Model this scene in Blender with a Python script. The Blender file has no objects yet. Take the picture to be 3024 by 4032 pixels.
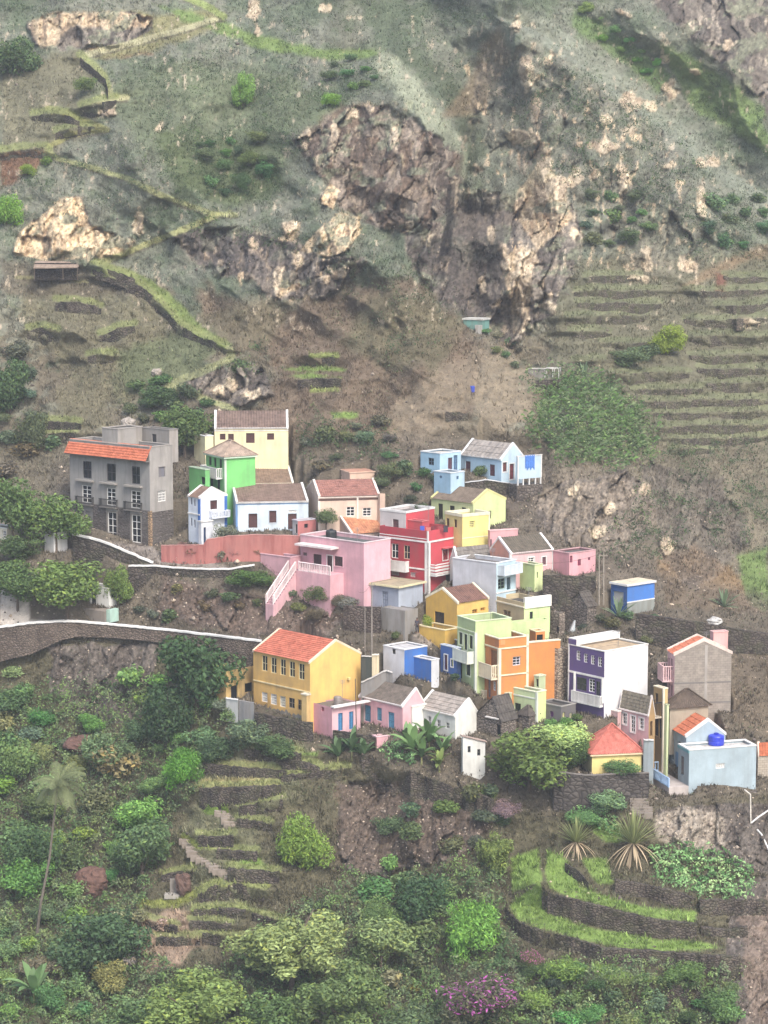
import bpy, math, random
import numpy as np
from mathutils import Vector, Matrix
random.seed(7); rng = np.random.default_rng(7)
sc = bpy.context.scene
COL = sc.collection
R = math.radians

# ------------------------------------------------------------------ camera model
FPX, PITCH = 9700.0, R(7.75)
CP, SP = math.cos(PITCH), math.sin(PITCH)
def ray(px, py):
    a = (px - 1512.0) / FPX; b = (2016.0 - py) / FPX
    return a, CP + b * SP, -SP + b * CP          # dx, dy, dz
def P(px, py, Y):
    a, d, e = ray(px, py)
    return np.array((a * Y / d, Y, e * Y / d))
def proj(p):
    zc = p[1] * CP - p[2] * SP
    return 1512 + FPX * p[0] / zc, 2016 - FPX * (p[1] * SP + p[2] * CP) / zc
CROP = dict(A=(200, 1550, 800), B=(900, 1700, 800), C=(1500, 1700, 900), D=(1450, 2250, 900), E=(750, 2400, 800),
            F=(2150, 2350, 874), G=(0, 1800, 800), H=(1900, 3000, 1124), I=(1100, 2900, 1000), J=(0, 2800, 1200),
            K=(1950, 900, 1074), L=(0, 800, 1100), M=(0, 0, 1100), N=(1000, 0, 1100), O=(1950, 0, 1074), Q=(1000, 800, 1100),
            Z=(0, 0, 3024), X=(1512, 0, 2634.9), R=(2300, 2200, 724), S=(2450, 2550, 574), T=(1750, 2500, 650), U=(1500, 2250, 650), V=(2700, 2950, 412.5))
def CV(c, x, y):
    ox, oy, w = CROP[c]; s = 1659.0 / w
    return ox + x / s, oy + y / s
def CVS(c, pts):
    return [CV(c, *p[:2]) for p in pts]
def lin(r, g, b, k=1.0):
    f = lambda v: ((v / 255 + .055) / 1.055) ** 2.4 if v > 10 else v / 255 / 12.92
    return (f(r) * k, f(g) * k, f(b) * k)

# ------------------------------------------------------------------ numpy noise
def _h(ix, iy, iz, seed):
    n = (ix.astype(np.int64) * 374761393 + iy.astype(np.int64) * 668265263 + iz.astype(np.int64) * 2147483647 + seed * 974711) & 0xffffffff
    n = ((n ^ (n >> 13)) * 1274126177) & 0xffffffff
    n = ((n ^ (n >> 16)) * 2246822519) & 0xffffffff
    return ((n ^ (n >> 15)) & 0xffffff) / float(0xffffff)
def vnoise(p, seed=0):
    i = np.floor(p); f = p - i; f = f * f * f * (f * (f * 6 - 15) + 10)
    x, y, z = i[..., 0], i[..., 1], i[..., 2]; r = 0
    for dx in (0, 1):
        wx = f[..., 0] if dx else 1 - f[..., 0]
        for dy in (0, 1):
            wy = f[..., 1] if dy else 1 - f[..., 1]
            for dz in (0, 1):
                wz = f[..., 2] if dz else 1 - f[..., 2]
                r = r + wx * wy * wz * _h(x + dx, y + dy, z + dz, seed)
    return r
def fbm(p, oct=4, seed=0, gain=.5, ridge=False):
    a, s, t = 1.0, 0, 0
    for k in range(oct):
        n = vnoise(p * 2.03 ** k + 17.3 * k, seed + k)
        if ridge: n = 1 - abs(2 * n - 1)
        s = s + a * n; t += a; a *= gain
    return s / t                                     # 0..1
def worley(x, z, seed=0):
    """nearest cell: random values h1,h2,h3, offset dx,dz from its seed, and the margin to the next cell"""
    ix, iz = np.floor(x), np.floor(z); b1 = np.full(x.shape, 1e9); b2 = np.full(x.shape, 1e9); H = [np.zeros(x.shape) for _ in range(3)]; DX, DZ = np.zeros(x.shape), np.zeros(x.shape)
    for i in (-1, 0, 1):
        for k in (-1, 0, 1):
            cx, cz = ix + i, iz + k; o = cx * 0; sx = cx + .1 + .8 * _h(cx, cz, o, seed); sz = cz + .1 + .8 * _h(cx, cz, o, seed + 1); dx, dz = x - sx, z - sz; d = dx * dx + dz * dz; m = d < b1
            b2 = np.where(m, b1, np.minimum(b2, d)); b1 = np.where(m, d, b1); DX = np.where(m, dx, DX); DZ = np.where(m, dz, DZ)
            for q in range(3): H[q] = np.where(m, _h(cx, cz, o, seed + 2 + q), H[q])
    return H[0], H[1], H[2], DX, DZ, np.sqrt(b2) - np.sqrt(b1)
def sstep(a, b, x):
    t = np.clip((x - a) / (b - a + 1e-9), 0, 1); return t * t * (3 - 2 * t)
def inpoly(X, Y, poly):
    c = np.zeros(X.shape, bool); n = len(poly)
    for i in range(n):
        x1, y1 = poly[i]; x2, y2 = poly[(i + 1) % n]
        if y1 == y2: continue
        c ^= ((y1 > Y) != (y2 > Y)) & (X < (x2 - x1) * (Y - y1) / (y2 - y1) + x1)
    return c
def dseg(X, Y, pts, closed=False):
    """unsigned distance to a polyline, and side (+ = right of travel on screen)"""
    best = np.full(X.shape, 1e9); side = np.zeros(X.shape); n = len(pts)
    for i in range(n if closed else n - 1):
        x1, y1 = pts[i]; x2, y2 = pts[(i + 1) % n]
        dx, dy = x2 - x1, y2 - y1; L = dx * dx + dy * dy + 1e-9
        t = np.clip(((X - x1) * dx + (Y - y1) * dy) / L, 0, 1)
        d = np.hypot(X - x1 - t * dx, Y - y1 - t * dy)
        m = d < best
        best = np.where(m, d, best); side = np.where(m, np.sign((Y - y1) * dx - (X - x1) * dy), side)
    return best, side

# ------------------------------------------------------------------ object helpers
def tag(o, label=None, cat=None, group=None, kind=None):
    if label: o['label'] = label
    if cat: o['category'] = cat
    if group: o['group'] = group
    if kind: o['kind'] = kind
    return o
def empty(name, loc, rz=0.0):
    o = bpy.data.objects.new(name, None); COL.objects.link(o)
    o.location = loc; o.rotation_euler = (0, 0, rz); o.empty_display_size = .5
    return o
def root_inv(root):
    if root is None: return None
    return (Matrix.Translation(root.location) @ root.rotation_euler.to_matrix().to_4x4()).inverted()
def top_of(o):
    while o.parent: o = o.parent
    return o
class MB:
    """collects faces in world coordinates; build() links ONE mesh object in its thing's own space"""
    def __init__(s): s.v = []; s.f = []
    def add(s, vs, fs):
        k = len(s.v); s.v += [tuple(map(float, v)) for v in vs]; s.f += [tuple(k + i for i in f) for f in fs]; return s
    def quad(s, a, b, c, d): return s.add((a, b, c, d), ((0, 1, 2, 3),))
    def hexa(s, c):
        return s.add(c, ((0, 3, 2, 1), (4, 5, 6, 7), (0, 1, 5, 4), (1, 2, 6, 5), (2, 3, 7, 6), (3, 0, 4, 7)))
    def fbox(s, fr, x0, x1, y0, y1, z0, z1):
        p = lambda x, y, z: fr[0] + fr[1] * x + fr[2] * y + np.array((0, 0, z))
        return s.hexa([p(x0, y0, z0), p(x1, y0, z0), p(x1, y1, z0), p(x0, y1, z0), p(x0, y0, z1), p(x1, y0, z1), p(x1, y1, z1), p(x0, y1, z1)])
    def bar(s, a, b, r, r2=None, n=6):
        a = np.array(a, float); b = np.array(b, float); d = b - a; L = np.linalg.norm(d)
        if L < 1e-6: return s
        d /= L; t = np.array((0, 0, 1.)) if abs(d[2]) < .9 else np.array((1., 0, 0))
        u = np.cross(d, t); u /= np.linalg.norm(u); w = np.cross(d, u); r2 = r if r2 is None else r2
        vs = []
        for c, q in ((a, r), (b, r2)):
            for i in range(n):
                an = 2 * math.pi * i / n; vs.append(c + q * (math.cos(an) * u + math.sin(an) * w))
        fs = [(i, (i + 1) % n, n + (i + 1) % n, n + i) for i in range(n)] + [tuple(range(n))[::-1], tuple(range(n, 2 * n))]
        return s.add(vs, fs)
    def tube(s, pts, rs, n=6):
        for i in range(len(pts) - 1): s.bar(pts[i], pts[i + 1], rs[i], rs[i + 1], n)
        return s
    def lathe(s, c, prof, n=14):
        c = np.array(c, float); vs = []
        for r, z in prof:
            for i in range(n): vs.append(c + np.array((r * math.cos(2 * math.pi * i / n), r * math.sin(2 * math.pi * i / n), z)))
        m = len(prof); fs = [(j * n + i, j * n + (i + 1) % n, (j + 1) * n + (i + 1) % n, (j + 1) * n + i) for j in range(m - 1) for i in range(n)]
        fs += [tuple(range(n))[::-1], tuple(range((m - 1) * n, m * n))]
        return s.add(vs, fs)
    def build(s, name, mat, parent=None, label=None, smooth=False):
        me = bpy.data.meshes.new(name)
        v = s.v
        if parent is not None:
            Mi = np.array(root_inv(top_of(parent)))
            a = np.array(v) if len(v) else np.zeros((0, 3)); v = (a @ Mi[:3, :3].T + Mi[:3, 3]).tolist()
        idx = {}; mp = []; vv = []
        for p in v:
            k = (round(p[0], 3), round(p[1], 3), round(p[2], 3))
            if k not in idx: idx[k] = len(vv); vv.append(p)
            mp.append(idx[k])
        ff = []
        for f in s.f:
            g = [mp[i] for i in f]; g = [x for i, x in enumerate(g) if x != g[i - 1]]
            if len(g) > 2: ff.append(g)
        me.from_pydata(vv, [], ff); me.validate()
        if smooth: me.polygons.foreach_set('use_smooth', [True] * len(me.polygons))
        if mat: me.materials.append(mat)
        o = bpy.data.objects.new(name, me); COL.objects.link(o)
        if parent is not None: o.parent = parent
        if label: o['label'] = label
        return o
def np_mesh(name, V, Fq, mat, col=None, smooth=False, n=4):
    me = bpy.data.meshes.new(name); nv, nf = len(V), len(Fq)
    me.vertices.add(nv); me.vertices.foreach_set('co', np.ascontiguousarray(V, dtype=np.float32).ravel())
    me.loops.add(nf * n); me.loops.foreach_set('vertex_index', np.ascontiguousarray(Fq, dtype=np.int32).ravel())
    me.polygons.add(nf); me.polygons.foreach_set('loop_start', np.arange(0, nf * n, n, dtype=np.int32))
    if smooth: me.polygons.foreach_set('use_smooth', np.ones(nf, bool))
    me.update(calc_edges=True)
    if col is not None:
        at = me.attributes.new('Col', 'FLOAT_COLOR', 'POINT')
        c4 = np.ones((nv, 4), np.float32); c4[:, :3] = col; at.data.foreach_set('color', c4.ravel())
    if mat: me.materials.append(mat)
    return me

# ------------------------------------------------------------------ materials
_mats = {}
def nodes(name):
    m = bpy.data.materials.new(name); m.use_nodes = True; nt = m.node_tree
    return m, nt, nt.nodes['Principled BSDF']
def N(nt, t, **kw):
    n = nt.nodes.new(t)
    for k, v in kw.items():
        if k.startswith('i_'): n.inputs[k[2:].replace('_', ' ')].default_value = v
        else: setattr(n, k, v)
    return n
def mixc(nt, fac, a, b, blend='MIX'):
    n = nt.nodes.new('ShaderNodeMix'); n.data_type = 'RGBA'; n.blend_type = blend
    for i, v in ((0, fac), (6, a), (7, b)):
        if hasattr(v, 'links'): nt.links.new(v, n.inputs[i])
        else: n.inputs[i].default_value = (*v, 1) if i and len(v) == 3 else v
    return n.outputs[2]
def ramp(nt, src, p0, p1, c0=(0, 0, 0, 1), c1=(1, 1, 1, 1)):
    n = nt.nodes.new('ShaderNodeValToRGB'); e = n.color_ramp.elements
    e[0].position, e[0].color, e[1].position, e[1].color = p0, c0, p1, c1
    nt.links.new(src, n.inputs[0]); return n.outputs[0]
def plaster(rgb, stain=.35, stain_rgb=(112, 102, 90), rough=.88, bump=.3, k=.74, grime=.5):
    """painted render: blotchy paint, vertical weather streaks, slight roughness"""
    key = ('pl', rgb, stain, stain_rgb, k)
    if key in _mats: return _mats[key]
    m, nt, b = nodes('painted_plaster'); base = lin(*rgb, k=k); lu = .3 * base[0] + .6 * base[1] + .1 * base[2]; base = tuple(.87 * x + .13 * (lu + .02) for x in base)
    tc = N(nt, 'ShaderNodeTexCoord'); geo = N(nt, 'ShaderNodeNewGeometry')
    mp = N(nt, 'ShaderNodeMapping'); mp.inputs['Scale'].default_value = (1.6, 1.6, .22); nt.links.new(geo.outputs['Position'], mp.inputs[0])
    n1 = N(nt, 'ShaderNodeTexNoise', i_Scale=1.0, i_Detail=6., i_Roughness=.65); nt.links.new(mp.outputs[0], n1.inputs['Vector'])
    n2 = N(nt, 'ShaderNodeTexNoise', i_Scale=.5, i_Detail=5., i_Roughness=.6); nt.links.new(geo.outputs['Position'], n2.inputs['Vector'])
    n3 = N(nt, 'ShaderNodeTexNoise', i_Scale=7., i_Detail=4.); nt.links.new(geo.outputs['Position'], n3.inputs['Vector'])
    c = mixc(nt, ramp(nt, n2.outputs[0], .35, .7), tuple(x * .8 + .02 for x in base), tuple(min(1, x * 1.1) for x in base))
    f = N(nt, 'ShaderNodeMath', operation='MULTIPLY'); f.inputs[1].default_value = min(1, stain * 1.25 + .1)
    nt.links.new(ramp(nt, n1.outputs[0], .46, .8), f.inputs[0])
    c = mixc(nt, f.outputs[0], c, lin(*stain_rgb, k=.9))
    nt.links.new(c, b.inputs['Base Color']); b.inputs['Roughness'].default_value = rough
    b.inputs['Specular IOR Level'].default_value = .25
    bp = N(nt, 'ShaderNodeBump', i_Strength=bump, i_Distance=.03); nt.links.new(n3.outputs[0], bp.inputs['Height']); nt.links.new(bp.outputs[0], b.inputs['Normal'])
    _mats[key] = m; return m
def stone(rgb=(98, 90, 84), rgb2=(64, 58, 55), mortar=(45, 41, 39), scale=2.6, k=.8, moss=0.0, bump=.8):
    key = ('st', rgb, rgb2, mortar, scale, moss)
    if key in _mats: return _mats[key]
    m, nt, b = nodes('rubble_stone'); geo = N(nt, 'ShaderNodeNewGeometry')
    mp = N(nt, 'ShaderNodeMapping'); mp.inputs['Scale'].default_value = (scale, scale, scale * 1.5); nt.links.new(geo.outputs['Position'], mp.inputs[0])
    vo = N(nt, 'ShaderNodeTexVoronoi'); vo.inputs['Scale'].default_value = 1.; nt.links.new(mp.outputs[0], vo.inputs['Vector'])
    ve = N(nt, 'ShaderNodeTexVoronoi', feature='DISTANCE_TO_EDGE'); ve.inputs['Scale'].default_value = 1.; nt.links.new(mp.outputs[0], ve.inputs['Vector'])
    no = N(nt, 'ShaderNodeTexNoise', i_Scale=.6, i_Detail=6.); nt.links.new(geo.outputs['Position'], no.inputs['Vector'])
    sx = N(nt, 'ShaderNodeSeparateColor'); nt.links.new(vo.outputs['Color'], sx.inputs[0])
    c = mixc(nt, sx.outputs[0], lin(*rgb2, k=k), lin(*rgb, k=k))
    c = mixc(nt, ramp(nt, no.outputs[0], .4, .75), c, tuple(x * 1.35 for x in lin(*rgb, k=k)))
    c = mixc(nt, ramp(nt, ve.outputs['Distance'], .02, .12), lin(*mortar, k=k), c)
    if moss:
        n2 = N(nt, 'ShaderNodeTexNoise', i_Scale=.9, i_Detail=5.); nt.links.new(geo.outputs['Position'], n2.inputs['Vector'])
        f = N(nt, 'ShaderNodeMath', operation='MULTIPLY'); f.inputs[1].default_value = moss; nt.links.new(ramp(nt, n2.outputs[0], .45, .65), f.inputs[0])
        c = mixc(nt, f.outputs[0], c, lin(92, 100, 62, k=.8))
    nt.links.new(c, b.inputs['Base Color']); b.inputs['Roughness'].default_value = .95; b.inputs['Specular IOR Level'].default_value = .15
    bp = N(nt, 'ShaderNodeBump', i_Strength=bump, i_Distance=.08); nt.links.new(ramp(nt, ve.outputs['Distance'], 0, .3), bp.inputs['Height']); nt.links.new(bp.outputs[0], b.inputs['Normal'])
    _mats[key] = m; return m
def roofing(rgb, rgb2, k=.66, scale=2.0, patch=.5):
    key = ('rf', rgb, rgb2, scale, patch)
    if key in _mats: return _mats[key]
    rgb, rgb2 = (tuple(int(.77 * v + .23 * (sum(q) / 3 + 14)) for v in q) for q in (rgb, rgb2)); m, nt, b = nodes('weathered_roofing'); tc = N(nt, 'ShaderNodeNewGeometry')
    n1 = N(nt, 'ShaderNodeTexNoise', i_Scale=scale * .5, i_Detail=7., i_Roughness=.7); nt.links.new(tc.outputs['Position'], n1.inputs['Vector'])
    n2 = N(nt, 'ShaderNodeTexVoronoi'); n2.inputs['Scale'].default_value = 3.2; nt.links.new(tc.outputs['Position'], n2.inputs['Vector'])
    sx = N(nt, 'ShaderNodeSeparateColor'); nt.links.new(n2.outputs['Color'], sx.inputs[0])
    c = mixc(nt, ramp(nt, n1.outputs[0], .5 - patch * .3, .5 + patch * .3), lin(*rgb, k=k), lin(*rgb2, k=k))
    c = mixc(nt, .22, c, mixc(nt, sx.outputs[0], (0, 0, 0), lin(*rgb, k=k * 1.5)))
    nt.links.new(c, b.inputs['Base Color']); b.inputs['Roughness'].default_value = .9; b.inputs['Specular IOR Level'].default_value = .2
    _mats[key] = m; return m
def blockwork(rgb, joint):
    if ('bw', rgb) in _mats: return _mats[('bw', rgb)]
    m, nt, b = nodes('concrete_blockwork'); tc = N(nt, 'ShaderNodeTexCoord'); sx = N(nt, 'ShaderNodeSeparateXYZ'); cx = N(nt, 'ShaderNodeCombineXYZ'); nt.links.new(tc.outputs['Object'], sx.inputs[0])
    ad = N(nt, 'ShaderNodeMath', operation='ADD'); nt.links.new(sx.outputs[0], ad.inputs[0]); nt.links.new(sx.outputs[1], ad.inputs[1]); nt.links.new(ad.outputs[0], cx.inputs[0]); nt.links.new(sx.outputs[2], cx.inputs[1])
    br = N(nt, 'ShaderNodeTexBrick'); nt.links.new(cx.outputs[0], br.inputs['Vector']); br.inputs['Scale'].default_value = 1.0; br.inputs['Brick Width'].default_value = .5; br.inputs['Row Height'].default_value = .25; br.inputs['Mortar Size'].default_value = .018
    br.inputs['Color1'].default_value = (*lin(*rgb, k=.78), 1); br.inputs['Color2'].default_value = (*lin(*rgb, k=.6), 1); br.inputs['Mortar'].default_value = (*lin(*joint, k=.8), 1)
    n = N(nt, 'ShaderNodeTexNoise', i_Scale=1.3, i_Detail=7., i_Roughness=.7); nt.links.new(tc.outputs['Object'], n.inputs['Vector'])
    nt.links.new(mixc(nt, ramp(nt, n.outputs[0], .45, .75, (0, 0, 0, 1), (.6, .6, .6, 1)), br.outputs[0], lin(186, 176, 160, k=.8)), b.inputs['Base Color']); b.inputs['Roughness'].default_value = .95
    _mats[('bw', rgb)] = m; return m
def simple(name, rgb, rough=.7, k=.85, var=.25, scale=4., metallic=0.):
    key = ('si', name, rgb, rough)
    if key in _mats: return _mats[key]
    m, nt, b = nodes(name); geo = N(nt, 'ShaderNodeNewGeometry'); base = lin(*rgb, k=k)
    n = N(nt, 'ShaderNodeTexNoise', i_Scale=scale, i_Detail=5.); nt.links.new(geo.outputs['Position'], n.inputs['Vector'])
    nt.links.new(mixc(nt, ramp(nt, n.outputs[0], .3, .7), tuple(x * (1 - var) for x in base), tuple(min(1, x * (1 + var * .5)) for x in base)), b.inputs['Base Color'])
    b.inputs['Roughness'].default_value = rough; b.inputs['Metallic'].default_value = metallic
    _mats[key] = m; return m
def glass_dark():
    if 'gl' in _mats: return _mats['gl']
    m, nt, b = nodes('dark_window_glass'); b.inputs['Base Color'].default_value = (*lin(34, 36, 40), 1)
    b.inputs['Roughness'].default_value = .12; b.inputs['Specular IOR Level'].default_value = .5
    _mats['gl'] = m; return m
def vcol_mat(name, rough=.95, var=.5, scale=1.2, bump=.0, leaf=False):
    m, nt, b = nodes(name); at = N(nt, 'ShaderNodeAttribute', attribute_name='Col'); geo = N(nt, 'ShaderNodeNewGeometry')
    n = N(nt, 'ShaderNodeTexNoise', i_Scale=scale, i_Detail=10., i_Roughness=.78); nt.links.new(geo.outputs['Position'], n.inputs['Vector'])
    v = ramp(nt, n.outputs[0], .25, .75, (1 - var, 1 - var, 1 - var, 1), (1 + var * .8, 1 + var * .8, 1 + var * .8, 1))
    nt.links.new(mixc(nt, 1.0, at.outputs[0], v, 'MULTIPLY'), b.inputs['Base Color'])
    b.inputs['Roughness'].default_value = rough; b.inputs['Specular IOR Level'].default_value = .12
    if bump:
        n2 = N(nt, 'ShaderNodeTexNoise', i_Scale=3.2, i_Detail=8., i_Roughness=.7); nt.links.new(geo.outputs['Position'], n2.inputs['Vector'])
        bp = N(nt, 'ShaderNodeBump', i_Strength=bump, i_Distance=.35); nt.links.new(n2.outputs[0], bp.inputs['Height']); nt.links.new(bp.outputs[0], b.inputs['Normal'])
    return m
# ------------------------------------------------------------------ dry stone terrace walls: (label, crop, [(x, y_top, y_bottom) ...])
WALLS = []
def W(label, crop, pts, group=None, moss=.35, tone=0, tread=1.3, h=1):
    q = []
    for x, a, b in pts:
        X, A = CV(crop, x, a); _, B = CV(crop, x, b); q.append((X, A, B))
    WALLS.append(dict(label=label, pts=q, group=group, moss=moss, tone=tone, tread=tread))
FT = 'curved dry stone terrace walls on the slope below the pale blue house'
W('long curved stone wall under the lowest bright grass terrace, right foreground', 'H', [(135, 850, 930), (200, 925, 1010), (300, 975, 1065), (560, 1035, 1115), (700, 1085, 1170), (1100, 1110, 1195), (1280, 1128, 1240), (1500, 1130, 1270)], FT, tread=1.9)
W('tall curved stone wall between the two bright grass terraces', 'H', [(345, 715, 850), (380, 765, 880), (520, 800, 920), (740, 855, 975), (1000, 920, 1025), (1245, 945, 1030)], FT, tread=1.6)
W('short stone wall behind the smaller palm on the grass terrace', 'H', [(480, 590, 640), (560, 640, 700), (615, 700, 745)], FT)
W('stone wall under the larger palm, draped with creeper', 'H', [(770, 690, 770), (940, 715, 785), (1060, 740, 830), (1245, 795, 850)], FT)
W('stone wall at the right end below the leafy creeper patch', 'H', [(1262, 805, 885), (1450, 800, 890), (1655, 805, 890)], FT)
W('lowest shaded stone wall half hidden by bushes at the bottom right', 'H', [(600, 1270, 1400), (900, 1290, 1420), (1270, 1300, 1440)], FT)
W('small side wall at the right edge of the grass terraces', 'H', [(1270, 960, 1010), (1400, 980, 1020), (1540, 960, 1020)], FT)
CT = 'dark dry stone walls below the white gabled house'
W('long dark stone wall below the banana patch, running down to the bougainvillea', 'I', [(540, 110, 200), (620, 150, 250), (740, 215, 350), (880, 225, 395), (1000, 285, 415), (1150, 335, 460), (1280, 370, 490), (1400, 418, 520)], CT, tread=.9)
W('low curved wall edging the grass patch by the white shed', 'I', [(1165, 285, 320), (1200, 340, 375), (1290, 375, 415), (1390, 412, 450)], CT, tread=.6)
LT = 'stone terrace walls on the slope below the ochre school'
W('upper terrace wall just below the bushes by the school', 'J', [(1330, 205, 260), (1500, 215, 275), (1640, 235, 290)], LT)
W('terrace wall under a dry grass strip right of the round green tree', 'J', [(1100, 285, 345), (1300, 310, 360), (1560, 325, 365)], LT)
W('tallest terrace wall below the second dry grass strip', 'J', [(1085, 420, 520), (1300, 418, 510), (1430, 410, 480), (1530, 405, 450)], LT)
W('right hand terrace wall above the bright green feathery tree', 'E', [(740, 1250, 1300), (880, 1240, 1310), (1060, 1290, 1340)], LT)
W('short wall with a grassy top right of the bright green feathery tree', 'E', [(830, 1240, 1290), (920, 1250, 1300), (1010, 1275, 1315)], LT)
W('long low wall with a green top above the cliff', 'E', [(740, 1365, 1410), (900, 1345, 1390), (1080, 1320, 1370), (1290, 1300, 1350)], LT)
W('small stone wall beside the top of the stone stairs', 'J', [(1080, 680, 735), (1160, 690, 740), (1270, 680, 740)], LT)
W('stone wall under a grassy strip right of the stone stairs', 'J', [(1180, 758, 805), (1280, 765, 810), (1400, 768, 820)], LT)
W('stone wall beneath the bright grass triangle left of the feathery tree', 'J', [(1240, 860, 930), (1350, 868, 935), (1520, 880, 940)], LT)
W('rounded stone wall at the foot of the stone stairs', 'J', [(1075, 1000, 1040), (1170, 955, 1030), (1290, 940, 1025), (1440, 975, 1035)], LT)
W('first thin wall of the small stepped beds below the stairs', 'J', [(1055, 1085, 1115), (1200, 1075, 1110), (1340, 1090, 1120)], LT)
W('second thin wall of the small stepped beds below the stairs', 'J', [(1030, 1145, 1190), (1120, 1150, 1190), (1260, 1165, 1200)], LT)
W('low wall across the dry pinkish patch', 'J', [(770, 1120, 1165), (850, 1150, 1190), (965, 1180, 1215)], LT)
W('short dark wall at the bottom of the dry pinkish patch', 'J', [(850, 1235, 1275), (960, 1240, 1280), (1090, 1235, 1270)], LT)
W('wall under the second grass strip left of the feathery tree', 'J', [(1290, 590, 630), (1400, 600, 640), (1480, 620, 660)], LT)
W('broken wall above the bright feathery tree', 'J', [(1300, 520, 570), (1420, 500, 560), (1540, 480, 530)], LT)
W('narrow wall low in the small stepped beds', 'J', [(1100, 1215, 1250), (1200, 1225, 1262), (1330, 1240, 1275)], LT)
W('wall right of the stepped beds below the large feathery tree', 'J', [(1370, 1100, 1140), (1480, 1130, 1170), (1580, 1160, 1195)], LT)
W('low wall left of the stone stairs', 'J', [(880, 900, 930), (960, 880, 925), (1050, 870, 910)], LT)
MT = 'stone terrace walls on the field left of the zigzag path'
W('wall under the green path bend beside the cave shelter', 'L', [(550, 365, 420), (650, 395, 450), (800, 450, 500)], MT)
W('long dark retaining wall along the left of the broad green path', 'L', [(560, 430, 470), (700, 450, 510), (850, 500, 560), (960, 600, 660), (1060, 720, 780), (1180, 790, 830), (1340, 850, 890)], MT, tread=.8)
W('wide oval stone wall in the field below the cave shelter', 'L', [(330, 590, 640), (420, 585, 650), (530, 600, 660), (600, 625, 650)], MT)
W('small oval stone wall at the left of the field', 'L', [(165, 755, 800), (260, 740, 825), (350, 765, 810)], MT)
W('faint stone wall in the middle of the field', 'L', [(590, 790, 820), (700, 745, 815), (800, 730, 760)], MT)
W('short stone wall low in the field', 'L', [(520, 910, 950), (600, 900, 955), (680, 905, 940)], MT)
W('upper of the two walls left of the concrete house', 'L', [(220, 1300, 1345), (350, 1300, 1345), (480, 1310, 1345)], MT)
W('lower of the two walls left of the concrete house', 'L', [(250, 1375, 1430), (350, 1365, 1425), (450, 1365, 1420)], MT)
W('wall beneath the topmost path left of the rocks', 'M', [(475, 340, 390), (560, 410, 460), (625, 470, 520), (640, 530, 590)], MT)
W('upper curved wall on the brown field at the left edge', 'M', [(190, 690, 715), (300, 675, 720), (390, 680, 730), (470, 720, 750)], MT)
W('middle curved wall on the brown field at the left edge', 'M', [(330, 790, 830), (440, 750, 810), (540, 755, 790)], MT)
W('lowest wall on the brown field at the left edge', 'M', [(0, 905, 945), (150, 885, 930), (270, 880, 935), (300, 905, 940)], MT)
W('wall under the path bend by the pale boulder', 'M', [(480, 640, 690), (580, 605, 700), (690, 595, 620)], MT)
GT = 'small stone walls between the bright grass beds on the brown slope'
W('dark wall above the two bright grass beds on the brown slope', 'Q', [(240, 910, 960), (330, 900, 965), (490, 910, 965)], GT)
W('dark wall under the two bright grass beds on the brown slope', 'Q', [(260, 1050, 1100), (380, 1042, 1100), (520, 1045, 1090)], GT)
W('low wall at the foot of the tan slope beside the gully', 'Q', [(1140, 1245, 1300), (1200, 1238, 1290), (1270, 1250, 1290)], GT)
# terraced hillside on the right
RT = 'rough stone terrace walls on the hillside right of the gorge'
_rows = [(285, 545, 890, 45), (300, 1390, 1659, 40), (372, 480, 1000, 45), (385, 1150, 1659, 40), (452, 500, 1010, 55), (470, 1340, 1659, 45), (528, 430, 920, 50), (560, 1150, 1659, 50),
         (625, 450, 700, 45), (660, 1180, 1659, 60), (690, 640, 940, 40), (775, 1180, 1659, 50), (800, 470, 660, 35), (880, 700, 1180, 60), (860, 1230, 1659, 50), (970, 830, 1260, 45), (948, 1290, 1659, 55),
         (1045, 880, 1659, 45), (1125, 960, 1300, 45), (1120, 1320, 1659, 40), (1200, 1000, 1659, 45), (1280, 1060, 1659, 40), (1345, 1060, 1330, 40)]
_where = ['beside the pale rocks', 'at the far right', 'below the pale rocks', 'under the reddish slip']
for i, (y, x0, x1, h) in enumerate(_rows):
    r = random.Random(i); n = max(3, int((x1 - x0) / 110)); pts = []
    for k in range(n + 1):
        x = x0 + (x1 - x0) * k / n; e = .45 if k in (0, n) else 1
        yy = y + r.uniform(-9, 9) - (x - 1200) * .012; pts.append((x, yy, yy + h * e * r.uniform(.75, 1.15)))
    W('%s, %s of the terraced hillside right of the gorge' % ('mossy stone wall' if h < 50 else 'broad stone wall', ''), 'K', pts, RT, moss=.75, tread=1.1)
    WALLS[-1]['row'] = i

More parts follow.
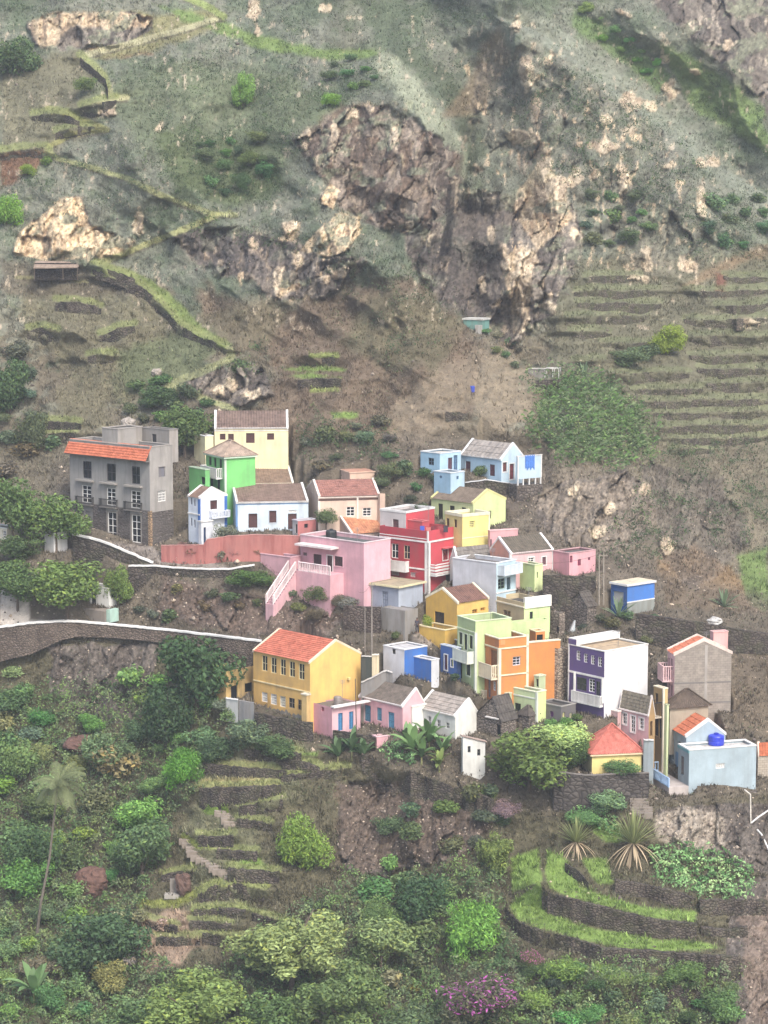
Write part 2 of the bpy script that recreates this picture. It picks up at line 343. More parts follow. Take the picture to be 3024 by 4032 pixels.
# ------------------------------------------------------------------ base depth from control points
CTRL = [(y, x, d) for y, row in {
    4700: {-1500: 208, 0: 205, 1500: 203, 3024: 199, 4500: 200},
    4032: {-1500: 232, 0: 224, 800: 222, 1500: 221, 2300: 217, 3024: 220, 4500: 230},
    3700: {-1500: 246, 0: 238, 800: 233, 1500: 232, 2300: 228, 3024: 232, 4500: 244},
    3300: {-1500: 262, 0: 253, 700: 247, 1500: 243, 2300: 240, 3024: 243, 4500: 258},
    3000: {-1500: 272, 0: 262, 700: 255, 1200: 250.5, 1800: 247, 2500: 246.5, 3024: 250, 4500: 270},
    2700: {-1500: 280, 0: 269, 500: 267, 1000: 259, 1600: 256, 2200: 255, 2700: 255, 3024: 258, 4500: 285},
    2450: {-1500: 285, 0: 273, 700: 272, 1200: 268, 1700: 264, 2200: 263.5, 2600: 267, 3024: 274, 4500: 305},
    2200: {-1500: 295, 0: 279, 500: 277.5, 1000: 275, 1500: 272.5, 1900: 271.5, 2300: 272, 2700: 281, 3024: 290, 4500: 320},
    2000: {-1500: 306, 0: 290, 400: 284, 900: 282, 1400: 281, 1900: 280, 2300: 284, 3024: 302, 4500: 335},
    1800: {-1500: 320, 0: 303, 700: 296, 1300: 292, 1700: 289, 2100: 291, 2500: 300, 3024: 312, 4500: 345},
    1500: {-1500: 335, 0: 317, 700: 314, 1300: 308, 1900: 303, 2300: 311, 3024: 325, 4500: 355},
    1200: {-1500: 345, 0: 330, 600: 330, 1100: 323, 1600: 319, 1900: 317, 2120: 321, 2500: 335, 3024: 342, 4500: 368},
    1000: {-1500: 352, 0: 334, 300: 333, 800: 333, 1300: 326, 1750: 324, 2000: 327, 2400: 344, 3024: 352, 4500: 376},
    700: {-1500: 370, 0: 352, 600: 346, 1200: 338, 1700: 333, 1900: 344, 2100: 345, 2600: 354, 3024: 366, 4500: 395},
    400: {-1500: 390, 0: 370, 700: 362, 1300: 352, 1600: 348, 1950: 366, 2300: 362, 2700: 378, 3024: 390, 4500: 420},
    0: {-1500: 412, 0: 392, 800: 390, 1500: 388, 2050: 388, 2500: 400, 3024: 415, 4500: 440},
    -600: {-1500: 440, 0: 425, 1500: 425, 3024: 445, 4500: 470}}.items() for x, d in row.items()]
CTRL += [(-1800, x, 480) for x in (-1500, 1500, 4500)]
_c = np.array(CTRL, float)[:, [1, 0, 2]]
def _tps(r2): return r2 * np.log(r2 + 1e-9) * .5
_q = _c[:, :2] / 1000
_K = _tps(((_q[:, None] - _q[None]) ** 2).sum(-1)) + np.eye(len(_q)) * .02
_Pm = np.c_[np.ones(len(_q)), _q]
_A = np.block([[_K, _Pm], [_Pm.T, np.zeros((3, 3))]])
_sol = np.linalg.solve(_A, np.r_[_c[:, 2], 0, 0, 0])
def ybase(X, Y):
    x = X / 1000; y = Y / 1000; r = _sol[-3] + _sol[-2] * x + _sol[-1] * y
    for (a, b), w in zip(_q, _sol): r = r + w * _tps((x - a) ** 2 + (y - b) ** 2)
    return r
# sharp depth breaks: (crop, polyline, metres, softness px, fade px); the right of travel (on screen) drops back
EDGES = [('Z', [(690, 120), (830, 112), (900, 170), (960, 240), (1000, 310), (990, 400), (975, 520)], -17, 6, 380),
         ('Z', [(990, 400), (960, 520), (930, 620)], -4, 7, 160),
         ('Z', [(1060, 30), (1180, 80), (1290, 170), (1400, 250), (1520, 340), (1659, 420)], -9, 7, 260),
         ('Z', [(1440, -40), (1560, 80), (1600, 150), (1659, 200), (1800, 280)], -55, 6, 900),
         ('Z', [(1020, 690), (1080, 740), (1130, 790), (1180, 840)], -5, 8, 200),
         ('Z', [(380, 520), (500, 505), (640, 540), (760, 560)], 0, 20, 100)]

gx = np.concatenate([np.linspace(-2600, -700, 36, endpoint=False), np.linspace(-700, -60, 42, endpoint=False), np.arange(-60, 3084, 4.6), np.linspace(3084, 3724, 42, endpoint=False), np.linspace(3724, 5600, 36)])
gy = np.concatenate([np.linspace(-1700, -60, 60, endpoint=False), np.arange(-60, 4092, 4.6), np.linspace(4092, 4800, 40)])
GX, GY = np.meshgrid(gx, gy)
def terrace_shift(X, Yp):
    best = np.zeros(X.shape)
    for w in WALLS:
        xs = np.array([p[0] for p in w['pts']]); o = np.argsort(xs); xs = xs[o]
        yt = np.array([p[1] for p in w['pts']])[o]; yb = np.array([p[2] for p in w['pts']])[o]
        ci = np.where((X[0] > xs[0] - 230) & (X[0] < xs[-1] + 230))[0]
        if not len(ci): continue
        a, b = ci[0], ci[-1] + 1; x = X[0, a:b]
        T = np.interp(x, xs, yt); B = np.interp(x, xs, yb); h = B - T; Lt = np.maximum(h * w['tread'], 25)
        tp = sstep(0, 1, (x - xs[0] + 220) / 230) * sstep(0, 1, (xs[-1] + 220 - x) / 230)
        ri = np.where((Yp[:, 0] > (T - Lt).min() - 5) & (Yp[:, 0] < B.max() + 5))[0]
        if not len(ri): continue
        r0, r1 = ri[0], ri[-1] + 1; yy = Yp[r0:r1, a:b]
        d = np.where(yy > T, B - yy, h * (1 - (T - yy) / Lt)); d = np.clip(d, 0, None) * tp
        best[r0:r1, a:b] = np.maximum(best[r0:r1, a:b], d)
    return best
SH = terrace_shift(GX, GY)
GD = ybase(GX, GY + SH)
for crop, pl, amp, soft, fade in EDGES:
    if not amp: continue
    pts = CVS(crop, pl); d, s = dseg(GX, GY, pts); sd = d * s
    taper = 1 - sstep(.0, 1., np.clip((d - fade * .5) / fade, 0, 1)) if amp > -30 else np.ones(GX.shape)
    we = np.minimum(np.hypot(GX - pts[0][0], GY - pts[0][1]), np.hypot(GX - pts[-1][0], GY - pts[-1][1])); t0 = np.array(pts[0]) - np.array(pts[1]); t1 = np.array(pts[-1]) - np.array(pts[-2])
    past = np.maximum(((GX - pts[0][0]) * t0[0] + (GY - pts[0][1]) * t0[1]) / np.hypot(*t0), ((GX - pts[-1][0]) * t1[0] + (GY - pts[-1][1]) * t1[1]) / np.hypot(*t1))
    if amp > -30: taper = taper * (1 - sstep(-130, 0, np.where(we < fade * 2, past, -999)))
    GD += -amp * 1.3 * sstep(-soft, soft, -sd) * (taper if amp > -30 else 1.0)
    if amp > -30: GD += -amp * .5 * np.exp(-np.abs(sd) / np.where(sd > 0, 75, 220)) * taper
SPURS = [([(1110, 60), (1150, 200), (1190, 400), (1230, 560)], -13, 120), ([(1020, 270), (1000, 400), (1020, 560), (1030, 680)], 12, 65), ([(960, 60), (1000, 150), (1020, 270)], 2, 90), ([(200, 230), (330, 420), (480, 470)], -5, 110), ([(560, 180), (500, 330), (520, 450)], 8, 130),
         ([(700, 560), (830, 600), (900, 760)], -6, 130), ([(1240, 30), (1420, 190), (1560, 330), (1659, 420)], 4, 70), ([(1330, 10), (1500, 150), (1659, 300)], -5, 80), ([(1390, 300), (1330, 400), (1320, 500)], 6, 70), ([(1010, 690), (1035, 800), (1005, 900)], 3, 45),
         ([(60, 600), (100, 800), (60, 1000)], 5, 100), ([(870, 2300), (900, 2050), (860, 1900), (830, 1760)], 4, 110), ([(1060, 1740), (1120, 1830), (1080, 1950)], 3, 80), ([(250, 2300), (300, 1800), (330, 1560)], 5, 180), ([(850, 125), (930, 290), (945, 450)], -12, 85), ([(800, 120), (740, 200), (640, 290)], -4, 70),
         ([(780, 230), (760, 400), (840, 500)], 4, 50), ([(1560, 60), (1600, 250), (1659, 330)], -6, 60), ([(420, 90), (380, 250), (300, 330)], -5, 100), ([(1280, 200), (1260, 330), (1290, 420)], 5, 60), ([(1480, 250), (1450, 400), (1500, 520)], -5, 70), ([(560, 600), (480, 720), (420, 860)], -4, 110), ([(1180, 860), (1150, 960), (1100, 1060)], 3, 60)]
for pl, A_, w_ in SPURS:
    pts = CVS('Z', pl); wp = w_ * 1.823; d, _ = dseg(GX, GY, pts); wob = fbm(np.stack([GX / 120, GY / 120, GX * 0 + A_], -1), 3, 33); GD += A_ * np.exp(-np.maximum(d + (wob - .5) * wp * .8, 0) / wp)
# masks (screen polygons are only the plan of what grows where; they become vertex weights of the ground)
def mask(crop, poly, soft=25, brk=0, nsc=60, seed=0):
    pts = CVS(crop, poly); xs = [p[0] for p in pts]; ys = [p[1] for p in pts]; pad = soft + brk + 10
    ci = np.where((gx > min(xs) - pad) & (gx < max(xs) + pad))[0]; ri = np.where((gy > min(ys) - pad) & (gy < max(ys) + pad))[0]
    out = np.zeros(GX.shape, np.float32)
    if not len(ci) or not len(ri): return out
    sl = (slice(ri[0], ri[-1] + 1), slice(ci[0], ci[-1] + 1)); X, Y = GX[sl], GY[sl]
    d, _ = dseg(X, Y, pts, True); sd = np.where(inpoly(X, Y, pts), d, -d)
    if brk:
        q = np.stack([X / nsc, Y / nsc, np.full(X.shape, seed * 3.7)], -1); sd = sd + (fbm(q, 4, seed) - .5) * 2 * brk
    out[sl] = sstep(-soft, soft, sd); return out
def line_mask(crop, pl, w, soft=6, brk=0, seed=0):
    pts = CVS(crop, pl); xs = [p[0] for p in pts]; ys = [p[1] for p in pts]; pad = w + soft + brk + 10
    ci = np.where((gx > min(xs) - pad) & (gx < max(xs) + pad))[0]; ri = np.where((gy > min(ys) - pad) & (gy < max(ys) + pad))[0]
    out = np.zeros(GX.shape, np.float32)
    if not len(ci) or not len(ri): return out
    sl = (slice(ri[0], ri[-1] + 1), slice(ci[0], ci[-1] + 1)); X, Y = GX[sl], GY[sl]
    d, _ = dseg(X, Y, pts)
    if brk: d = d + (fbm(np.stack([X / 30, Y / 30, np.full(X.shape, seed * 1.7)], -1), 3, seed) - .5) * 2 * brk
    out[sl] = 1 - sstep(w - soft, w + soft, d); return out
M_village = mask('Z', [(120, 1000), (450, 860), (700, 960), (960, 930), (1180, 960), (1220, 1150), (1430, 1230), (1700, 1300), (1700, 1720), (1180, 1760), (760, 1640), (540, 1560), (420, 1480), (420, 1390), (0, 1380), (-50, 1230), (120, 1190)], 40)
M_rock = np.maximum.reduce([
    mask('Z', [(640, 300), (740, 225), (840, 225), (930, 290), (995, 340), (985, 470), (960, 520), (820, 490), (740, 450), (690, 380)], 20, 45, 60, 1),
    mask('Z', [(360, 505), (500, 492), (640, 520), (700, 555), (800, 555), (790, 590), (690, 640), (600, 650), (540, 610), (430, 575)], 16, 36, 55, 2),
    mask('Z', [(870, 500), (960, 520), (990, 410), (1120, 420), (1240, 430), (1250, 560), (1190, 680), (1100, 745), (1020, 690), (950, 640), (890, 570)], 20, 45, 60, 3),
    mask('Z', [(28, 545), (40, 505), (90, 465), (140, 425), (175, 425), (200, 490), (290, 520), (270, 550), (200, 556), (100, 562)], 6, 14, 30, 4),
    mask('Z', [(648, 540), (700, 485), (735, 460), (775, 475), (775, 505), (745, 545), (710, 556)], 5, 10, 25, 5),
    mask('Z', [(692, 425), (718, 395), (733, 415), (718, 450), (694, 440)], 4, 7, 25, 6),
    mask('Z', [(60, 50), (110, 30), (260, 25), (330, 38), (330, 62), (260, 95), (190, 103), (100, 108), (70, 85)], 8, 18, 35, 7),
    mask('Z', [(1150, 1080), (1220, 1040), (1350, 1020), (1420, 1080), (1410, 1150), (1340, 1190), (1230, 1180), (1180, 1140)], 14, 30, 45, 8),
    mask('Z', [(380, 835), (480, 790), (570, 800), (590, 850), (520, 880), (430, 850)], 10, 15, 30, 9),
    mask('Z', [(350, 1250), (560, 1290), (740, 1330), (720, 1370), (520, 1370), (340, 1330)], 14, 25, 40, 10),
    mask('Z', [(110, 1390), (340, 1390), (330, 1550), (210, 1570), (110, 1500)], 14, 30, 45, 11),
    mask('Z', [(730, 1690), (900, 1690), (1080, 1770), (1000, 1850), (830, 1890), (740, 1880)], 14, 30, 45, 12),
    mask('Z', [(1590, 1900), (1700, 1880), (1700, 2300), (1600, 2300), (1560, 2100)], 12, 20, 40, 13),
    mask('Z', [(1415, 1750), (1560, 1735), (1700, 1740), (1700, 1900), (1600, 1880), (1420, 1800)], 12, 15, 40, 14),
    mask('Z', [(1400, 0), (1700, -100), (1700, 300), (1600, 180)], 30, 20, 40, 15) * .8,
    mask('Z', [(1000, 130), (1160, 90), (1300, 200), (1480, 330), (1560, 560), (1380, 600), (1240, 430), (1150, 400), (1020, 300)], 30, 30, 60, 16) * .35,
    mask('Z', [(1380, 1000), (1560, 1030), (1640, 1180), (1500, 1290), (1420, 1200)], 20, 40, 60, 17) * .5,
]).astype(float)
OUT = [('X', x, y, a, b) for x, y, a, b in [(355, 180, 16, 40), (375, 258, 7, 40), (345, 340, 36, 18), (400, 400, 16, 38), (345, 522, 26, 26), (430, 462, 28, 32), (472, 570, 7, 45), (352, 650, 24, 36), (338, 712, 26, 50), (338, 790, 18, 40), (590, 440, 10, 44), (545, 362, 36, 18),
       (612, 250, 30, 20), (705, 222, 20, 24), (662, 260, 18, 14), (605, 322, 15, 11), (785, 398, 14, 18), (820, 400, 18, 10), (790, 502, 8, 34), (650, 642, 13, 30), (752, 658, 26, 18), (628, 690, 24, 9), (175, 482, 7, 44), (158, 650, 6, 55), (332, 66, 12, 18), (285, 226, 12, 13), (545, 292, 14, 12), (410, 762, 20, 14),
       (300, 640, 10, 30), (265, 580, 8, 20), (470, 440, 12, 26), (395, 470, 12, 30), (240, 705, 9, 26), (690, 145, 16, 7), (590, 30, 14, 12), (700, 410, 12, 9), (912, 452, 10, 12), (520, 432, 12, 16), (770, 175, 16, 8), (850, 110, 14, 18), (900, 800, 30, 12), (110, 600, 8, 14), (60, 565, 8, 14), (450, 290, 10, 9), (230, 420, 9, 10)]]
OUT += [('Z', x, y, a, b) for x, y, a, b in [(300, 485, 10, 26), (236, 245, 18, 8), (345, 272, 5, 9), (625, 495, 14, 14), (548, 20, 12, 22), (555, 60, 6, 14), (700, 18, 12, 8), (660, 300, 7, 20), (680, 350, 6, 16), (720, 290, 8, 22), (760, 245, 12, 10), (800, 240, 9, 9), (850, 300, 7, 24), (545, 850, 18, 12), (500, 830, 12, 12), (470, 845, 10, 8), (600, 600, 8, 26), (640, 560, 8, 22), (545, 530, 8, 12), (690, 600, 20, 8), (480, 560, 9, 10), (730, 590, 16, 12), (1240, 1060, 18, 14), (1320, 1100, 12, 20), (1390, 1060, 14, 10), (1290, 1150, 16, 10), (1440, 1180, 14, 22)]]
M_out = np.zeros(GX.shape)
for n_, (cr, x, y, a, b) in enumerate(OUT):
    M_out = np.maximum(M_out, mask(cr, [(x + a * math.cos(k * .785), y + b * math.sin(k * .785)) for k in range(8)], 6, 30, 34, 300 + n_))
Pw = np.stack([GX, GX * 0, GY], -1) / 36.0          # metres across the slope
amp = .25 + .75 * (1 - M_village)
D1 = ((fbm(Pw / 13.0, 4, 21) - .5) * 7.0 + (fbm(np.stack([(Pw[..., 0] + .6 * Pw[..., 2]) / 14, Pw[..., 1], (Pw[..., 2] - .6 * Pw[..., 0]) / 9], -1) + 3, 5, 23, .5, True) - .6) * -4.2) * (1 - M_village) * (.35 + 1.0 * sstep(2700, 1300, GY))
D2 = (fbm(Pw / 3.1, 4, 31) - .5) * 1.7 * amp
q = (Pw + (fbm(Pw / 4, 3, 77) - .5)[..., None] * 2.2) * np.array((1.0, 1, .38)) / 2.6; near = np.where(GY > 2150, .4, 1.0)
D3f = fbm(q, 5, 41, .5, True); D3 = (D3f - .55) * -3.5 * M_rock * near * (1 - .8 * M_village)
wx = Pw[..., 0] + (fbm(Pw / 2.2, 3, 14) - .5) * 2.4 + .25 * Pw[..., 2]; wz = Pw[..., 2] + (fbm(Pw / 2.2 + 7, 3, 15) - .5) * 2.4
A1 = worley(wx / 2.4, wz / 8.5, 200); A2 = worley(wx / .85, wz / 2.2, 210); RK = np.maximum(np.clip(M_rock * 1.25, 0, 1) * near, M_out * .55)
D4 = ((A1[0] - .5) * 3.6 + A1[3] * (A1[1] - .5) * 3.4 + A1[4] * (A1[2] - .4) * 2.6 + (1 - sstep(0, .12, A1[5])) * .45 + (A2[0] - .5) * 1.0 + A2[3] * (A2[1] - .5) * 1.0 + A2[4] * (A2[2] - .3) * .9 + (1 - sstep(0, .12, A2[5])) * .2) * RK
tw = sstep(0, 8, SH)                                 # keep treads and risers clean
GD = GD + D1 + (D2 * (1 - .6 * tw)) + (D3 + D4) * (1 - .7 * tw) - M_out * .6
def bil(G, px, py):
    px = np.asarray(px, float); py = np.asarray(py, float)
    i = np.clip(np.searchsorted(gx, px) - 1, 0, len(gx) - 2); j = np.clip(np.searchsorted(gy, py) - 1, 0, len(gy) - 2)
    u = np.clip((px - gx[i]) / (gx[i + 1] - gx[i]), 0, 1); v = np.clip((py - gy[j]) / (gy[j + 1] - gy[j]), 0, 1)
    return G[j, i] * (1 - u) * (1 - v) + G[j, i + 1] * u * (1 - v) + G[j + 1, i] * (1 - u) * v + G[j + 1, i + 1] * u * v
def gY(px, py): return float(bil(GD, px, py))
VG = None
def gP(px, py):
    if VG is None: return P(px, py, gY(px, py))
    return gPa(np.array([px]), np.array([py]))[0]
def gPa(px, py):
    if VG is not None: return np.stack([bil(VG[..., i], px, py) for i in range(3)], -1)
    Y = bil(GD, px, py); a = (px - 1512.0) / FPX; b = (2016.0 - py) / FPX; d = CP + b * SP; e = -SP + b * CP
    return np.stack([a * Y / d, Y, e * Y / d], -1)
CARVE = []                                            # (world xy polygon, z) cut flat under the houses
# ------------------------------------------------------------------ the hillside: one sheet, coloured by what covers it
def build_ground():
    fb = fbm(np.stack([GX / 260, GY / 200, GX * 0], -1), 5, 61); fs = fbm(np.stack([GX / 40, GY / 30, GX * 0 + 3], -1), 4, 71)
    fv = fbm(np.stack([GX / 22, GY / 70, GX * 0 + 5], -1), 4, 81); fr = fbm(np.stack([GX / 13, GY / 34, GX * 0 + 9], -1), 4, 91, .6)
    C = np.zeros(GX.shape + (3,)); L3 = lambda *c: np.array(lin(*c))
    def lay(m, rgb, op=1.0): C[:] = C * (1 - (m * op)[..., None]) + L3(*rgb) * (m * op)[..., None]
    C[:] = L3(108, 112, 97)
    lay(sstep(.4, .62, fb), (120, 121, 106)); lay(sstep(.52, .7, fs), (96, 104, 84), .8); lay(sstep(.6, .75, 1 - fb), (86, 97, 76), .8)
    lay(sstep(1150, 1400, GY), (108, 98, 82), .8); lay(sstep(2250, 2500, GY), (84, 80, 62), .9)
    fg = fbm(np.stack([GX / 75 + GY / 160, GY / 48, GX * 0 + 21], -1), 5, 88, .6)
    lay(sstep(.6, .68, fg) * (1 - np.clip(M_rock, 0, 1)) * (GY < 1700), (124, 126, 112), .6); lay(sstep(.6, .7, 1 - fg) * (1 - np.clip(M_rock, 0, 1)) * (GY < 1500), (84, 94, 76), .65)
    P_ = lambda crop, poly, rgb, soft=22, brk=40, nsc=55, op=1.0, seed=1: lay(mask(crop, poly, soft, brk, nsc, seed), rgb, op)
    # slopes of soil, dry grass, green grass
    P_('Z', [(0, 130), (170, 105), (235, 215), (180, 290), (110, 330), (0, 400)], (112, 109, 88), seed=2)
    P_('Z', [(0, 335), (110, 318), (75, 370), (0, 410)], (112, 86, 66), 10, 14, seed=3)
    P_('Z', [(185, 105), (300, 98), (330, 118), (230, 128)], (118, 96, 74), 10, 14, seed=4)
    P_('Z', [(250, 20), (340, 30), (470, 20), (480, 60), (360, 100), (230, 130), (180, 120), (300, 90)], (125, 122, 88), 12, 20, seed=5)
    P_('Z', [(330, 10), (480, 45), (560, 80), (700, 108), (830, 108), (830, 124), (700, 128), (560, 104), (440, 62)], (108, 126, 74), 10, 18, seed=6)
    P_('Z', [(820, 108), (860, 126), (930, 205), (990, 285), (1004, 340), (1000, 400), (985, 400), (975, 340), (920, 280), (850, 200), (800, 140)], (140, 144, 122), 14, 14, seed=7)
    P_('Z', [(180, 200), (350, 130), (620, 150), (760, 220), (640, 300), (600, 420), (460, 440), (330, 340)], (100, 108, 82), 40, 60, op=.8, seed=8)
    P_('Z', [(850, 112), (935, 185), (1005, 285), (1012, 380), (1050, 330), (1030, 230), (960, 150), (880, 100)], (80, 88, 68), 14, 22, op=.85, seed=71); P_('Z', [(1120, 5), (1330, 140), (1540, 320), (1659, 425), (1659, 470), (1520, 360), (1310, 190), (1090, 40)], (128, 132, 116), 16, 26, op=.8, seed=72)
    P_('Z', [(340, 280), (560, 300), (620, 400), (520, 450), (380, 400)], (78, 88, 58), 30, 60, op=.8, seed=9)
    P_('Z', [(1240, 20), (1330, 70), (1460, 160), (1420, 190), (1300, 100), (1230, 60)], (100, 118, 76), 12, 26, seed=10)
    P_('Z', [(1420, 90), (1560, 160), (1650, 230), (1659, 330), (1500, 240)], (106, 126, 74), 14, 26, op=.85, seed=11)
    P_('Z', [(1080, 60), (1040, 90), (1010, 180), (960, 250), (1030, 250), (1110, 120)], (122, 106, 84), 18, 26, op=.7, seed=12)
    P_('Z', [(430, 625), (600, 655), (800, 605), (920, 600), (1010, 690), (1040, 760), (1010, 900), (850, 960), (640, 960), (560, 880), (600, 800), (430, 700)], (106, 92, 77), 30, 60, op=.9, seed=13)
    P_('Z', [(790, 640), (920, 620), (990, 700), (960, 790), (840, 800), (740, 740)], (100, 96, 74), 30, 50, op=.7, seed=14)
    P_('Z', [(430, 690), (520, 650), (640, 650), (560, 760), (470, 760)], (104, 98, 78), 30, 50, op=.7, seed=15)
    P_('Z', [(850, 880), (990, 775), (1060, 745), (1110, 770), (1180, 840), (1170, 905), (1060, 945), (1010, 890), (950, 965), (820, 985)], (130, 118, 99), 30, 70, op=.75, seed=16)
    P_('Z', [(60, 650), (120, 610), (330, 625), (430, 700), (430, 800), (330, 840), (250, 900), (170, 950), (110, 890), (130, 800), (50, 720)], (108, 103, 82), 40, 80, op=.85, seed=17)
    P_('Z', [(250, 760), (430, 700), (480, 740), (400, 830), (260, 860)], (98, 106, 76), 24, 46, op=.75, seed=18)
    P_('Z', [(0, 560), (300, 590), (400, 640), (330, 640), (60, 640), (0, 640)], (96, 88, 74), 16, 24, op=.8, seed=19)
    P_('Z', [(1180, 560), (1659, 540), (1700, 950), (1420, 960), (1300, 860), (1200, 780)], (104, 101, 82), 30, 50, op=.9, seed=20)
    P_('K', [(1340, 270), (1420, 260), (1400, 420), (1340, 400)], (112, 80, 66), 8, 10, seed=21)
    P_('K', [(1140, 345), (1330, 230), (1659, 90), (1659, 150), (1380, 260), (1200, 360)], (132, 110, 86), 14, 30, op=.6, seed=22)
    P_('Z', [(1150, 1000), (1300, 1010), (1420, 1080), (1440, 1230), (1330, 1260), (1200, 1200), (1120, 1060)], (110, 101, 88), 26, 50, op=.8, seed=23)
    P_('Z', [(1420, 1200), (1500, 1180), (1620, 1260), (1659, 1330), (1440, 1310)], (126, 104, 76), 16, 30, op=.8, seed=24)
    P_('Z', [(1590, 1200), (1659, 1180), (1659, 1330), (1610, 1290)], (98, 114, 68), 10, 22, seed=25)
    P_('Z', [(1560, 1400), (1700, 1380), (1700, 1600), (1580, 1560)], (108, 94, 70), 20, 30, seed=26)
    P_('Z', [(640, 960), (900, 960), (1000, 1030), (900, 1080), (700, 1010)], (98, 88, 68), 20, 40, op=.8, seed=27)
    P_('Z', [(1100, 1040), (1200, 1080), (1100, 1130), (1000, 1060)], (76, 68, 60), 16, 24, seed=28)
    P_('J', [(1080, 230), (1640, 190), (1659, 460), (1400, 620), (1500, 900), (1300, 1150), (1000, 1100), (1000, 700), (1080, 500)], (104, 104, 80), 40, 60, op=.8, seed=58)
    # village ground, paths, road
    lay(M_village, (92, 84, 74), .75)
    P_('G', [(0, 1080), (240, 1180), (240, 1330), (620, 1340), (560, 1345), (0, 1390)], (172, 164, 154), 8, 6, seed=29)
    P_('A', [(330, 1190), (830, 1390), (1000, 1400), (1480, 1440), (1400, 1395), (900, 1320), (830, 1250)], (128, 120, 112), 8, 5, seed=30)
    P_('U', [(180, 720), (380, 600), (600, 720), (460, 770), (240, 740)], (138, 128, 116), 8, 8, seed=31)
    # rock
    rk = M_rock
    lay(sstep(.3, .7, rk), (98, 91, 84), .95); lay(sstep(.45, .62, fv) * sstep(.3, .7, rk), (76, 69, 63), .8)
    pale = sstep(.56, .66, fr) * sstep(.45, .6, fv * .5 + fs * .5)
    gorge = np.maximum(mask('Z', [(870, 500), (960, 520), (990, 410), (1240, 430), (1250, 560), (1100, 745), (950, 640)], 30, 20), mask('Z', [(380, 520), (700, 545), (800, 560), (600, 660), (480, 590)], 20, 10))
    gorge = np.maximum(gorge, mask('Z', [(1000, 130), (1160, 90), (1300, 200), (1480, 330), (1560, 560), (1380, 600), (1150, 520), (1020, 300)], 40, 40) * 1.0)
    lay(np.clip(pale * gorge * 1.5, 0, 1), (198, 176, 146), .9)
    P_('Z', [(640, 300), (740, 228), (840, 228), (930, 290), (995, 340), (985, 470), (960, 520), (820, 490), (740, 450), (690, 380)], (112, 94, 78), 14, 22, op=.75, seed=32)
    lay(sstep(.62, .72, fr) * mask('Z', [(640, 300), (740, 228), (930, 290), (985, 470), (820, 490)], 20, 20), (150, 138, 112), .7)
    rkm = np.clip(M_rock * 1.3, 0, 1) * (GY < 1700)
    lay((A2[0] > .66) * rkm * .55, (148, 138, 124)); lay((A2[0] < .3) * rkm * .6, (78, 71, 66)); lay((A1[1] > .7) * rkm * .35, (136, 126, 112)); lay((1 - sstep(.02, .1, A2[5])) * rkm * .4, (70, 64, 60)); lay((1 - sstep(.02, .1, A1[5])) * rkm * .35, (58, 54, 50))  # block tones vary; cracks between them darkened in the colour like crevice shade
    for k, (poly, s) in enumerate([([(28, 548), (40, 505), (90, 465), (140, 425), (172, 425), (180, 450), (195, 490), (290, 522), (270, 552), (200, 556), (100, 564)], 5),
                   ([(648, 540), (700, 485), (735, 458), (775, 472), (778, 505), (745, 545), (710, 556)], 4), ([(692, 428), (712, 396), (733, 412), (720, 450), (694, 440)], 3),
                   ([(976, 392), (986, 392), (988, 440), (978, 470), (972, 440)], 3), ([(60, 52), (110, 28), (260, 25), (330, 38), (330, 58), (240, 62), (150, 55), (120, 100), (90, 104)], 8),
                   ([(1080, 560), (1130, 530), (1150, 600), (1140, 690), (1110, 720), (1100, 640)], 6), ([(1100, 440), (1180, 330), (1210, 400), (1240, 470), (1160, 540)], 6),
                   ([(620, 490), (650, 480), (640, 520), (600, 520)], 5), ([(590, 600), (640, 580), (650, 620), (600, 645)], 5)]):
        m = mask('Z', poly, s, 9, 22, 40 + k); lay(m, (206, 184, 150), .95 if k < 4 else .62)
        lay(m * sstep(.58, .68, fr), (150, 124, 98), .7); lay(m * sstep(.62, .7, fv), (112, 96, 80), .7)
    P_('Z', [(1150, 1080), (1220, 1040), (1350, 1020), (1420, 1080), (1410, 1150), (1340, 1190), (1230, 1180)], (128, 117, 102), 20, 44, op=.6, seed=52)
    P_('Z', [(1415, 1760), (1480, 1738), (1560, 1760), (1570, 1830), (1500, 1850), (1420, 1810)], (150, 140, 126), 10, 14, op=.75, seed=53)
    P_('Z', [(1600, 1960), (1700, 1900), (1700, 2300), (1620, 2300)], (116, 102, 90), 14, 30, op=.8, seed=54)
    P_('Z', [(350, 1250), (560, 1290), (740, 1330), (720, 1370), (520, 1370), (340, 1330)], (94, 80, 70), 20, 40, op=.8, seed=55)
    P_('Z', [(730, 1690), (900, 1690), (1080, 1770), (1000, 1850), (830, 1890), (740, 1880)], (90, 78, 68), 20, 40, op=.8, seed=56)
    P_('Z', [(280, 1990), (400, 1960), (440, 2040), (330, 2110), (270, 2060)], (146, 126, 108), 16, 30, op=.8, seed=57)

    lay(sstep(.55, .63, fg) * np.clip(M_rock * 1.4, 0, 1) * (GY < 1500), (118, 120, 100), .85)       # grass growing in the cliffs
    lay(sstep(.64, .72, fr) * sstep(.46, .58, fg) * (GY < 1300) * (GY > 60), (184, 170, 148), .75)
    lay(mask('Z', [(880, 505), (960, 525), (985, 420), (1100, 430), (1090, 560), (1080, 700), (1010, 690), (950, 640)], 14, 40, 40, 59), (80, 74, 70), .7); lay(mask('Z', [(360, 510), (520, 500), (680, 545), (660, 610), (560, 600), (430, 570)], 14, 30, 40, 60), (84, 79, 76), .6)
    lay(M_out, (196, 180, 154), .9); lay(M_out * (A2[0] < .35), (160, 142, 120), .7); lay(M_out * (1 - sstep(.02, .12, A2[5])), (120, 106, 92), .6)  # crevice shade between the outcrop blocks put into the colour too
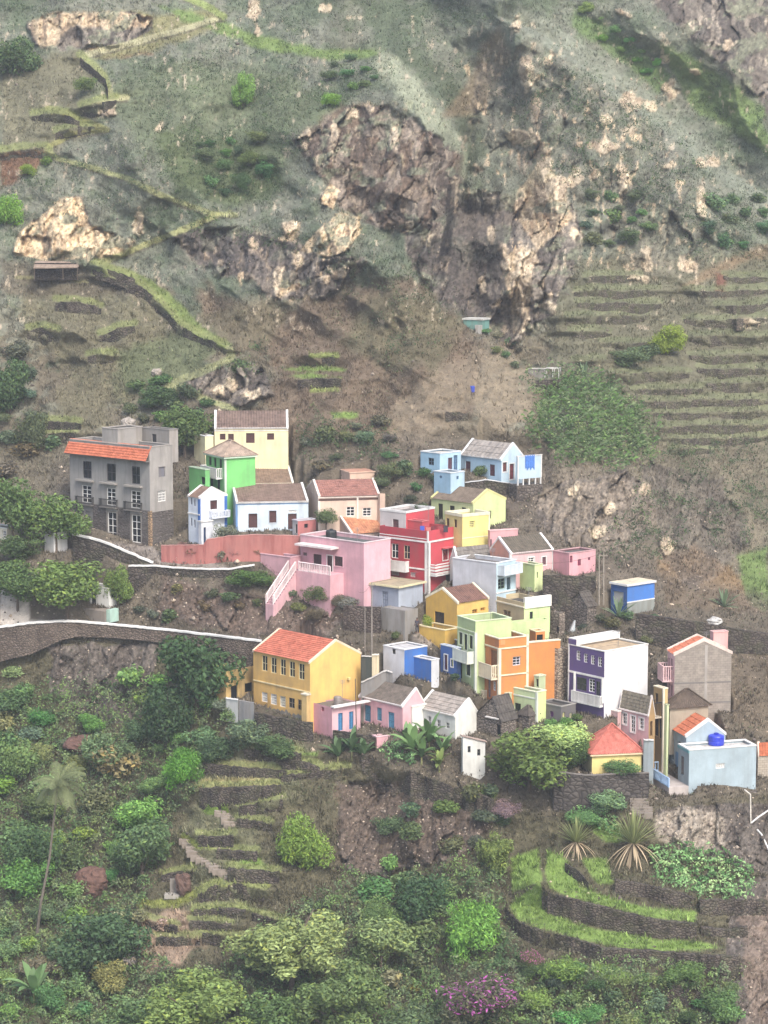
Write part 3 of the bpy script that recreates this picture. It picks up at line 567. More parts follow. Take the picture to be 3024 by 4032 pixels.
    P_('Z', [(968, 400), (984, 395), (978, 470), (972, 560), (955, 600), (950, 540), (962, 470)], (48, 44, 42), 6, 10, op=.8, seed=73)  # shade of the upright crevice by the ridge, painted as a dark strip
    # green and dry treads, paths
    G = (114, 138, 70)
    for crop, poly in [('H', [(160, 560), (330, 500), (345, 690), (180, 760)]), ('H', [(150, 840), (330, 700), (380, 880), (560, 950), (1000, 1030), (1260, 1045), (1400, 1080), (1080, 1105), (760, 1080), (560, 1025), (300, 965), (200, 915)]),
                       ('H', [(380, 510), (480, 560), (560, 720), (760, 800), (1000, 850), (1240, 870), (1240, 935), (1000, 910), (740, 850), (520, 795), (400, 740), (365, 650)]),
                       ('H', [(580, 560), (720, 560), (760, 700), (680, 720), (610, 640)]), ('H', [(640, 370), (780, 360), (820, 460), (720, 470), (640, 410)]),
                       ('I', [(1200, 330), (1300, 320), (1420, 370), (1400, 405), (1290, 370)]), ('J', [(1250, 830), (1400, 790), (1470, 870), (1330, 865)]), ('E', [(890, 1165), (1050, 1165), (1040, 1200), (880, 1190)]),
                       ('Q', [(150, 990), (300, 970), (550, 985), (540, 1000), (300, 1000)]), ('Q', [(200, 1030), (330, 1010), (520, 1035), (340, 1040)]), ('Q', [(450, 1240), (620, 1240), (620, 1275), (470, 1275)]),
                       ('L', [(550, 350), (700, 380), (850, 430), (1000, 530), (1120, 640), (1200, 740), (1380, 840), (1340, 870), (1150, 780), (1040, 700), (960, 600), (820, 490), (680, 420)]),
                       ('H', [(640, 1170), (800, 1200), (900, 1240), (1100, 1250), (1100, 1290), (760, 1280), (650, 1230)])]:
        P_(crop, poly, G if crop != 'L' else (112, 126, 72), 7, 8, 30, .9, seed=60)
    for crop, pl, w, rgb in [('M', [(490, 345), (600, 430), (640, 510), (660, 580), (750, 580)], 12, (150, 150, 112)), ('M', [(480, 335), (800, 250), (1100, 170), (1330, 95)], 10, (160, 156, 124)),
                        ('M', [(1330, 100), (1220, 30), (1100, -20)], 12, (128, 140, 84)), ('M', [(480, 630), (640, 600), (760, 580)], 5, (165, 160, 124)), ('M', [(280, 640), (420, 680), (540, 730), (640, 770), (420, 800), (290, 870)], 9, (134, 132, 84)),
                        ('M', [(280, 890), (340, 940), (560, 1000), (760, 1060), (960, 1160), (1250, 1270), (1400, 1275)], 9, (150, 152, 108)), ('L', [(1290, 70), (1100, 150), (880, 240), (600, 355)], 10, (150, 150, 104)),
                        ('L', [(1360, 860), (1380, 920), (1200, 1000), (1040, 1060)], 12, (142, 144, 106)), ('L', [(940, 1070), (1080, 1090), (1200, 1160), (1400, 1225)], 10, (144, 146, 106)), ('L', [(100, 440), (300, 440), (520, 470)], 6, (128, 124, 92)),
                        ('J', [(1110, 290), (1330, 300), (1560, 325)], 18, (142, 132, 96)), ('J', [(1090, 400), (1300, 400), (1490, 395)], 20, (150, 140, 100)), ('J', [(770, 1050), (960, 1050), (1150, 940), (1300, 925), (1450, 945)], 14, (124, 130, 70)),
                        ('J', [(1130, 540), (1220, 545)], 14, (110, 134, 60)), ('J', [(1050, 1080), (1340, 1075)], 9, (118, 128, 72)), ('J', [(1000, 680), (1090, 740), (1290, 745)], 9, (118, 128, 68)), ('Q', [(340, 905), (490, 905)], 9, (124, 134, 76)), ('Q', [(340, 1115), (500, 1108)], 6, (128, 138, 78))]:
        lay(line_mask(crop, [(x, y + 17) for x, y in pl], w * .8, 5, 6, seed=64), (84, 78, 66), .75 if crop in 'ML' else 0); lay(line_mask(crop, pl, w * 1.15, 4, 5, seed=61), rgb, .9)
    for w in WALLS:                                     # grassy lip above each wall, bare earth on the riser behind the stones
        pts = [(p[0], p[1] - 14) for p in w['pts']]
        if w['group'] == RT: lay(line_mask('Z', [(x * .5486, y * .5486) for x, y in pts], 11, 5, 9, seed=62), (112, 116, 86), .75)
        elif w['group'] in (LT, MT): lay(line_mask('Z', [(x * .5486, y * .5486) for x, y in pts], 13, 5, 6, seed=63), (124, 130, 84), .85)
    C *= (1 + (fbm(np.stack([GX / 6.5, GY / 8.5, GX * 0 + 11], -1), 3, 98, .6) - .5) * (.5 + 1.3 * np.clip(M_rock, 0, 1)))[..., None]; C *= (0.72 + .56 * fs)[..., None] * (1.12 - .13 * sstep(1900, 1500, GY))[..., None]
    # cut the pads of the houses
    a = (GX - 1512) / FPX; b = (2016 - GY) / FPX; d = CP + b * SP; e = -SP + b * CP
    V = np.stack([a * GD / d, GD, e * GD / d], -1)
    for poly, z in CARVE:
        xs = [p[0] for p in poly]; ys = [p[1] for p in poly]; m = (V[..., 0] > min(xs) - 7) & (V[..., 0] < max(xs) + 7) & (V[..., 1] > min(ys) - 7) & (V[..., 1] < max(ys) + 7) & (V[..., 2] > z)
        r, c = np.where(m)
        if not len(r): continue
        X, Y = V[r, c, 0], V[r, c, 1]; d, _ = dseg(X, Y, poly, True); d = np.where(inpoly(X, Y, poly), 0, d); cy = sum(ys) / len(ys); lim = z + np.maximum(0, d - .1) * np.where(Y < cy, 1.15, 25.0)
        V[r, c, 2] = np.minimum(V[r, c, 2], np.where(d < 6.5, lim, 1e9))
    global VG; VG = V
    ny, nx = GX.shape; I = np.arange(ny * nx).reshape(ny, nx)
    F4 = np.stack([I[1:, :-1], I[1:, 1:], I[:-1, 1:], I[:-1, :-1]], -1).reshape(-1, 4)
    m = vcol_mat('hillside_soil_grass_and_rock', .95, .42, .9, .9)
    me = np_mesh('hillside', V.reshape(-1, 3), F4, m, C.reshape(-1, 3), smooth=True)
    o = bpy.data.objects.new('hillside', me); COL.objects.link(o); o['kind'] = 'structure'
    return C, V
# ------------------------------------------------------------------ the dry stone walls themselves
def build_walls():
    seen = {}
    places = ['topmost row beside the pale rocks', 'top row at the right edge', 'second row near the gorge', 'second row under the reddish slip', 'third row near the gorge', 'third row at the right edge', 'above and left of the yellow tree',
              'above and right of the yellow tree', 'short row near the gorge foot', 'row right of the yellow green tree', 'row left of the yellow green tree', 'below and right of the yellow tree', 'short row above the reed slope',
              'directly below the yellow tree', 'sixth row from bottom, right edge', 'row starting at the reed slope', 'fifth row from bottom, right edge', 'fourth row from the bottom', 'third row from the bottom, left half',
              'third row from the bottom, right half', 'long second row from the bottom', 'long bottom row of walls', 'short wall below all the long rows']
    for k, w in enumerate(WALLS):
        mb = MB(); pts = sorted(w['pts']) if w['pts'][0][0] < w['pts'][-1][0] else w['pts']
        xs = [p[0] for p in pts]; n = max(6, int((max(xs) - min(xs)) / 11)); rows = []; r = random.Random(k)
        for i in range(n + 1):
            t = i / n * (len(pts) - 1); j = min(int(t), len(pts) - 2); f = t - j
            x = pts[j][0] * (1 - f) + pts[j + 1][0] * f; yt = pts[j][1] * (1 - f) + pts[j + 1][1] * f; yb = pts[j][2] * (1 - f) + pts[j + 1][2] * f
            B = gP(x, yb); Y = B[1]; T = P(x, yt + r.uniform(-3, 3), Y)
            off = -.12 + r.uniform(-.06, .06); H = max(.25, T[2] - B[2]); m = 4; col = []
            for q in range(m + 1):
                z = B[2] - .5 + (H + .5) * q / m; col.append((B[0] + r.uniform(-.05, .05), Y + off + .12 * q / m + r.uniform(-.05, .05), z + r.uniform(-.04, .04)))
            col.append((B[0], Y + .55, B[2] + H + r.uniform(-.03, .05))); col.append((B[0], Y + .6, B[2] - .4)); rows.append(col)
        for i in range(n):
            a, b = rows[i], rows[i + 1]
            for q in range(len(a) - 1): mb.quad(a[q], b[q], b[q + 1], a[q + 1])
        for c in (rows[0], rows[-1]): mb.add(c, (tuple(range(len(c))),))
        tone = stone((96, 88, 80), (62, 56, 51), (44, 40, 38), moss=w['moss'] * .6) if w['group'] != RT else stone((104, 96, 86), (74, 68, 60), moss=.4, mortar=(54, 50, 45))
        o = mb.build('stone_wall', tone)
        lab = w['label'] if 'row' not in w else 'mossy terrace wall on the right hillside, ' + places[w['row']]
        tag(o, lab, 'stone wall', w['group'], 'thing')
# ------------------------------------------------------------------ houses
WOOD = lambda rgb: simple('painted_wood', rgb, .6, .8, .3, 6)
def corr_slope(mb, O, A, LA, E, T, per=.28, amp=.045, rows=0):
    """ribbed roof slope: O corner at eave, A ridge direction (unit), E eave offset vec 0, T vector eave->ridge"""
    n = max(4, int(LA / per * 4)); Tn = np.cross(A, T); Tn /= np.linalg.norm(Tn)
    if Tn[2] < 0: Tn = -Tn
    m = 1 if not rows else rows * 2; vs = []
    for i in range(n + 1):
        a = LA * i / n; w = amp * abs(math.sin(math.pi * a / per))
        for j in range(m + 1):
            if rows: t = (j // 2 + (j % 2) * .97) / rows if j < m else 1.0; st = .05 * (1 - (j % 2)) * (0 if j == m else 1)
            else: t = j / m; st = 0
            vs.append(O + A * a + T * min(t, 1) + Tn * (w + .02 + st))
    fs = [(i * (m + 1) + j, (i + 1) * (m + 1) + j, (i + 1) * (m + 1) + j + 1, i * (m + 1) + j + 1) for i in range(n) for j in range(m)]
    mb.add(vs, fs)
DIMS = []; VOLS = []
class Vol:
    def __init__(s, crop, cx, by, ty, lx, rx, al, root=None, Y=None, dY=0., ext=4., carve=True, pad=None):
        s.crop = crop; (cx, by), (_, ty) = CV(crop, cx, by), CV(crop, cx, ty); mL = lx[0] if isinstance(lx, tuple) else None; lx = 0 if mL else CV(crop, lx, 0)[0]; rx = CV(crop, rx, 0)[0]
        Y = (gY(cx, by) if Y is None else Y) + dY; B = P(cx, by, Y); s.B = B; s.ext = ext; al = R(al); s.al = al
        c, n = math.cos(al), math.sin(al); s.eL = np.array((-c, n, 0)); s.eR = np.array((n, c, 0)); z0 = B[1] * CP - B[2] * SP
        k = lx - 1512; s.w1 = (FPX * B[0] - k * z0) / (FPX * c + k * n * CP); s.w1 = mL or s.w1; k = rx - 1512; s.w2 = (k * z0 - FPX * B[0]) / (FPX * n - k * c * CP)
        s.H = s.zpx(cx, ty) - B[2]; s.holes = {'L': [], 'R': []}; s.root = root; s.cx = cx; s.spec = None; s.gab = None; VOLS.append(s)
        if not (s.w1 > .2 and s.w2 > .2 and s.H > .2) or s.w1 > 16 or s.w2 > 16: print('BAD', crop, round(cx), round(by), round(s.w1, 1), round(s.w2, 1), round(s.H, 1)); s.w1 = min(max(s.w1, 2) , 12); s.w2 = min(max(s.w2, 2), 12); s.H = max(s.H, 2)
        DIMS.append((root.name if root else '', round(s.w1, 1), round(s.w2, 1), round(s.H, 1), round(s.B[1], 1)))
        s.fr = {'L': (B, s.eL, -s.eR), 'R': (B, s.eR, -s.eL)}; s.W = {'L': s.w1, 'R': s.w2}
        if carve:
            m = .35; pd = .6 if pad is None else pad
            q = [B - pd * s.eL - pd * s.eR, B + (s.w1 + m) * s.eL - pd * s.eR, B + (s.w1 + m) * s.eL + (s.w2 + m) * s.eR, B - pd * s.eL + (s.w2 + m) * s.eR]
            CARVE.append(([(p[0], p[1]) for p in q], B[2] - .05))
    def zpx(s, px, py, Y=None):
        y = s.B[1] if Y is None else Y; q = (2016 - py) / FPX; return y * (q * CP - SP) / (CP + q * SP)
    def uv(s, face, x, y):
        px, py = CV(s.crop, x, y); d = np.array(ray(px, py)); O, U, Nn = s.fr[face]; t = O.dot(Nn) / d.dot(Nn); p = d * t - O
        return p.dot(U), p[2]
    def rect(s, face, x0, y0, x1, y1):
        xm, ym = (x0 + x1) / 2, (y0 + y1) / 2; ua, ub = s.uv(face, x0, ym)[0], s.uv(face, x1, ym)[0]; za, zb = s.uv(face, xm, y1)[1], s.uv(face, xm, y0)[1]
        W = s.W[face]; ua, ub = sorted((ua, ub)); return max(.06, ua), min(W - .06, ub), za, zb
    def wall_face(s, mb, face, z0, z1):
        O, U, Nn = s.fr[face]; W = s.W[face]; hs = [(a, b, max(c, z0 + .02), min(d, z1 - .02), dp) for a, b, c, d, dp in s.holes[face]]
        us = sorted({0, W} | {h[0] for h in hs} | {h[1] for h in hs}); zs = sorted({z0, z1} | {h[2] for h in hs} | {h[3] for h in hs})
        p = lambda u, z, d=0: O + U * u - Nn * d + np.array((0, 0, z))
        for i in range(len(us) - 1):
            for j in range(len(zs) - 1):
                um, zm = (us[i] + us[i + 1]) / 2, (zs[j] + zs[j + 1]) / 2
                if any(h[0] < um < h[1] and h[2] < zm < h[3] for h in hs): continue
                mb.quad(p(us[i], zs[j]), p(us[i + 1], zs[j]), p(us[i + 1], zs[j + 1]), p(us[i], zs[j + 1]))
        for a, b, c, d, dp in hs:
            for e, f in (((a, c), (b, c)), ((b, c), (b, d)), ((b, d), (a, d)), ((a, d), (a, c))): mb.quad(p(*e), p(*f), p(f[0], f[1], dp), p(e[0], e[1], dp))
    def _walls(s, rgbL, rgbR=None, stain=.3, split=None, name='wall', gable=None, mats=None, top=None):
        """walls with real openings; gable = (face, apex_u, apex_z)"""
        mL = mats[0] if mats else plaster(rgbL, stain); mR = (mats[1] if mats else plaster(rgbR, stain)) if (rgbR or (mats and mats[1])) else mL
        H = s.H if top is None else top; out = []; B = s.B
        parts = {'L': MB(), 'R': MB()}
        for f in 'LR': s.wall_face(parts[f], f, -s.ext, H)
        zz = lambda z: np.array((0, 0, z)); far = B + s.eL * s.w1 + s.eR * s.w2; a = B + s.eL * s.w1; b = B + s.eR * s.w2
        parts['L'].quad(a + zz(-s.ext), far + zz(-s.ext), far + zz(H), a + zz(H)); parts['R'].quad(b + zz(-s.ext), far + zz(-s.ext), far + zz(H), b + zz(H))
        if gable:
            f, au, az = gable; O, U, Nn = s.fr[f]; other = s.w1 if f == 'R' else s.w2
            for d in (0, other): parts[f if d == 0 else ('L' if f == 'R' else 'R')].add([O + zz(H) - Nn * d, O + U * s.W[f] + zz(H) - Nn * d, O + U * au + zz(az) - Nn * d], ((0, 1, 2),))
        return parts, mL, mR
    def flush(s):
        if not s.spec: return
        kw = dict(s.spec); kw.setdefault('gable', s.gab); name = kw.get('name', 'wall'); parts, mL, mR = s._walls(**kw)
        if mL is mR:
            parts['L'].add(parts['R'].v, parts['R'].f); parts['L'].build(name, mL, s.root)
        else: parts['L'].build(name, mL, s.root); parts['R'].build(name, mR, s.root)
    def walls(s, rgbL=None, rgbR=None, stain=.3, **kw): s.spec = dict(rgbL=rgbL, rgbR=rgbR, stain=stain, **kw)  # rgbL is often a darker tone of rgbR: shade put into the paint
    # ---- openings
    def win(s, face, kind, x0, y0, x1, y1, rgb=(235, 232, 225), trim=None, rect=None):
        a, b, c, d = rect or s.rect(face, x0, y0, x1, y1)
        if b - a < .12 or d - c < .12: return
        dp = .16; fr = s.fr[face]; s.holes[face].append((a, b, c, d, dp)); w, h = b - a, d - c
        door = kind.startswith('door') or kind == 'french'; nm = 'door' if door else ('window' if kind != 'hole' else 'opening')
        if kind == 'door': mp = WOOD(rgb)
        elif kind == 'shut': mp = WOOD(rgb)
        elif kind == 'board': mp = plaster(rgb, .3)
        else: mp = glass_dark()  # bare openings too: a dark pane stands in for the unlit room
        mb = MB().fbox(fr, a, b, -dp - .05, -dp + .02, c, d); o = mb.build(nm, mp, s.root)
        f = MB(); t = min(.07, w * .14); fc = rgb if kind not in ('door', 'shut') else tuple(int(v * .8) for v in rgb)
        if kind in ('dark', 'french', 'grid', 'grille'):
            y0_, y1_ = -dp + .02, -dp + .08
            for q in (a, b - t): f.fbox(fr, q, q + t, y0_, y1_, c, d)
            for q in (c, d - t): f.fbox(fr, a + t, b - t, y0_, y1_, q, q + t)
            nx = 1 if kind != 'grille' else max(2, int(w / .22)); ny = {'dark': 1, 'french': 3, 'grid': 2, 'grille': 3}[kind]; mt = t * .75
            if w > .5 or kind == 'grille':
                for i in range(1, nx + 1): u = a + w * i / (nx + 1); f.fbox(fr, u - mt / 2, u + mt / 2, y0_, y1_ - .01, c + t, d - t)
            for i in range(1, ny + 1): z = c + h * i / (ny + 1); f.fbox(fr, a + t, b - t, y0_, y1_ - .02, z - mt / 2, z + mt / 2)
        elif kind in ('door', 'shut'):
            u = (a + b) / 2; f.fbox(fr, a, a + t * .8, -dp + .02, -dp + .06, c, d); f.fbox(fr, b - t * .8, b, -dp + .02, -dp + .06, c, d); f.fbox(fr, a + t, b - t, -dp + .02, -dp + .06, d - t, d)
            f.fbox(fr, u - .015, u + .015, -dp + .02, -dp + .05, c, d - t)
            for z in (c + h * .08, c + h * .48, c + h * .86): f.fbox(fr, a + t, b - t, -dp + .02, -dp + .045, z, z + .05)
        if f.v: f.build('frame', WOOD(fc) if kind in ('door', 'shut') else simple('window_frame_paint', fc, .5, .85, .1), o)
        if trim:
            g = MB(); q = .11; g.fbox(fr, a - q, a, 0, .03, c - q, d + q); g.fbox(fr, b, b + q, 0, .03, c - q, d + q); g.fbox(fr, a, b, 0, .03, d, d + q); g.fbox(fr, a, b, 0, .05, c - q, c)
            g.build('surround', plaster(trim, .15), o)
        return o
    # ---- trim
    def band(s, face, z, h, rgb, out=.05, name='cornice', x=None):
        a, b = x if x else (-.02, s.W[face] + .02); MB().fbox(s.fr[face], a, b, .0, out, z - h / 2, z + h / 2).build(name, plaster(rgb, .25), s.root)
    def pilaster(s, rgb, w=.28, z0=None, z1=None, out=.05):
        a = s.H if z1 is None else z1; z0 = -s.ext if z0 is None else z0
        MB().fbox(s.fr['L'], -out, w, .0, out, z0, a).fbox(s.fr['R'], .0, w, .0, out, z0, a).build('corner_pilaster', plaster(rgb, .25), s.root)
    def flat(s, ph=.5, coping=(232, 228, 218), slab=(120, 112, 102), cw=.2, ch=.1, wallrgb=None, sides='LRlr'):
        z = s.H - ph; B = s.B; fr = (B, s.eL, s.eR)
        MB().fbox(fr, .1, s.w1 - .1, .1, s.w2 - .1, z - .15, z).build('roof', plaster(slab, .55, (70, 66, 60)), s.root)
        if ph > .15 and wallrgb:
            t = .16; m = MB().fbox(fr, .004, s.w1, .004, t, z, s.H - .004).fbox(fr, .004, s.w1, s.w2 - t, s.w2, z, s.H - .004).fbox(fr, .004, t, t, s.w2 - t, z, s.H - .004).fbox(fr, s.w1 - t, s.w1, t, s.w2 - t, z, s.H - .004)
            m.build('parapet', plaster(wallrgb, .3), s.root)
        if coping:
            o = .05; m = MB().fbox(fr, -o, s.w1 + o, -o, cw, s.H, s.H + ch).fbox(fr, -o, s.w1 + o, s.w2 - cw, s.w2 + o, s.H, s.H + ch)
            m.fbox(fr, -o, cw, cw, s.w2 - cw, s.H, s.H + ch).fbox(fr, s.w1 - cw, s.w1 + o, cw, s.w2 - cw, s.H, s.H + ch); m.build('coping', plaster(coping, .25), s.root)
    def slab(s, rgb=(180, 165, 130), edge=(235, 225, 190), oh=.25, th=.18):
        fr = (s.B, s.eL, s.eR); MB().fbox(fr, -oh, s.w1 + oh, -oh, s.w2 + oh, s.H, s.H + th).build('roof', plaster(edge, .25), s.root)
        MB().fbox(fr, -oh + .12, s.w1 + oh - .12, -oh + .12, s.w2 + oh - .12, s.H + th, s.H + th + .03).build('roof_surface', plaster(rgb, .5, (95, 88, 78)), s.root)
    def apex(s, face, x, y): return s.uv(face, x, y)
    def gable(s, face, apex, rgb, rgb2, coping=(232, 230, 222), per=.28, amp=.045, rows=0, oh=.15, cw=.26, ch=.16, patch=.5, eave=None):
        """pitched roof; the gable stands on `face`, the ridge runs away from it"""
        O, U, Nn = s.fr[face]; A = -Nn; LA = s.w1 if face == 'R' else s.w2; W = s.W[face]; au, az = s.uv(face, *apex) if not isinstance(apex[0], str) else (W / 2, apex[1])
        au = min(max(au, W * .2), W * .8); H = s.H; zz = lambda z: np.array((0, 0, z)); mt = roofing(rgb, rgb2, patch=patch); mb = MB()
        for u0, sg in ((0, -1), (W, 1)):
            T = U * (au - u0) + zz(az - H); n = T / np.linalg.norm(T); E = O + U * u0 + zz(H) - n * oh
            corr_slope(mb, E + A * (cw * .5 if coping else -.12), A, LA - (cw if coping else -.24), None, T + n * oh, per, amp, rows)
        r = mb.build('roof', mt, s.root)
        if coping:
            for a0 in (-.03, LA - cw + .03):
                m = MB()
                for u0 in (0, W):
                    T = U * (au - u0) + zz(az - H); n = T / np.linalg.norm(T); up = zz(1.)
                    e0 = O + U * u0 + zz(H) - n * (oh * .8) + A * a0; e1 = O + U * au + zz(az) + A * a0; d = A * cw
                    m.hexa([e0 - up * .1, e1 - up * .1, e1 + d - up * .1, e0 + d - up * .1, e0 + up * ch, e1 + up * ch, e1 + d + up * ch, e0 + d + up * ch])
                m.build('gable_coping', plaster(coping, .25), s.root)
        else:
            MB().bar(O + U * au + zz(az + .06) - A * .1, O + U * au + zz(az + .06) + A * (LA + .1), .09).build('ridge_cap', mt, s.root)
        if eave:
            f2 = 'L' if face == 'R' else 'R'; s.band(f2, H - .02, .16, eave, .12, 'eave_board')
        s.gab = (face, au, az); return s.gab, r
    def hip(s, zr, rgb, rgb2, oh=.3, ridge=0., per=.28, patch=.4, edge=None):
        c = s.B + s.eL * s.w1 / 2 + s.eR * s.w2 / 2; zz = lambda z: np.array((0, 0, z)); H = s.H + .02; q = [s.B + s.eL * x + s.eR * y + zz(H) for x, y in ((-oh, -oh), (s.w1 + oh, -oh), (s.w1 + oh, s.w2 + oh), (-oh, s.w2 + oh))]
        ax = s.eL if s.w1 > s.w2 else s.eR; r0 = c + zz(zr) - ax * ridge; r1 = c + zz(zr) + ax * ridge; near = lambda p: r0 if np.linalg.norm(p - r0) < np.linalg.norm(p - r1) else r1
        mb = MB()
        for i in range(4):
            a, b = q[i], q[(i + 1) % 4]; n = max(4, int(np.linalg.norm(b - a) / per * 2)); ta, tb = near(a), near(b); vs = []
            for k in range(n + 1):
                f = k / n; w = .05 * (k % 2); vs += [a * (1 - f) + b * f + zz(w), ta * (1 - f) + tb * f + zz(w * .4)]
            mb.add(vs, [(2 * k, 2 * k + 2, 2 * k + 3, 2 * k + 1) for k in range(n)])
        o = mb.build('roof', roofing(rgb, rgb2, patch=patch), s.root); m = MB()
        for a in q: m.bar(a + zz(.06), near(a) + zz(.06), .09)
        m.bar(r0 + zz(.06), r1 + zz(.06), .1); m.build('hip_ridge', roofing(rgb, rgb2, k=.7, patch=patch), o)
        if edge: MB().fbox((s.B, s.eL, s.eR), -oh + .03, s.w1 + oh - .03, -oh + .03, s.w2 + oh - .03, s.H - .16, s.H - .01).build('eave_board', plaster(edge, .2), s.root)
    def balcony(s, face, x0, y0, x1, y1, depth=.8, rgb=(238, 236, 230), style='baluster', slab=None, side=True, rail=None):
        a, b, c, d = s.rect(face, x0, y0, x1, y1); fr = s.fr[face]; o = MB().fbox(fr, a, b, .0, depth, c - .14, c).build('balcony', plaster(slab or rgb, .3), s.root); m = MB(); h = d - c
        def run(p0, p1):
            L = np.linalg.norm(np.subtract(p1, p0)); n = max(2, int(L / .2)); t = .035
            bx = lambda xa, xb, ya, yb, za, zb: m.fbox(fr, xa, xb, ya, yb, za, zb)
            xa, xb = sorted((p0[0], p1[0])); ya, yb = sorted((p0[1], p1[1])); bx(xa - .05, xb + .05, ya - .05, yb + .05, d - .1, d)
            if style == 'panel': bx(xa - .03, xb + .03, ya - .03, yb + .03, c, d - .1)
            elif style == 'slat':
                for k in range(3): z = c + .06 + (h - .16) * k / 3; bx(xa - .03, xb + .03, ya - .02, yb + .02, z, z + h * .17)
            else:
                tk = .045 if style == 'baluster' else .018
                for k in range(n + 1):
                    f = k / n; x = p0[0] * (1 - f) + p1[0] * f; y = p0[1] * (1 - f) + p1[1] * f; bx(x - tk, x + tk, y - tk, y + tk, c, d - .1)
        run((a, depth - .06), (b, depth - .06))
        if side: run((a + .06, 0.02), (a + .06, depth - .12)); run((b - .06, .02), (b - .06, depth - .12))
        m.build('balustrade', simple('dark_iron', rail, .5) if style == 'bars' and rail else plaster(rail or rgb, .15), o); return o
    def canopy(s, face, x0, x1, y, depth=.9, th=.16, rgb=(238, 234, 226)):
        a, b, c, d = s.rect(face, x0, y, x1, y + 1); MB().fbox(s.fr[face], a, b, .0, depth, d - th, d).build('canopy', plaster(rgb, .2), s.root)
def house(name, label, cat, crop, cx, by, ty, lx, rx, al, group=None, **kw):
    px, py = CV(crop, cx, by); Y = kw.get('Y'); Y = (gY(px, py) if Y is None else Y) + kw.get('dY', 0); p = P(px, py, Y)
    root = empty(name, p, -R(al)); tag(root, label, cat, group)
    return Vol(crop, cx, by, ty, lx, rx, al, root=root, **kw)
def solve_apex_z(v, crop, x, y):
    """height above the base at the plan centre of v whose pixel row is y"""
    c = v.B + v.eL * v.w1 / 2 + v.eR * v.w2 / 2; _, py = CV(crop, x, y); return v.zpx(0, py, c[1]) - v.B[2]
def balusters(mb, pts, h, sp=.22, t=.05, top=.12):
    """balustrade along world points"""
    for a, b in zip(pts[:-1], pts[1:]):
        a = np.array(a, float); b = np.array(b, float); L = np.linalg.norm(b - a); n = max(1, int(L / sp)); up = np.array((0, 0, h))
        mb.bar(a + up, b + up, .07, n=4); mb.bar(a + up * .08, b + up * .08, .06, n=4)
        for k in range(n + 1): q = a + (b - a) * k / n; mb.bar(q, q + up, t if k % 6 else .09, n=4)
WHITE, CREAM, DARKRED, BLUE = (240, 238, 232), (246, 234, 188), (84, 48, 46), (48, 116, 200)
TILE, TILE2 = (228, 106, 62), (206, 92, 56)
BRN, BRN2 = (148, 118, 98), (112, 88, 74)
def laundry(h, label, items, crop, w):
    root = empty('washing_line', h.B + h.eL * 1.0 + h.eR * 1.2 + np.array((0, 0, h.H - .6))); tag(root, label, 'laundry'); m = MB(); a = None
    y = h.B[1] + 1.6
    for i, (x, yy, rgb) in enumerate(items):
        p = P(*CV(crop, x, yy), y); MB().fbox((p, np.array((1., 0, 0)), np.array((0, 1., 0))), -w / 2, w / 2, -.02, .02 + .03 * (i % 2), -.55 - .1 * (i % 3), .1).build('cloth', WOOD(rgb), root)
        if a is not None: m.bar(a + np.array((0, 0, .12)), p + np.array((0, 0, .12)), .012, n=4)
        a = p
    m.build('line', simple('black_cable', (40, 40, 42), .6), root)
def aerial(label, base, hgt):
    root = empty('roof_aerial', base); tag(root, label, 'aerial'); b = np.array(base); m = MB().bar(b, b + np.array((0, 0, hgt)), .025); m.build('mast', simple('grey_metal', (130, 130, 132), .4), root); m = MB()
    for k in range(4): z = hgt - .08 - .11 * k; m.bar(b + np.array((-.35 + .05 * k, 0, z)), b + np.array((.35 - .05 * k, .05, z)), .014, n=4)
    m.build('elements', simple('grey_metal', (130, 130, 132), .4), root)
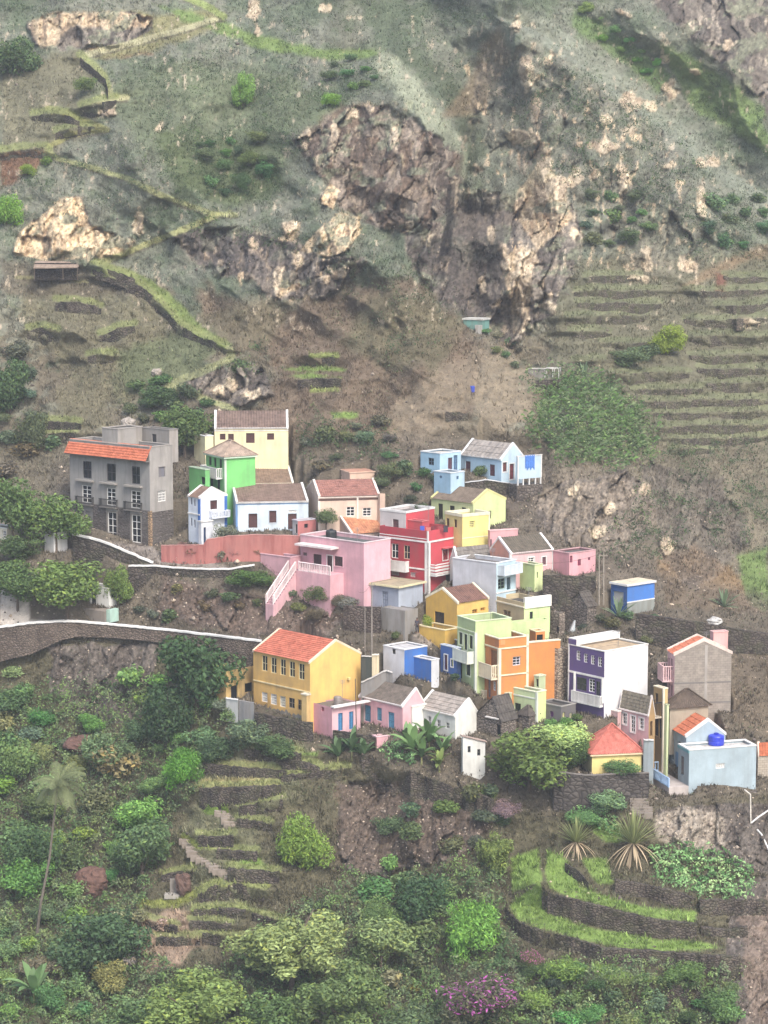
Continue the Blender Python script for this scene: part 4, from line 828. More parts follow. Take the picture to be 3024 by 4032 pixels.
def village():
    # ---------- three storey cement house
    h = house('cement_house', 'unpainted grey three storey cement house with an orange tile skirt roof', 'house', 'A', 815, 1240, 440, 165, 1003, 40)
    for q in ((262, 552, 332, 692), (457, 572, 530, 715), (660, 594, 728, 738)): h.win('L', 'dark', *q, rgb=(70, 68, 70))
    for q in ((255, 750, 330, 890), (457, 772, 528, 912), (655, 795, 731, 935)): h.win('L', 'french', *q, rgb=WHITE)
    h.win('L', 'board', 278, 958, 335, 1150, rgb=(150, 146, 140))
    for q in ((465, 968, 538, 1190), (660, 992, 735, 1215)): h.win('L', 'french', *q, rgb=WHITE, trim=(150, 140, 128))
    h.win('R', 'board', 880, 597, 935, 680, rgb=(120, 118, 126)); h.win('R', 'grille', 875, 790, 940, 880, rgb=WHITE)
    for q in ((217, 694, 350, 716), (410, 716, 543, 740), (612, 740, 750, 764)): h.balcony('L', q[0], q[1], q[2], q[3], .45, (150, 144, 136), 'none', side=False) if 0 else h.canopy('L', q[0], q[2], q[1] + 8, .4, .2, (168, 160, 150))
    for q in ((217, 838, 352, 900), (412, 858, 548, 922), (612, 882, 748, 948)): h.balcony('L', q[0], q[1], q[2], q[3], .4, (120, 115, 108), 'bars', rail=(60, 58, 56))
    z1 = h.uv('L', 812, 958)[1]; h.walls(None, mats=(plaster((158, 154, 148), .45, (96, 92, 88)), plaster((172, 166, 158), .5, (110, 106, 100))))  # one cement, shaded tone on the left wall, lit tone on the right
    for f in 'LR': MB().fbox(h.fr[f], .02 if f == 'R' else -.03, h.W[f], 0, .03, -h.ext, -h.ext + .01).build('plinth', stone(), h.root)
    mb = MB(); O = h.B
    # ground floor is bare stone, a thin skin proud of the wall between the doors
    hs = sorted([(a - .2, b + .2) for a, b, c, d, e in h.holes['L'] if d < z1]); u = .35
    for a, b in hs + [(h.w1, h.w1)]:
        if a > u: mb.fbox(h.fr['L'], u, a, 0, .035, -h.ext, z1)
        u = b
    mb.fbox(h.fr['R'], .3, h.w2, 0, .035, -h.ext, z1 - .2); mb.build('stone_facing', stone((104, 98, 94), (84, 78, 75), (92, 86, 82), 2.2), h.root)
    MB().fbox(h.fr['L'], -.06, .3, 0, .06, -h.ext, z1).fbox(h.fr['R'], 0, .28, 0, .06, -h.ext, z1).build('corner_quoins', stone((178, 150, 118), (140, 118, 96), (90, 78, 66), 3.), h.root)
    h.band('L', z1, .12, (128, 122, 116), .07); h.flat(.25, (176, 168, 158), (96, 92, 88), wallrgb=(158, 154, 148))
    zr, ze = h.H + .14, h.uv('L', 812, 550)[1]; mb = MB(); fr = h.fr['L']      # tile skirt
    corr_slope(mb, O + (-h.eR) * .75 + np.array((0, 0, ze)) - h.eL * .15, h.eL, h.w1 + .25, None, h.eR * 1.05 + np.array((0, 0, zr - ze)), .26, .05, 6)
    k = mb.build('roof', roofing((232, 122, 80), (214, 104, 68), patch=.5), h.root)
    MB().fbox(fr, -.1, h.w1 + .1, .0, .7, ze - .12, ze - .02).build('eave_soffit', plaster((120, 116, 110), .2), h.root)
    v = Vol('A', 548, 425, 293, 420, 748, 40, root=h.root, Y=h.B[1] + 3.6, ext=2, carve=False); v.walls((168, 162, 154), stain=.5, name='rooftop_room'); v.flat(.1, (176, 168, 158), (140, 134, 126))
    v = Vol('A', 968, 425, 300, 748, 1040, 40, root=h.root, Y=h.B[1] + 4.0, ext=2, carve=False); v.win('L', 'hole', 825, 330, 862, 395); v.walls((150, 145, 138), (176, 168, 160), .5, name='rooftop_room'); v.flat(.1, (150, 144, 136), (130, 124, 118))
    # ---------- cream house on top
    h = house('cream_house', 'long cream house with brown ribbed roof, highest at the left of the village', 'house', 'Z', 464, 1003, 925, (6.0,), 623, 87)
    for q in ((475, 937, 487, 950), (493, 937, 505, 951), (531.5, 935.5, 550, 957), (577, 936, 592, 950)): h.win('R', 'shut', *q, rgb=DARKRED)
    h.walls((246, 232, 180), stain=.2); h.gable('L', ('z', h.H + 1.75), (142, 116, 100), (104, 84, 74), WHITE, .32, .07, eave=WHITE); h.band('R', h.H - .3, .1, WHITE)
    v = Vol('A', 1262, 560, 350, 1170, 1330, 60, root=h.root, Y=h.B[1] - .5, carve=False); v.walls((240, 228, 176), stain=.3, name='side_wing'); v.flat(.1, WHITE, (150, 140, 120))
    # ---------- green house
    h = house('green_house', 'bright green house with a hipped roof, white balcony and rear terrace block', 'house', 'A', 1424, 905, 520, 1270, 1672, 60)
    for q in ((1288, 515, 1312, 585), (1330, 525, 1352, 600), (1374, 535, 1397, 610)): h.win('L', 'shut', *q, rgb=(40, 62, 44))
    for q in ((1300, 690, 1325, 770), (1355, 700, 1382, 785)): h.win('L', 'door', *q, rgb=(44, 70, 48))
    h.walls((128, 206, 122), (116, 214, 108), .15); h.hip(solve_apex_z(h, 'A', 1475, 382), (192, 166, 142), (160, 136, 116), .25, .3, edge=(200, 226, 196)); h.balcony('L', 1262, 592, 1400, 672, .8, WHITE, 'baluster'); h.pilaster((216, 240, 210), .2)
    v = Vol('B', 300, 300, 110, 190, 476, 60, root=h.root, dY=2.5, carve=False); v.win('L', 'grid', 240, 205, 262, 280, rgb=(40, 84, 48)); v.win('L', 'grid', 272, 215, 293, 280, rgb=(40, 84, 48)); v.walls((172, 186, 172), (116, 214, 108), .15, name='terrace_block'); v.flat(.7, None, (150, 146, 138), wallrgb=(190, 200, 186)); 
    v = Vol('A', 1262, 790, 625, 1130, 1300, 55, root=h.root, Y=h.B[1] - .4, carve=False); v.win('L', 'hole', 1225, 680, 1262, 740); v.walls((110, 198, 104), stain=.25, name='yard_wall'); v.flat(.5, (190, 214, 180), (120, 116, 106), wallrgb=(110, 198, 104))
    # ---------- narrow blue and white house
    h = house('blue_trim_house', 'narrow white house with bright blue corner stripes beside the red wall', 'house', 'A', 1222, 1235, 850, 1126, 1440, 50)
    for q in ((1142, 850, 1155, 905), (1168, 862, 1181, 920), (1142, 1015, 1155, 1080), (1168, 1030, 1181, 1095)): h.win('L', 'shut', *q, rgb=(52, 74, 110))
    h.win('R', 'shut', 1302, 870, 1360, 945, rgb=DARKRED); h.win('R', 'dark', 1315, 955, 1360, 995, rgb=WHITE); h.win('R', 'door', 1246, 1085, 1268, 1222, rgb=(52, 74, 110))
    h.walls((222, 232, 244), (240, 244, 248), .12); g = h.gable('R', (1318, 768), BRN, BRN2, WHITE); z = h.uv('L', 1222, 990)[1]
    MB().fbox(h.fr['L'], -.04, .38, .0, .05, -h.ext, h.H - .1).fbox(h.fr['R'], .0, .06, .0, .04, -h.ext, h.H - .1).build('blue_stripe', plaster(BLUE, .1), h.root); h.band('L', z, .14, WHITE, .1); h.balcony('R', 1290, 950, 1445, 1000, .7, (228, 234, 244), 'baluster')
    v = Vol('A', 1230, 1235, 1050, 1205, 1322, 50, root=h.root, Y=h.B[1] - .9, carve=False); v.win('R', 'door', 1248, 1092, 1268, 1225, rgb=(44, 66, 106)); v.walls((232, 236, 242), stain=.15, name='porch'); v.slab((214, 220, 230), WHITE, .1, .12)
    MB().fbox(h.fr['R'], h.w2 - .35, h.w2 + .02, .0, .05, -h.ext, h.H - .1).build('blue_stripe', plaster(BLUE, .1), h.root)
    # ---------- pale blue long house with two brown roofs
    h = house('pale_blue_house', 'pale blue house with two stepped brown roofs above the red wall', 'house', 'B', 63, 815, 578, -2, 652, 82)
    h.win('R', 'shut', 162, 668, 235, 785, rgb=DARKRED); h.win('R', 'shut', 332, 645, 390, 743, rgb=DARKRED, trim=(204, 216, 226)); h.win('R', 'door', 485, 668, 556, 795, rgb=(88, 52, 48)); h.win('R', 'grid', 487, 640, 556, 662, rgb=WHITE)
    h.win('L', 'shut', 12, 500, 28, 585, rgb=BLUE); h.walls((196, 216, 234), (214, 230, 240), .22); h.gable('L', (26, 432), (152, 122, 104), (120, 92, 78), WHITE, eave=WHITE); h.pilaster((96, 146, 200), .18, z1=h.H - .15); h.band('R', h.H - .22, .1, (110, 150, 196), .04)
    v = Vol('B', 82, 560, 428, 42, 532, 82, root=h.root, Y=h.B[1] + 8.2, ext=5); v.walls((232, 224, 190), stain=.25, name='rear_wing'); v.gable('L', (50, 292), (160, 130, 102), (128, 100, 80), (244, 238, 220), eave=(238, 230, 200))
    # ---------- peach houses
    h = house('peach_house', 'peach house with red tile roof behind the small tree', 'house', 'B', 735, 760, 532, 640, 1236, 79)
    h.win('L', 'grille', 672, 465, 690, 495, rgb=WHITE); h.win('R', 'grid', 962, 612, 1030, 690, rgb=WHITE); h.win('R', 'grid', 1095, 620, 1165, 690, rgb=WHITE)
    h.walls((222, 190, 168), (232, 202, 178), .2); h.gable('L', (688, 398), (184, 122, 104), (156, 98, 84), (246, 228, 212), .26, .05, 7); h.band('R', h.H - .35, .2, (92, 58, 48), .06, 'timber_beam'); h.band('R', h.H - .08, .14, (246, 228, 212), .1); h.pilaster((246, 228, 212), .2)
    MB().fbox(h.fr['R'], h.w2 * .62, h.w2 * .62 + .2, 0, .08, -3, h.H).build('post', plaster((246, 228, 212), .1), h.root)
    v = Vol('B', 990, 440, 338, 917, 1192, 70, root=h.root, Y=h.B[1] + 6.5, carve=False); v.walls((224, 190, 164), stain=.15, name='rear_block'); v.slab((196, 140, 110), (232, 196, 168), .08, .1)
    v = Vol('B', 1236, 700, 508, 1220, 1278, 60, root=h.root, Y=h.B[1] + .7, carve=False); v.walls((220, 186, 162), stain=.15, name='side_block'); v.flat(.1, None, (180, 160, 140))
    h = house('orange_roofed_cottage', 'small peach cottage with an orange patched roof left of the red house', 'house', 'B', 1000, 930, 832, 820, 1300, 64, dY=1.5)
    h.walls((206, 172, 152), (226, 196, 176), .3); h.gable('L', (905, 692), (222, 148, 96), (190, 108, 76), (240, 222, 208), .3, .04, patch=.35)
    # ---------- red yard wall and kiosk
    # ---------- pink house with stairs
    h = house('pink_house', 'flat roofed pink house with a white balustrade terrace and stairs', 'house', 'B', 1105, 1440, 912, 588, 1322, 42)
    h.win('L', 'shut', 692, 1000, 760, 1084, rgb=(70, 44, 46), trim=(228, 176, 184)); h.win('L', 'door', 805, 1012, 848, 1150, rgb=(76, 52, 52), trim=WHITE); h.win('L', 'shut', 864, 1018, 932, 1098, rgb=(70, 44, 46), trim=(228, 176, 184)); h.win('L', 'grille', 608, 985, 640, 1012, rgb=(120, 100, 100))
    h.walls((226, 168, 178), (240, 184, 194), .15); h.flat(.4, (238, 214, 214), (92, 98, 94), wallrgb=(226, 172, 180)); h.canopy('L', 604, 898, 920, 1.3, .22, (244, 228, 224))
    zt = h.uv('L', 900, 1150)[1]; fr = h.fr['L']; a, b = h.uv('L', 940, 1150)[0], h.w1 - .2
    MB().fbox(fr, a, b, .0, 2.2, -h.ext, zt).build('terrace', plaster((228, 172, 180), .25), h.root)
    O = lambda u, y, z: fr[0] + fr[1] * u + fr[2] * y + np.array((0, 0, z))
    m = MB(); balusters(m, [O(a + .1, 2.1, zt), O(b - 1.6, 2.1, zt), O(b - 1.0, 1.5, zt)], 1.0, .26, .055); m.build('balustrade', plaster((246, 226, 224), .1), h.root)
    st = MB(); n = 12; run = 3.6; drop = 3.4
    for i in range(n): st.fbox(fr, b - 1.2 - .0, b + .0, 2.2 + run * i / n, 2.2 + run * (i + 1) / n, -h.ext, zt - drop * (i + 1) / n)
    st.build('stairs', plaster((228, 176, 182), .25), h.root)
    for q in (b - 1.15, b - .05):
        m = MB(); balusters(m, [O(q, 2.2, zt), O(q, 2.2 + run, zt - drop)], 1.0, .26, .055); m.build('stair_balustrade', plaster((246, 226, 224), .1), h.root)
    v = Vol('B', 505, 1175, 1030, 262, 590, 40, root=h.root, Y=h.B[1] + 4.5, carve=False); v.walls((220, 164, 172), stain=.2, name='side_wing'); v.flat(.3, (226, 176, 182), (80, 80, 80), wallrgb=(220, 164, 172))
    t = empty('water_tank', h.B + h.eL * h.w1 * .72 + h.eR * h.w2 * .5 + np.array((0, 0, h.H - .4))); tag(t, 'black water tank on the roof of the pink house', 'water tank'); c = np.array(t.location)
    MB().lathe(c, [(.6, 0), (.62, .1), (.62, .8), (.55, .95), (.2, 1.05)]).build('tank_body', simple('black_plastic', (38, 42, 42), .5), t); MB().lathe(c + np.array((0, 0, 1.05)), [(.2, 0), (.2, .08)]).build('lid', simple('black_plastic', (38, 42, 42), .5), t)
    # ---------- red house
    h = house('red_house', 'tall red house with white corner pillar, white balconies and roof terrace', 'house', 'C', 340, 1180, 722, -8, 546, 40, dY=3.0)
    RED, RED2 = (186, 42, 58), (216, 62, 76)  # one red as a shaded left tone and a lit right tone
    h.win('L', 'dark', 75, 812, 126, 918, rgb=WHITE); h.win('L', 'dark', 165, 825, 210, 925, rgb=(196, 176, 150)); h.win('L', 'grille', 75, 998, 132, 1042, rgb=(200, 180, 176)); h.win('L', 'grille', 212, 1020, 250, 1055, rgb=(200, 180, 176))
    h.win('R', 'shut', 450, 855, 485, 930, rgb=(150, 60, 62), trim=WHITE); h.win('R', 'door', 470, 1012, 515, 1130, rgb=(92, 50, 50))
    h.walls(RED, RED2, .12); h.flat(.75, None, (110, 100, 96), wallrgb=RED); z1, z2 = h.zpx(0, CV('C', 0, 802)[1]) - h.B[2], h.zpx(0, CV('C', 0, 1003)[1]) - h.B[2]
    for f in 'LR': h.band(f, z1, .18, WHITE, .08)
    h.band('L', z1 + .32, .08, WHITE, .06); h.band('L', z2, .16, WHITE, .07); h.pilaster(WHITE, .42, z0=h.zpx(0, CV('C', 0, 1182)[1]) - h.B[2], z1=z1); h.pilaster((236, 232, 228), .12)
    h.balcony('L', 72, 930, 205, 1000, .7, WHITE, 'panel'); h.balcony('R', 352, 945, 520, 1022, .9, WHITE, 'slat'); MB().fbox(h.fr['R'], h.w2 - .2, h.w2 + .03, 0, .06, z2 - 1, z1).build('corner_pilaster', plaster(WHITE, .2), h.root)
    h.canopy('R', 438, 530, 832, .6, .12, (222, 84, 90))
    v = Vol('C', 182, 760, 592, -6, 388, 40, root=h.root, Y=h.B[1] + 3.0, ext=1.5, carve=False); v.win('L', 'shut', 85, 636, 128, 704, rgb=(112, 74, 74)); v.walls((214, 204, 200), RED2, .2, name='roof_room'); v.flat(.25, WHITE, (120, 112, 104), wallrgb=(214, 204, 200), ch=.22)
    v = Vol('C', 300, 760, 655, 182, 345, 40, root=h.root, Y=h.B[1] + 1.8, ext=1.5, carve=False); v.walls((214, 66, 74), RED2, .12, name='stair_head'); v.flat(.05, (226, 110, 110), (206, 90, 90))
    m = MB(); c = h.B + h.eR * h.w2 * .25 + h.eL * .6 + np.array((0, 0, h.H - .75))
    laundry(h, 'laundry and chairs hung on the red roof terrace', [(300, 690, (70, 90, 190)), (345, 700, (206, 120, 110)), (380, 695, (120, 40, 50)), (430, 690, (150, 60, 66)), (470, 688, (60, 50, 60))], 'C', .5)
    # ---------- yellow green gable house
    h = house('lime_gable_house', 'pale lime green gabled house with a brown roof under the light blue house', 'house', 'C', 670, 705, 517, 365, 904, 45)
    h.win('L', 'door', 414, 522, 449, 662, rgb=(58, 54, 44)); h.win('L', 'shut', 498, 537, 534, 572, rgb=(58, 54, 44)); h.win('L', 'shut', 584, 549, 617, 590, rgb=(58, 54, 44)); h.win('R', 'shut', 770, 575, 800, 632, rgb=(70, 76, 44))
    h.walls((206, 214, 148), (222, 236, 158), .1); h.gable('R', (776, 422), (142, 122, 100), (118, 100, 84), (226, 220, 140), .3, .03)
    # ---------- yellow box house
    h = house('yellow_box_house', 'flat roofed yellow house with cream parapet behind the red house', 'house', 'C', 590, 880, 620, 466, 786, 55)
    h.win('L', 'door', 474, 628, 496, 690, rgb=(110, 78, 50)); h.win('L', 'door', 530, 636, 551, 695, rgb=(110, 78, 50)); h.win('R', 'grille', 643, 647, 682, 700, rgb=(230, 220, 150))
    h.walls((226, 206, 124), (248, 230, 124), .12); h.flat(.3, (248, 240, 200), (110, 104, 92), wallrgb=(238, 222, 130), ch=.34); h.band('R', h.uv('R', 650, 768)[1], .1, (248, 240, 190), .04); MB().fbox(h.fr['R'], h.w2 - .14, h.w2 + .02, 0, .05, -3, h.H).build('corner_pilaster', plaster((250, 240, 200), .15), h.root)
    h = house('flat_pink_house', 'low flat pink house with an arched window behind the mossy roof', 'house', 'C', 790, 860, 722, 776, 994, 68)
    h.win('R', 'hole', 788, 780, 804, 846); h.walls((232, 170, 172), stain=.15); h.flat(.25, (238, 190, 188), (120, 112, 104), wallrgb=(232, 170, 172))
    # ---------- grey slatted roof
    h = house('grey_roofed_house', 'low house with weathered grey boarded roof and white rim beside the red house', 'house', 'C', 552, 1060, 948, 500, 836, 58, dY=1.2)
    h.walls((214, 212, 206), stain=.3); h.gable('L', ('z', h.H + 1.55), (146, 138, 128), (118, 110, 102), WHITE, .5, .03, 4)
    # ---------- pink gabled house, mossy roof
    h = house('mossy_roofed_house', 'pink house with dark mossy roof and white window surrounds', 'house', 'C', 937, 1050, 885, 792, 1248, 58)
    h.win('R', 'grid', 1070, 912, 1112, 960, rgb=WHITE, trim=WHITE); h.win('R', 'shut', 1170, 908, 1198, 966, rgb=(122, 84, 88), trim=WHITE)
    h.walls((214, 146, 122), (240, 188, 188), .2); h.gable('L', (852, 770), (118, 106, 88), (88, 82, 68), (246, 238, 232), .3, .05, patch=.6, eave=(246, 226, 222)); h.pilaster(WHITE, .16)
    MB().fbox(h.fr['R'], h.w2 - .18, h.w2 + .03, 0, .07, -3, h.H).build('corner_pilaster', plaster(WHITE, .15), h.root)
    h = house('pink_corner_house', 'flat pink house with small square windows at the right end of the upper row', 'house', 'C', 1366, 1050, 886, 1250, 1556, 50, dY=.6)
    for q in ((1372, 900, 1390, 950), (1428, 925, 1452, 972), (1503, 911, 1520, 932)): h.win('R', 'shut', *q, rgb=(150, 62, 92))
    h.walls((222, 152, 158), (238, 172, 178), .18); h.flat(.15, (210, 160, 160), (96, 92, 88), wallrgb=(222, 152, 158))
    # ---------- big blank grey house
    h = house('blank_grey_house', 'tall pale grey house with a blank side wall and pale blue balcony front', 'house', 'C', 836, 1235, 958, 520, 978, 40)
    h.win('R', 'grid', 850, 1066, 900, 1142, rgb=(120, 140, 120)); h.win('R', 'door', 914, 1056, 941, 1146, rgb=(70, 96, 104)); h.win('R', 'grid', 850, 968, 895, 1040, rgb=(190, 210, 226))
    h.walls((206, 207, 212), (196, 222, 232), .12); h.flat(.35, (238, 240, 240), (110, 104, 100), wallrgb=(206, 207, 212)); h.balcony('R', 846, 955, 985, 1020, 1.0, (222, 234, 240), 'panel'); h.band('R', h.uv('R', 900, 1160)[1], .12, WHITE, .08)
    h = house('small_lime_house', 'small lime green block beside the pale blue balcony', 'house', 'C', 1114, 1160, 970, 974, 1172, 50, dY=1.0)
    h.win('R', 'hole', 1132, 1018, 1141, 1062); h.walls((198, 220, 140), (232, 244, 166), .12); h.flat(.3, (226, 236, 180), (90, 88, 80), wallrgb=(198, 220, 140))
    # ---------- grey blue house in front of the pink one
    h = house('grey_blue_house', 'small grey blue house with a flat tan roof in front of the pink house', 'house', 'B', 1388, 1475, 1275, 1110, 1586, 39)
    h.win('L', 'grid', 1125, 1282, 1166, 1356, rgb=(150, 150, 150)); h.win('L', 'door', 1254, 1305, 1300, 1440, rgb=(150, 156, 170)); h.walls((158, 166, 182), (188, 198, 212), .18); h.slab((172, 158, 124), (236, 222, 170), .3, .2)
    # ---------- mustard house
    h = house('mustard_house', 'mustard yellow gabled house with brown roof and dark window shutters', 'house', 'D', 644, 440, 228, 418, 872, 47)
    h.win('L', 'shut', 481, 294, 551, 376, rgb=(58, 46, 36)); h.win('R', 'dark', 755, 275, 792, 305, rgb=(190, 140, 60)); h.win('R', 'dark', 815, 262, 850, 284, rgb=(190, 140, 60)); h.walls((222, 172, 40), (240, 196, 84), .15); h.gable('L', (536, 124), (142, 98, 82), (112, 78, 66), (250, 236, 200), .3, .05)
    v = Vol('D', 556, 540, 430, 362, 668, 47, root=h.root, Y=h.B[1] - 2.2, carve=False); v.walls((226, 178, 50), stain=.15, name='terrace_wall'); v.flat(.5, (246, 226, 170), (130, 116, 92), wallrgb=(226, 178, 50))
    # ---------- tan and lime house
    h = house('tan_house', 'tan house with bright white parapet and dark grey roof above the lime terrace', 'house', 'D', 1130, 450, 228, 906, 1318, 56)
    h.win('L', 'dark', 980, 282, 1032, 346, rgb=(150, 120, 100)); h.win('R', 'hole', 1172, 292, 1196, 366); h.walls((200, 178, 134), (214, 236, 158), .15); h.flat(.55, None, (84, 80, 76), wallrgb=(206, 186, 142)); h.band('L', h.uv('L', 1010, 232)[1], .14, (236, 226, 196), .12)
    zc = h.H; MB().fbox(h.fr['R'], .05, h.w2 + .1, -.2, .12, zc - .65, zc + .55).build('white_parapet', plaster((250, 246, 230), .12), h.root)
    # ---------- lime terrace house
    h = house('lime_terrace_house', 'lime green three storey house with a walled roof terrace and white corner balcony', 'house', 'D', 776, 840, 366, 645, 1036, 62)
    for q in ((659, 442, 684, 530), (696, 455, 719, 570), (734, 466, 759, 562), (711, 660, 742, 757)): h.win('L', 'shut', *q, rgb=(52, 62, 50), trim=(226, 236, 200))
    h.win('L', 'door', 659, 640, 681, 778, rgb=(46, 70, 62)); LM, LM2 = (190, 210, 144), (210, 232, 156)  # one lime paint, shade on the left wall put into its colour
    h.walls(LM, LM2, .12); h.flat(.7, (226, 238, 186), (98, 94, 86), wallrgb=LM); z = h.uv('L', 776, 445)[1]
    h.band('L', z, .12, (226, 236, 196), .08); h.balcony('L', 645, 560, 768, 640, .9, (236, 240, 222), 'panel'); h.pilaster((230, 236, 216), .2, z1=z)
    v = Vol('D', 1036, 640, 372, 1000, 1312, 62, root=h.root, Y=h.B[1] + 3.3, ext=2, carve=False); v.walls((196, 220, 144), LM2, .12, name='rear_terrace'); v.flat(.6, None, (90, 86, 78), wallrgb=LM2)
    # ---------- orange house
    h = house('orange_house', 'orange three storey house with cream trim and ornate balconies', 'house', 'D', 946, 955, 493, 792, 1158, 62)
    OR, OR2 = (206, 124, 52), (226, 142, 46)  # same orange twice: darker for the shaded wall, brighter for the lit
    h.win('L', 'board', 802, 548, 850, 660, rgb=(198, 190, 204)); h.win('L', 'door', 888, 572, 935, 700, rgb=(140, 88, 56)); h.win('L', 'dark', 815, 735, 842, 850, rgb=(214, 200, 220)); h.win('L', 'door', 868, 765, 888, 915, rgb=(150, 130, 128)); h.win('L', 'grid', 905, 800, 925, 866, rgb=WHITE)
    h.win('R', 'grid', 1049, 618, 1105, 682, rgb=(216, 212, 220)); h.walls(OR, OR2, .12); h.flat(.75, (250, 236, 200), (120, 108, 92), wallrgb=OR)
    z = [h.zpx(0, CV('D', 0, y)[1]) - h.B[2] for y in (562, 757)]
    for q in z:
        for f in 'LR': h.band(f, q, .14, (250, 236, 200), .08)
    h.pilaster((250, 236, 200), .26, z1=z[0]); MB().fbox(h.fr['R'], h.w2 - .25, h.w2 + .03, 0, .08, -3, h.H + .25).build('corner_pilaster', plaster((250, 236, 200), .12), h.root)
    h.balcony('L', 798, 655, 940, 752, .8, (248, 232, 196), 'baluster'); h.balcony('L', 798, 850, 862, 935, .5, (248, 232, 196), 'baluster')
    MB().fbox(h.fr['R'], .15, .75, .0, .03, h.H - .62, h.H - .1).build('relief_panel', plaster((236, 160, 80), .1), h.root)
    v = Vol('D', 1162, 800, 520, 1146, 1392, 66, root=h.root, Y=h.B[1] + 1.7, carve=False); v.walls(OR, OR2, .12, name='rear_wing'); v.flat(.25, (250, 236, 200), (96, 88, 78), wallrgb=OR2)
    v = Vol('D', 1215, 560, 440, 1170, 1282, 66, root=h.root, Y=h.B[1] + 4.0, ext=.8, carve=False); v.win('R', 'hole', 1222, 458, 1268, 530); v.walls(OR, OR2, .12, name='stair_head'); v.flat(.05, (250, 226, 170), (206, 130, 60))
    # ---------- lime shed in front
    h = house('lime_courtyard_house', 'low lime green house with cream bands and a dark green door before the orange house', 'house', 'D', 1222, 1050, 880, 1030, 1290, 46)
    h.win('L', 'door', 1062, 956, 1107, 1022, rgb=(44, 64, 54)); h.win('L', 'door', 1146, 968, 1186, 1036, rgb=(176, 130, 104)); h.walls((208, 226, 166), (228, 244, 156), .14); h.flat(.3, (240, 244, 210), (100, 96, 88), wallrgb=(208, 226, 166)); h.pilaster((232, 240, 226), .16); h.band('L', h.uv('L', 1120, 905)[1], .14, (236, 242, 226), .05)
    v = Vol('D', 1240, 870, 765, 1204, 1286, 46, root=h.root, Y=h.B[1] + 2.0, ext=1, carve=False); v.win('L', 'hole', 1216, 780, 1236, 838); v.walls((196, 210, 160), stain=.2, name='stair_head'); v.flat(.05, (220, 226, 190), (150, 150, 130))
    v = Vol('D', 1015, 1010, 890, 970, 1040, 46, root=h.root, Y=h.B[1] + 1.5, carve=False); v.walls((210, 228, 168), stain=.15, name='side_wing'); v.flat(.1, (230, 238, 200), (140, 140, 120))
    # ---------- purple house
    h = house('purple_house', 'purple three storey house with white blank side wall and white balustrade loggia', 'house', 'F', 432, 905, 412, 164, 756, 50)
    PU = (98, 74, 134)
    for q in ((226, 403, 256, 475), (281, 425, 309, 492), (334, 437, 362, 506), (386, 450, 416, 523)): h.win('L', 'grid', *q, rgb=WHITE)
    h.win('L', 'dark', 226, 603, 302, 700, rgb=(60, 58, 58)); h.win('L', 'french', 318, 615, 364, 712, rgb=WHITE); h.win('L', 'dark', 371, 632, 402, 740, rgb=(80, 80, 80))
    h.walls(PU, (243, 243, 243), .1); h.flat(.12, (244, 240, 228), (196, 168, 128)); z = h.uv('L', 432, 610)[1]; h.band('L', z, .2, WHITE, .08)
    a, b, c, d = h.rect('L', 215, 695, 428, 770); lo = h.uv('L', 322, 560)[1]; m = MB(); fr = h.fr['L']
    m.fbox(fr, b - .15, b, 0, .25, c, z); m.fbox(fr, .02, .2, 0, .25, c, z); m.fbox(fr, .2, b - .15, 0, .05, d + .9, z - .1) if 0 else None; m.build('loggia_frame', plaster(WHITE, .1), h.root)
    h.balcony('L', 215, 715, 428, 790, .55, WHITE, 'baluster'); MB().fbox(fr, h.w1 - .14, h.w1 + .02, 0, .05, -h.ext, h.H).build('corner_pilaster', plaster(WHITE, .15), h.root)
    m = MB(); g = (h.B, h.eL, h.eR); u0 = h.w1 * .78; t = .18; hh = .75
    for q in ((u0, h.w1, 0, t), (u0, h.w1, h.w2 - t, h.w2), (u0, u0 + t, t, h.w2 - t), (h.w1 - t, h.w1, t, h.w2 - t)): m.fbox(g, *q, h.H + .1, h.H + hh)
    m.build('roof_parapet', plaster(WHITE, .15), h.root); MB().fbox(h.fr['L'], u0, h.w1, .0, .02, h.H - .2, h.H + hh - .1).build('purple_upstand', plaster(PU, .1), h.root)
    h = house('light_blue_gable_house', 'light blue gabled house peeping out behind the purple house', 'house', 'F', 185, 350, 262, 130, 308, 66, dY=6.0)
    h.walls((190, 220, 228), (222, 236, 240), .15); h.gable('R', (240, 132), (150, 146, 142), (126, 122, 118), (240, 244, 246), .3, .03)
    # ---------- block house with orange roof
    h = house('block_house', 'tall grey concrete block house with an orange tile roof and pink balconies', 'house', 'F', 955, 880, 432, 903, 1378, 81, dY=1.5)
    for q in ((912, 455, 922, 540), (932, 462, 944, 552), (912, 640, 922, 720), (932, 660, 944, 745)): h.win('L', 'shut', *q, rgb=(118, 84, 84))
    h.walls(None, mats=(plaster((228, 178, 178), .15), blockwork((156, 146, 136), (126, 118, 108)))); g, r = h.gable('R', (1182, 325), (228, 124, 84), (208, 108, 74), (246, 222, 206), .3, .06, 5, ch=.22)
    zs = [h.uv('R', 1180, y)[1] for y in (640, 790)]
    for q in zs: h.band('R', q, .16, (128, 122, 116), .02, 'concrete_band')
    MB().fbox(h.fr['R'], h.w2 * .53, h.w2 * .53 + .3, 0, .02, -3, h.H + .9).build('concrete_column', plaster((180, 172, 162), .4), h.root)
    h.balcony('L', 903, 500, 950, 610, 1.1, (238, 196, 194), 'baluster'); 
    v = Vol('F', 1250, 420, 268, 1224, 1358, 72, root=h.root, Y=h.B[1] + 3.6, ext=1.5, carve=False); v.walls((234, 178, 172), stain=.15, name='roof_room'); v.flat(.1, (226, 180, 174), (150, 130, 120))
    # ---------- small pink house with grey brown roof
    h = house('pink_terrace_house', 'small pink house with grey brown roof and white framed windows by the steps', 'house', 'F', 766, 1075, 885, 545, 812, 52)
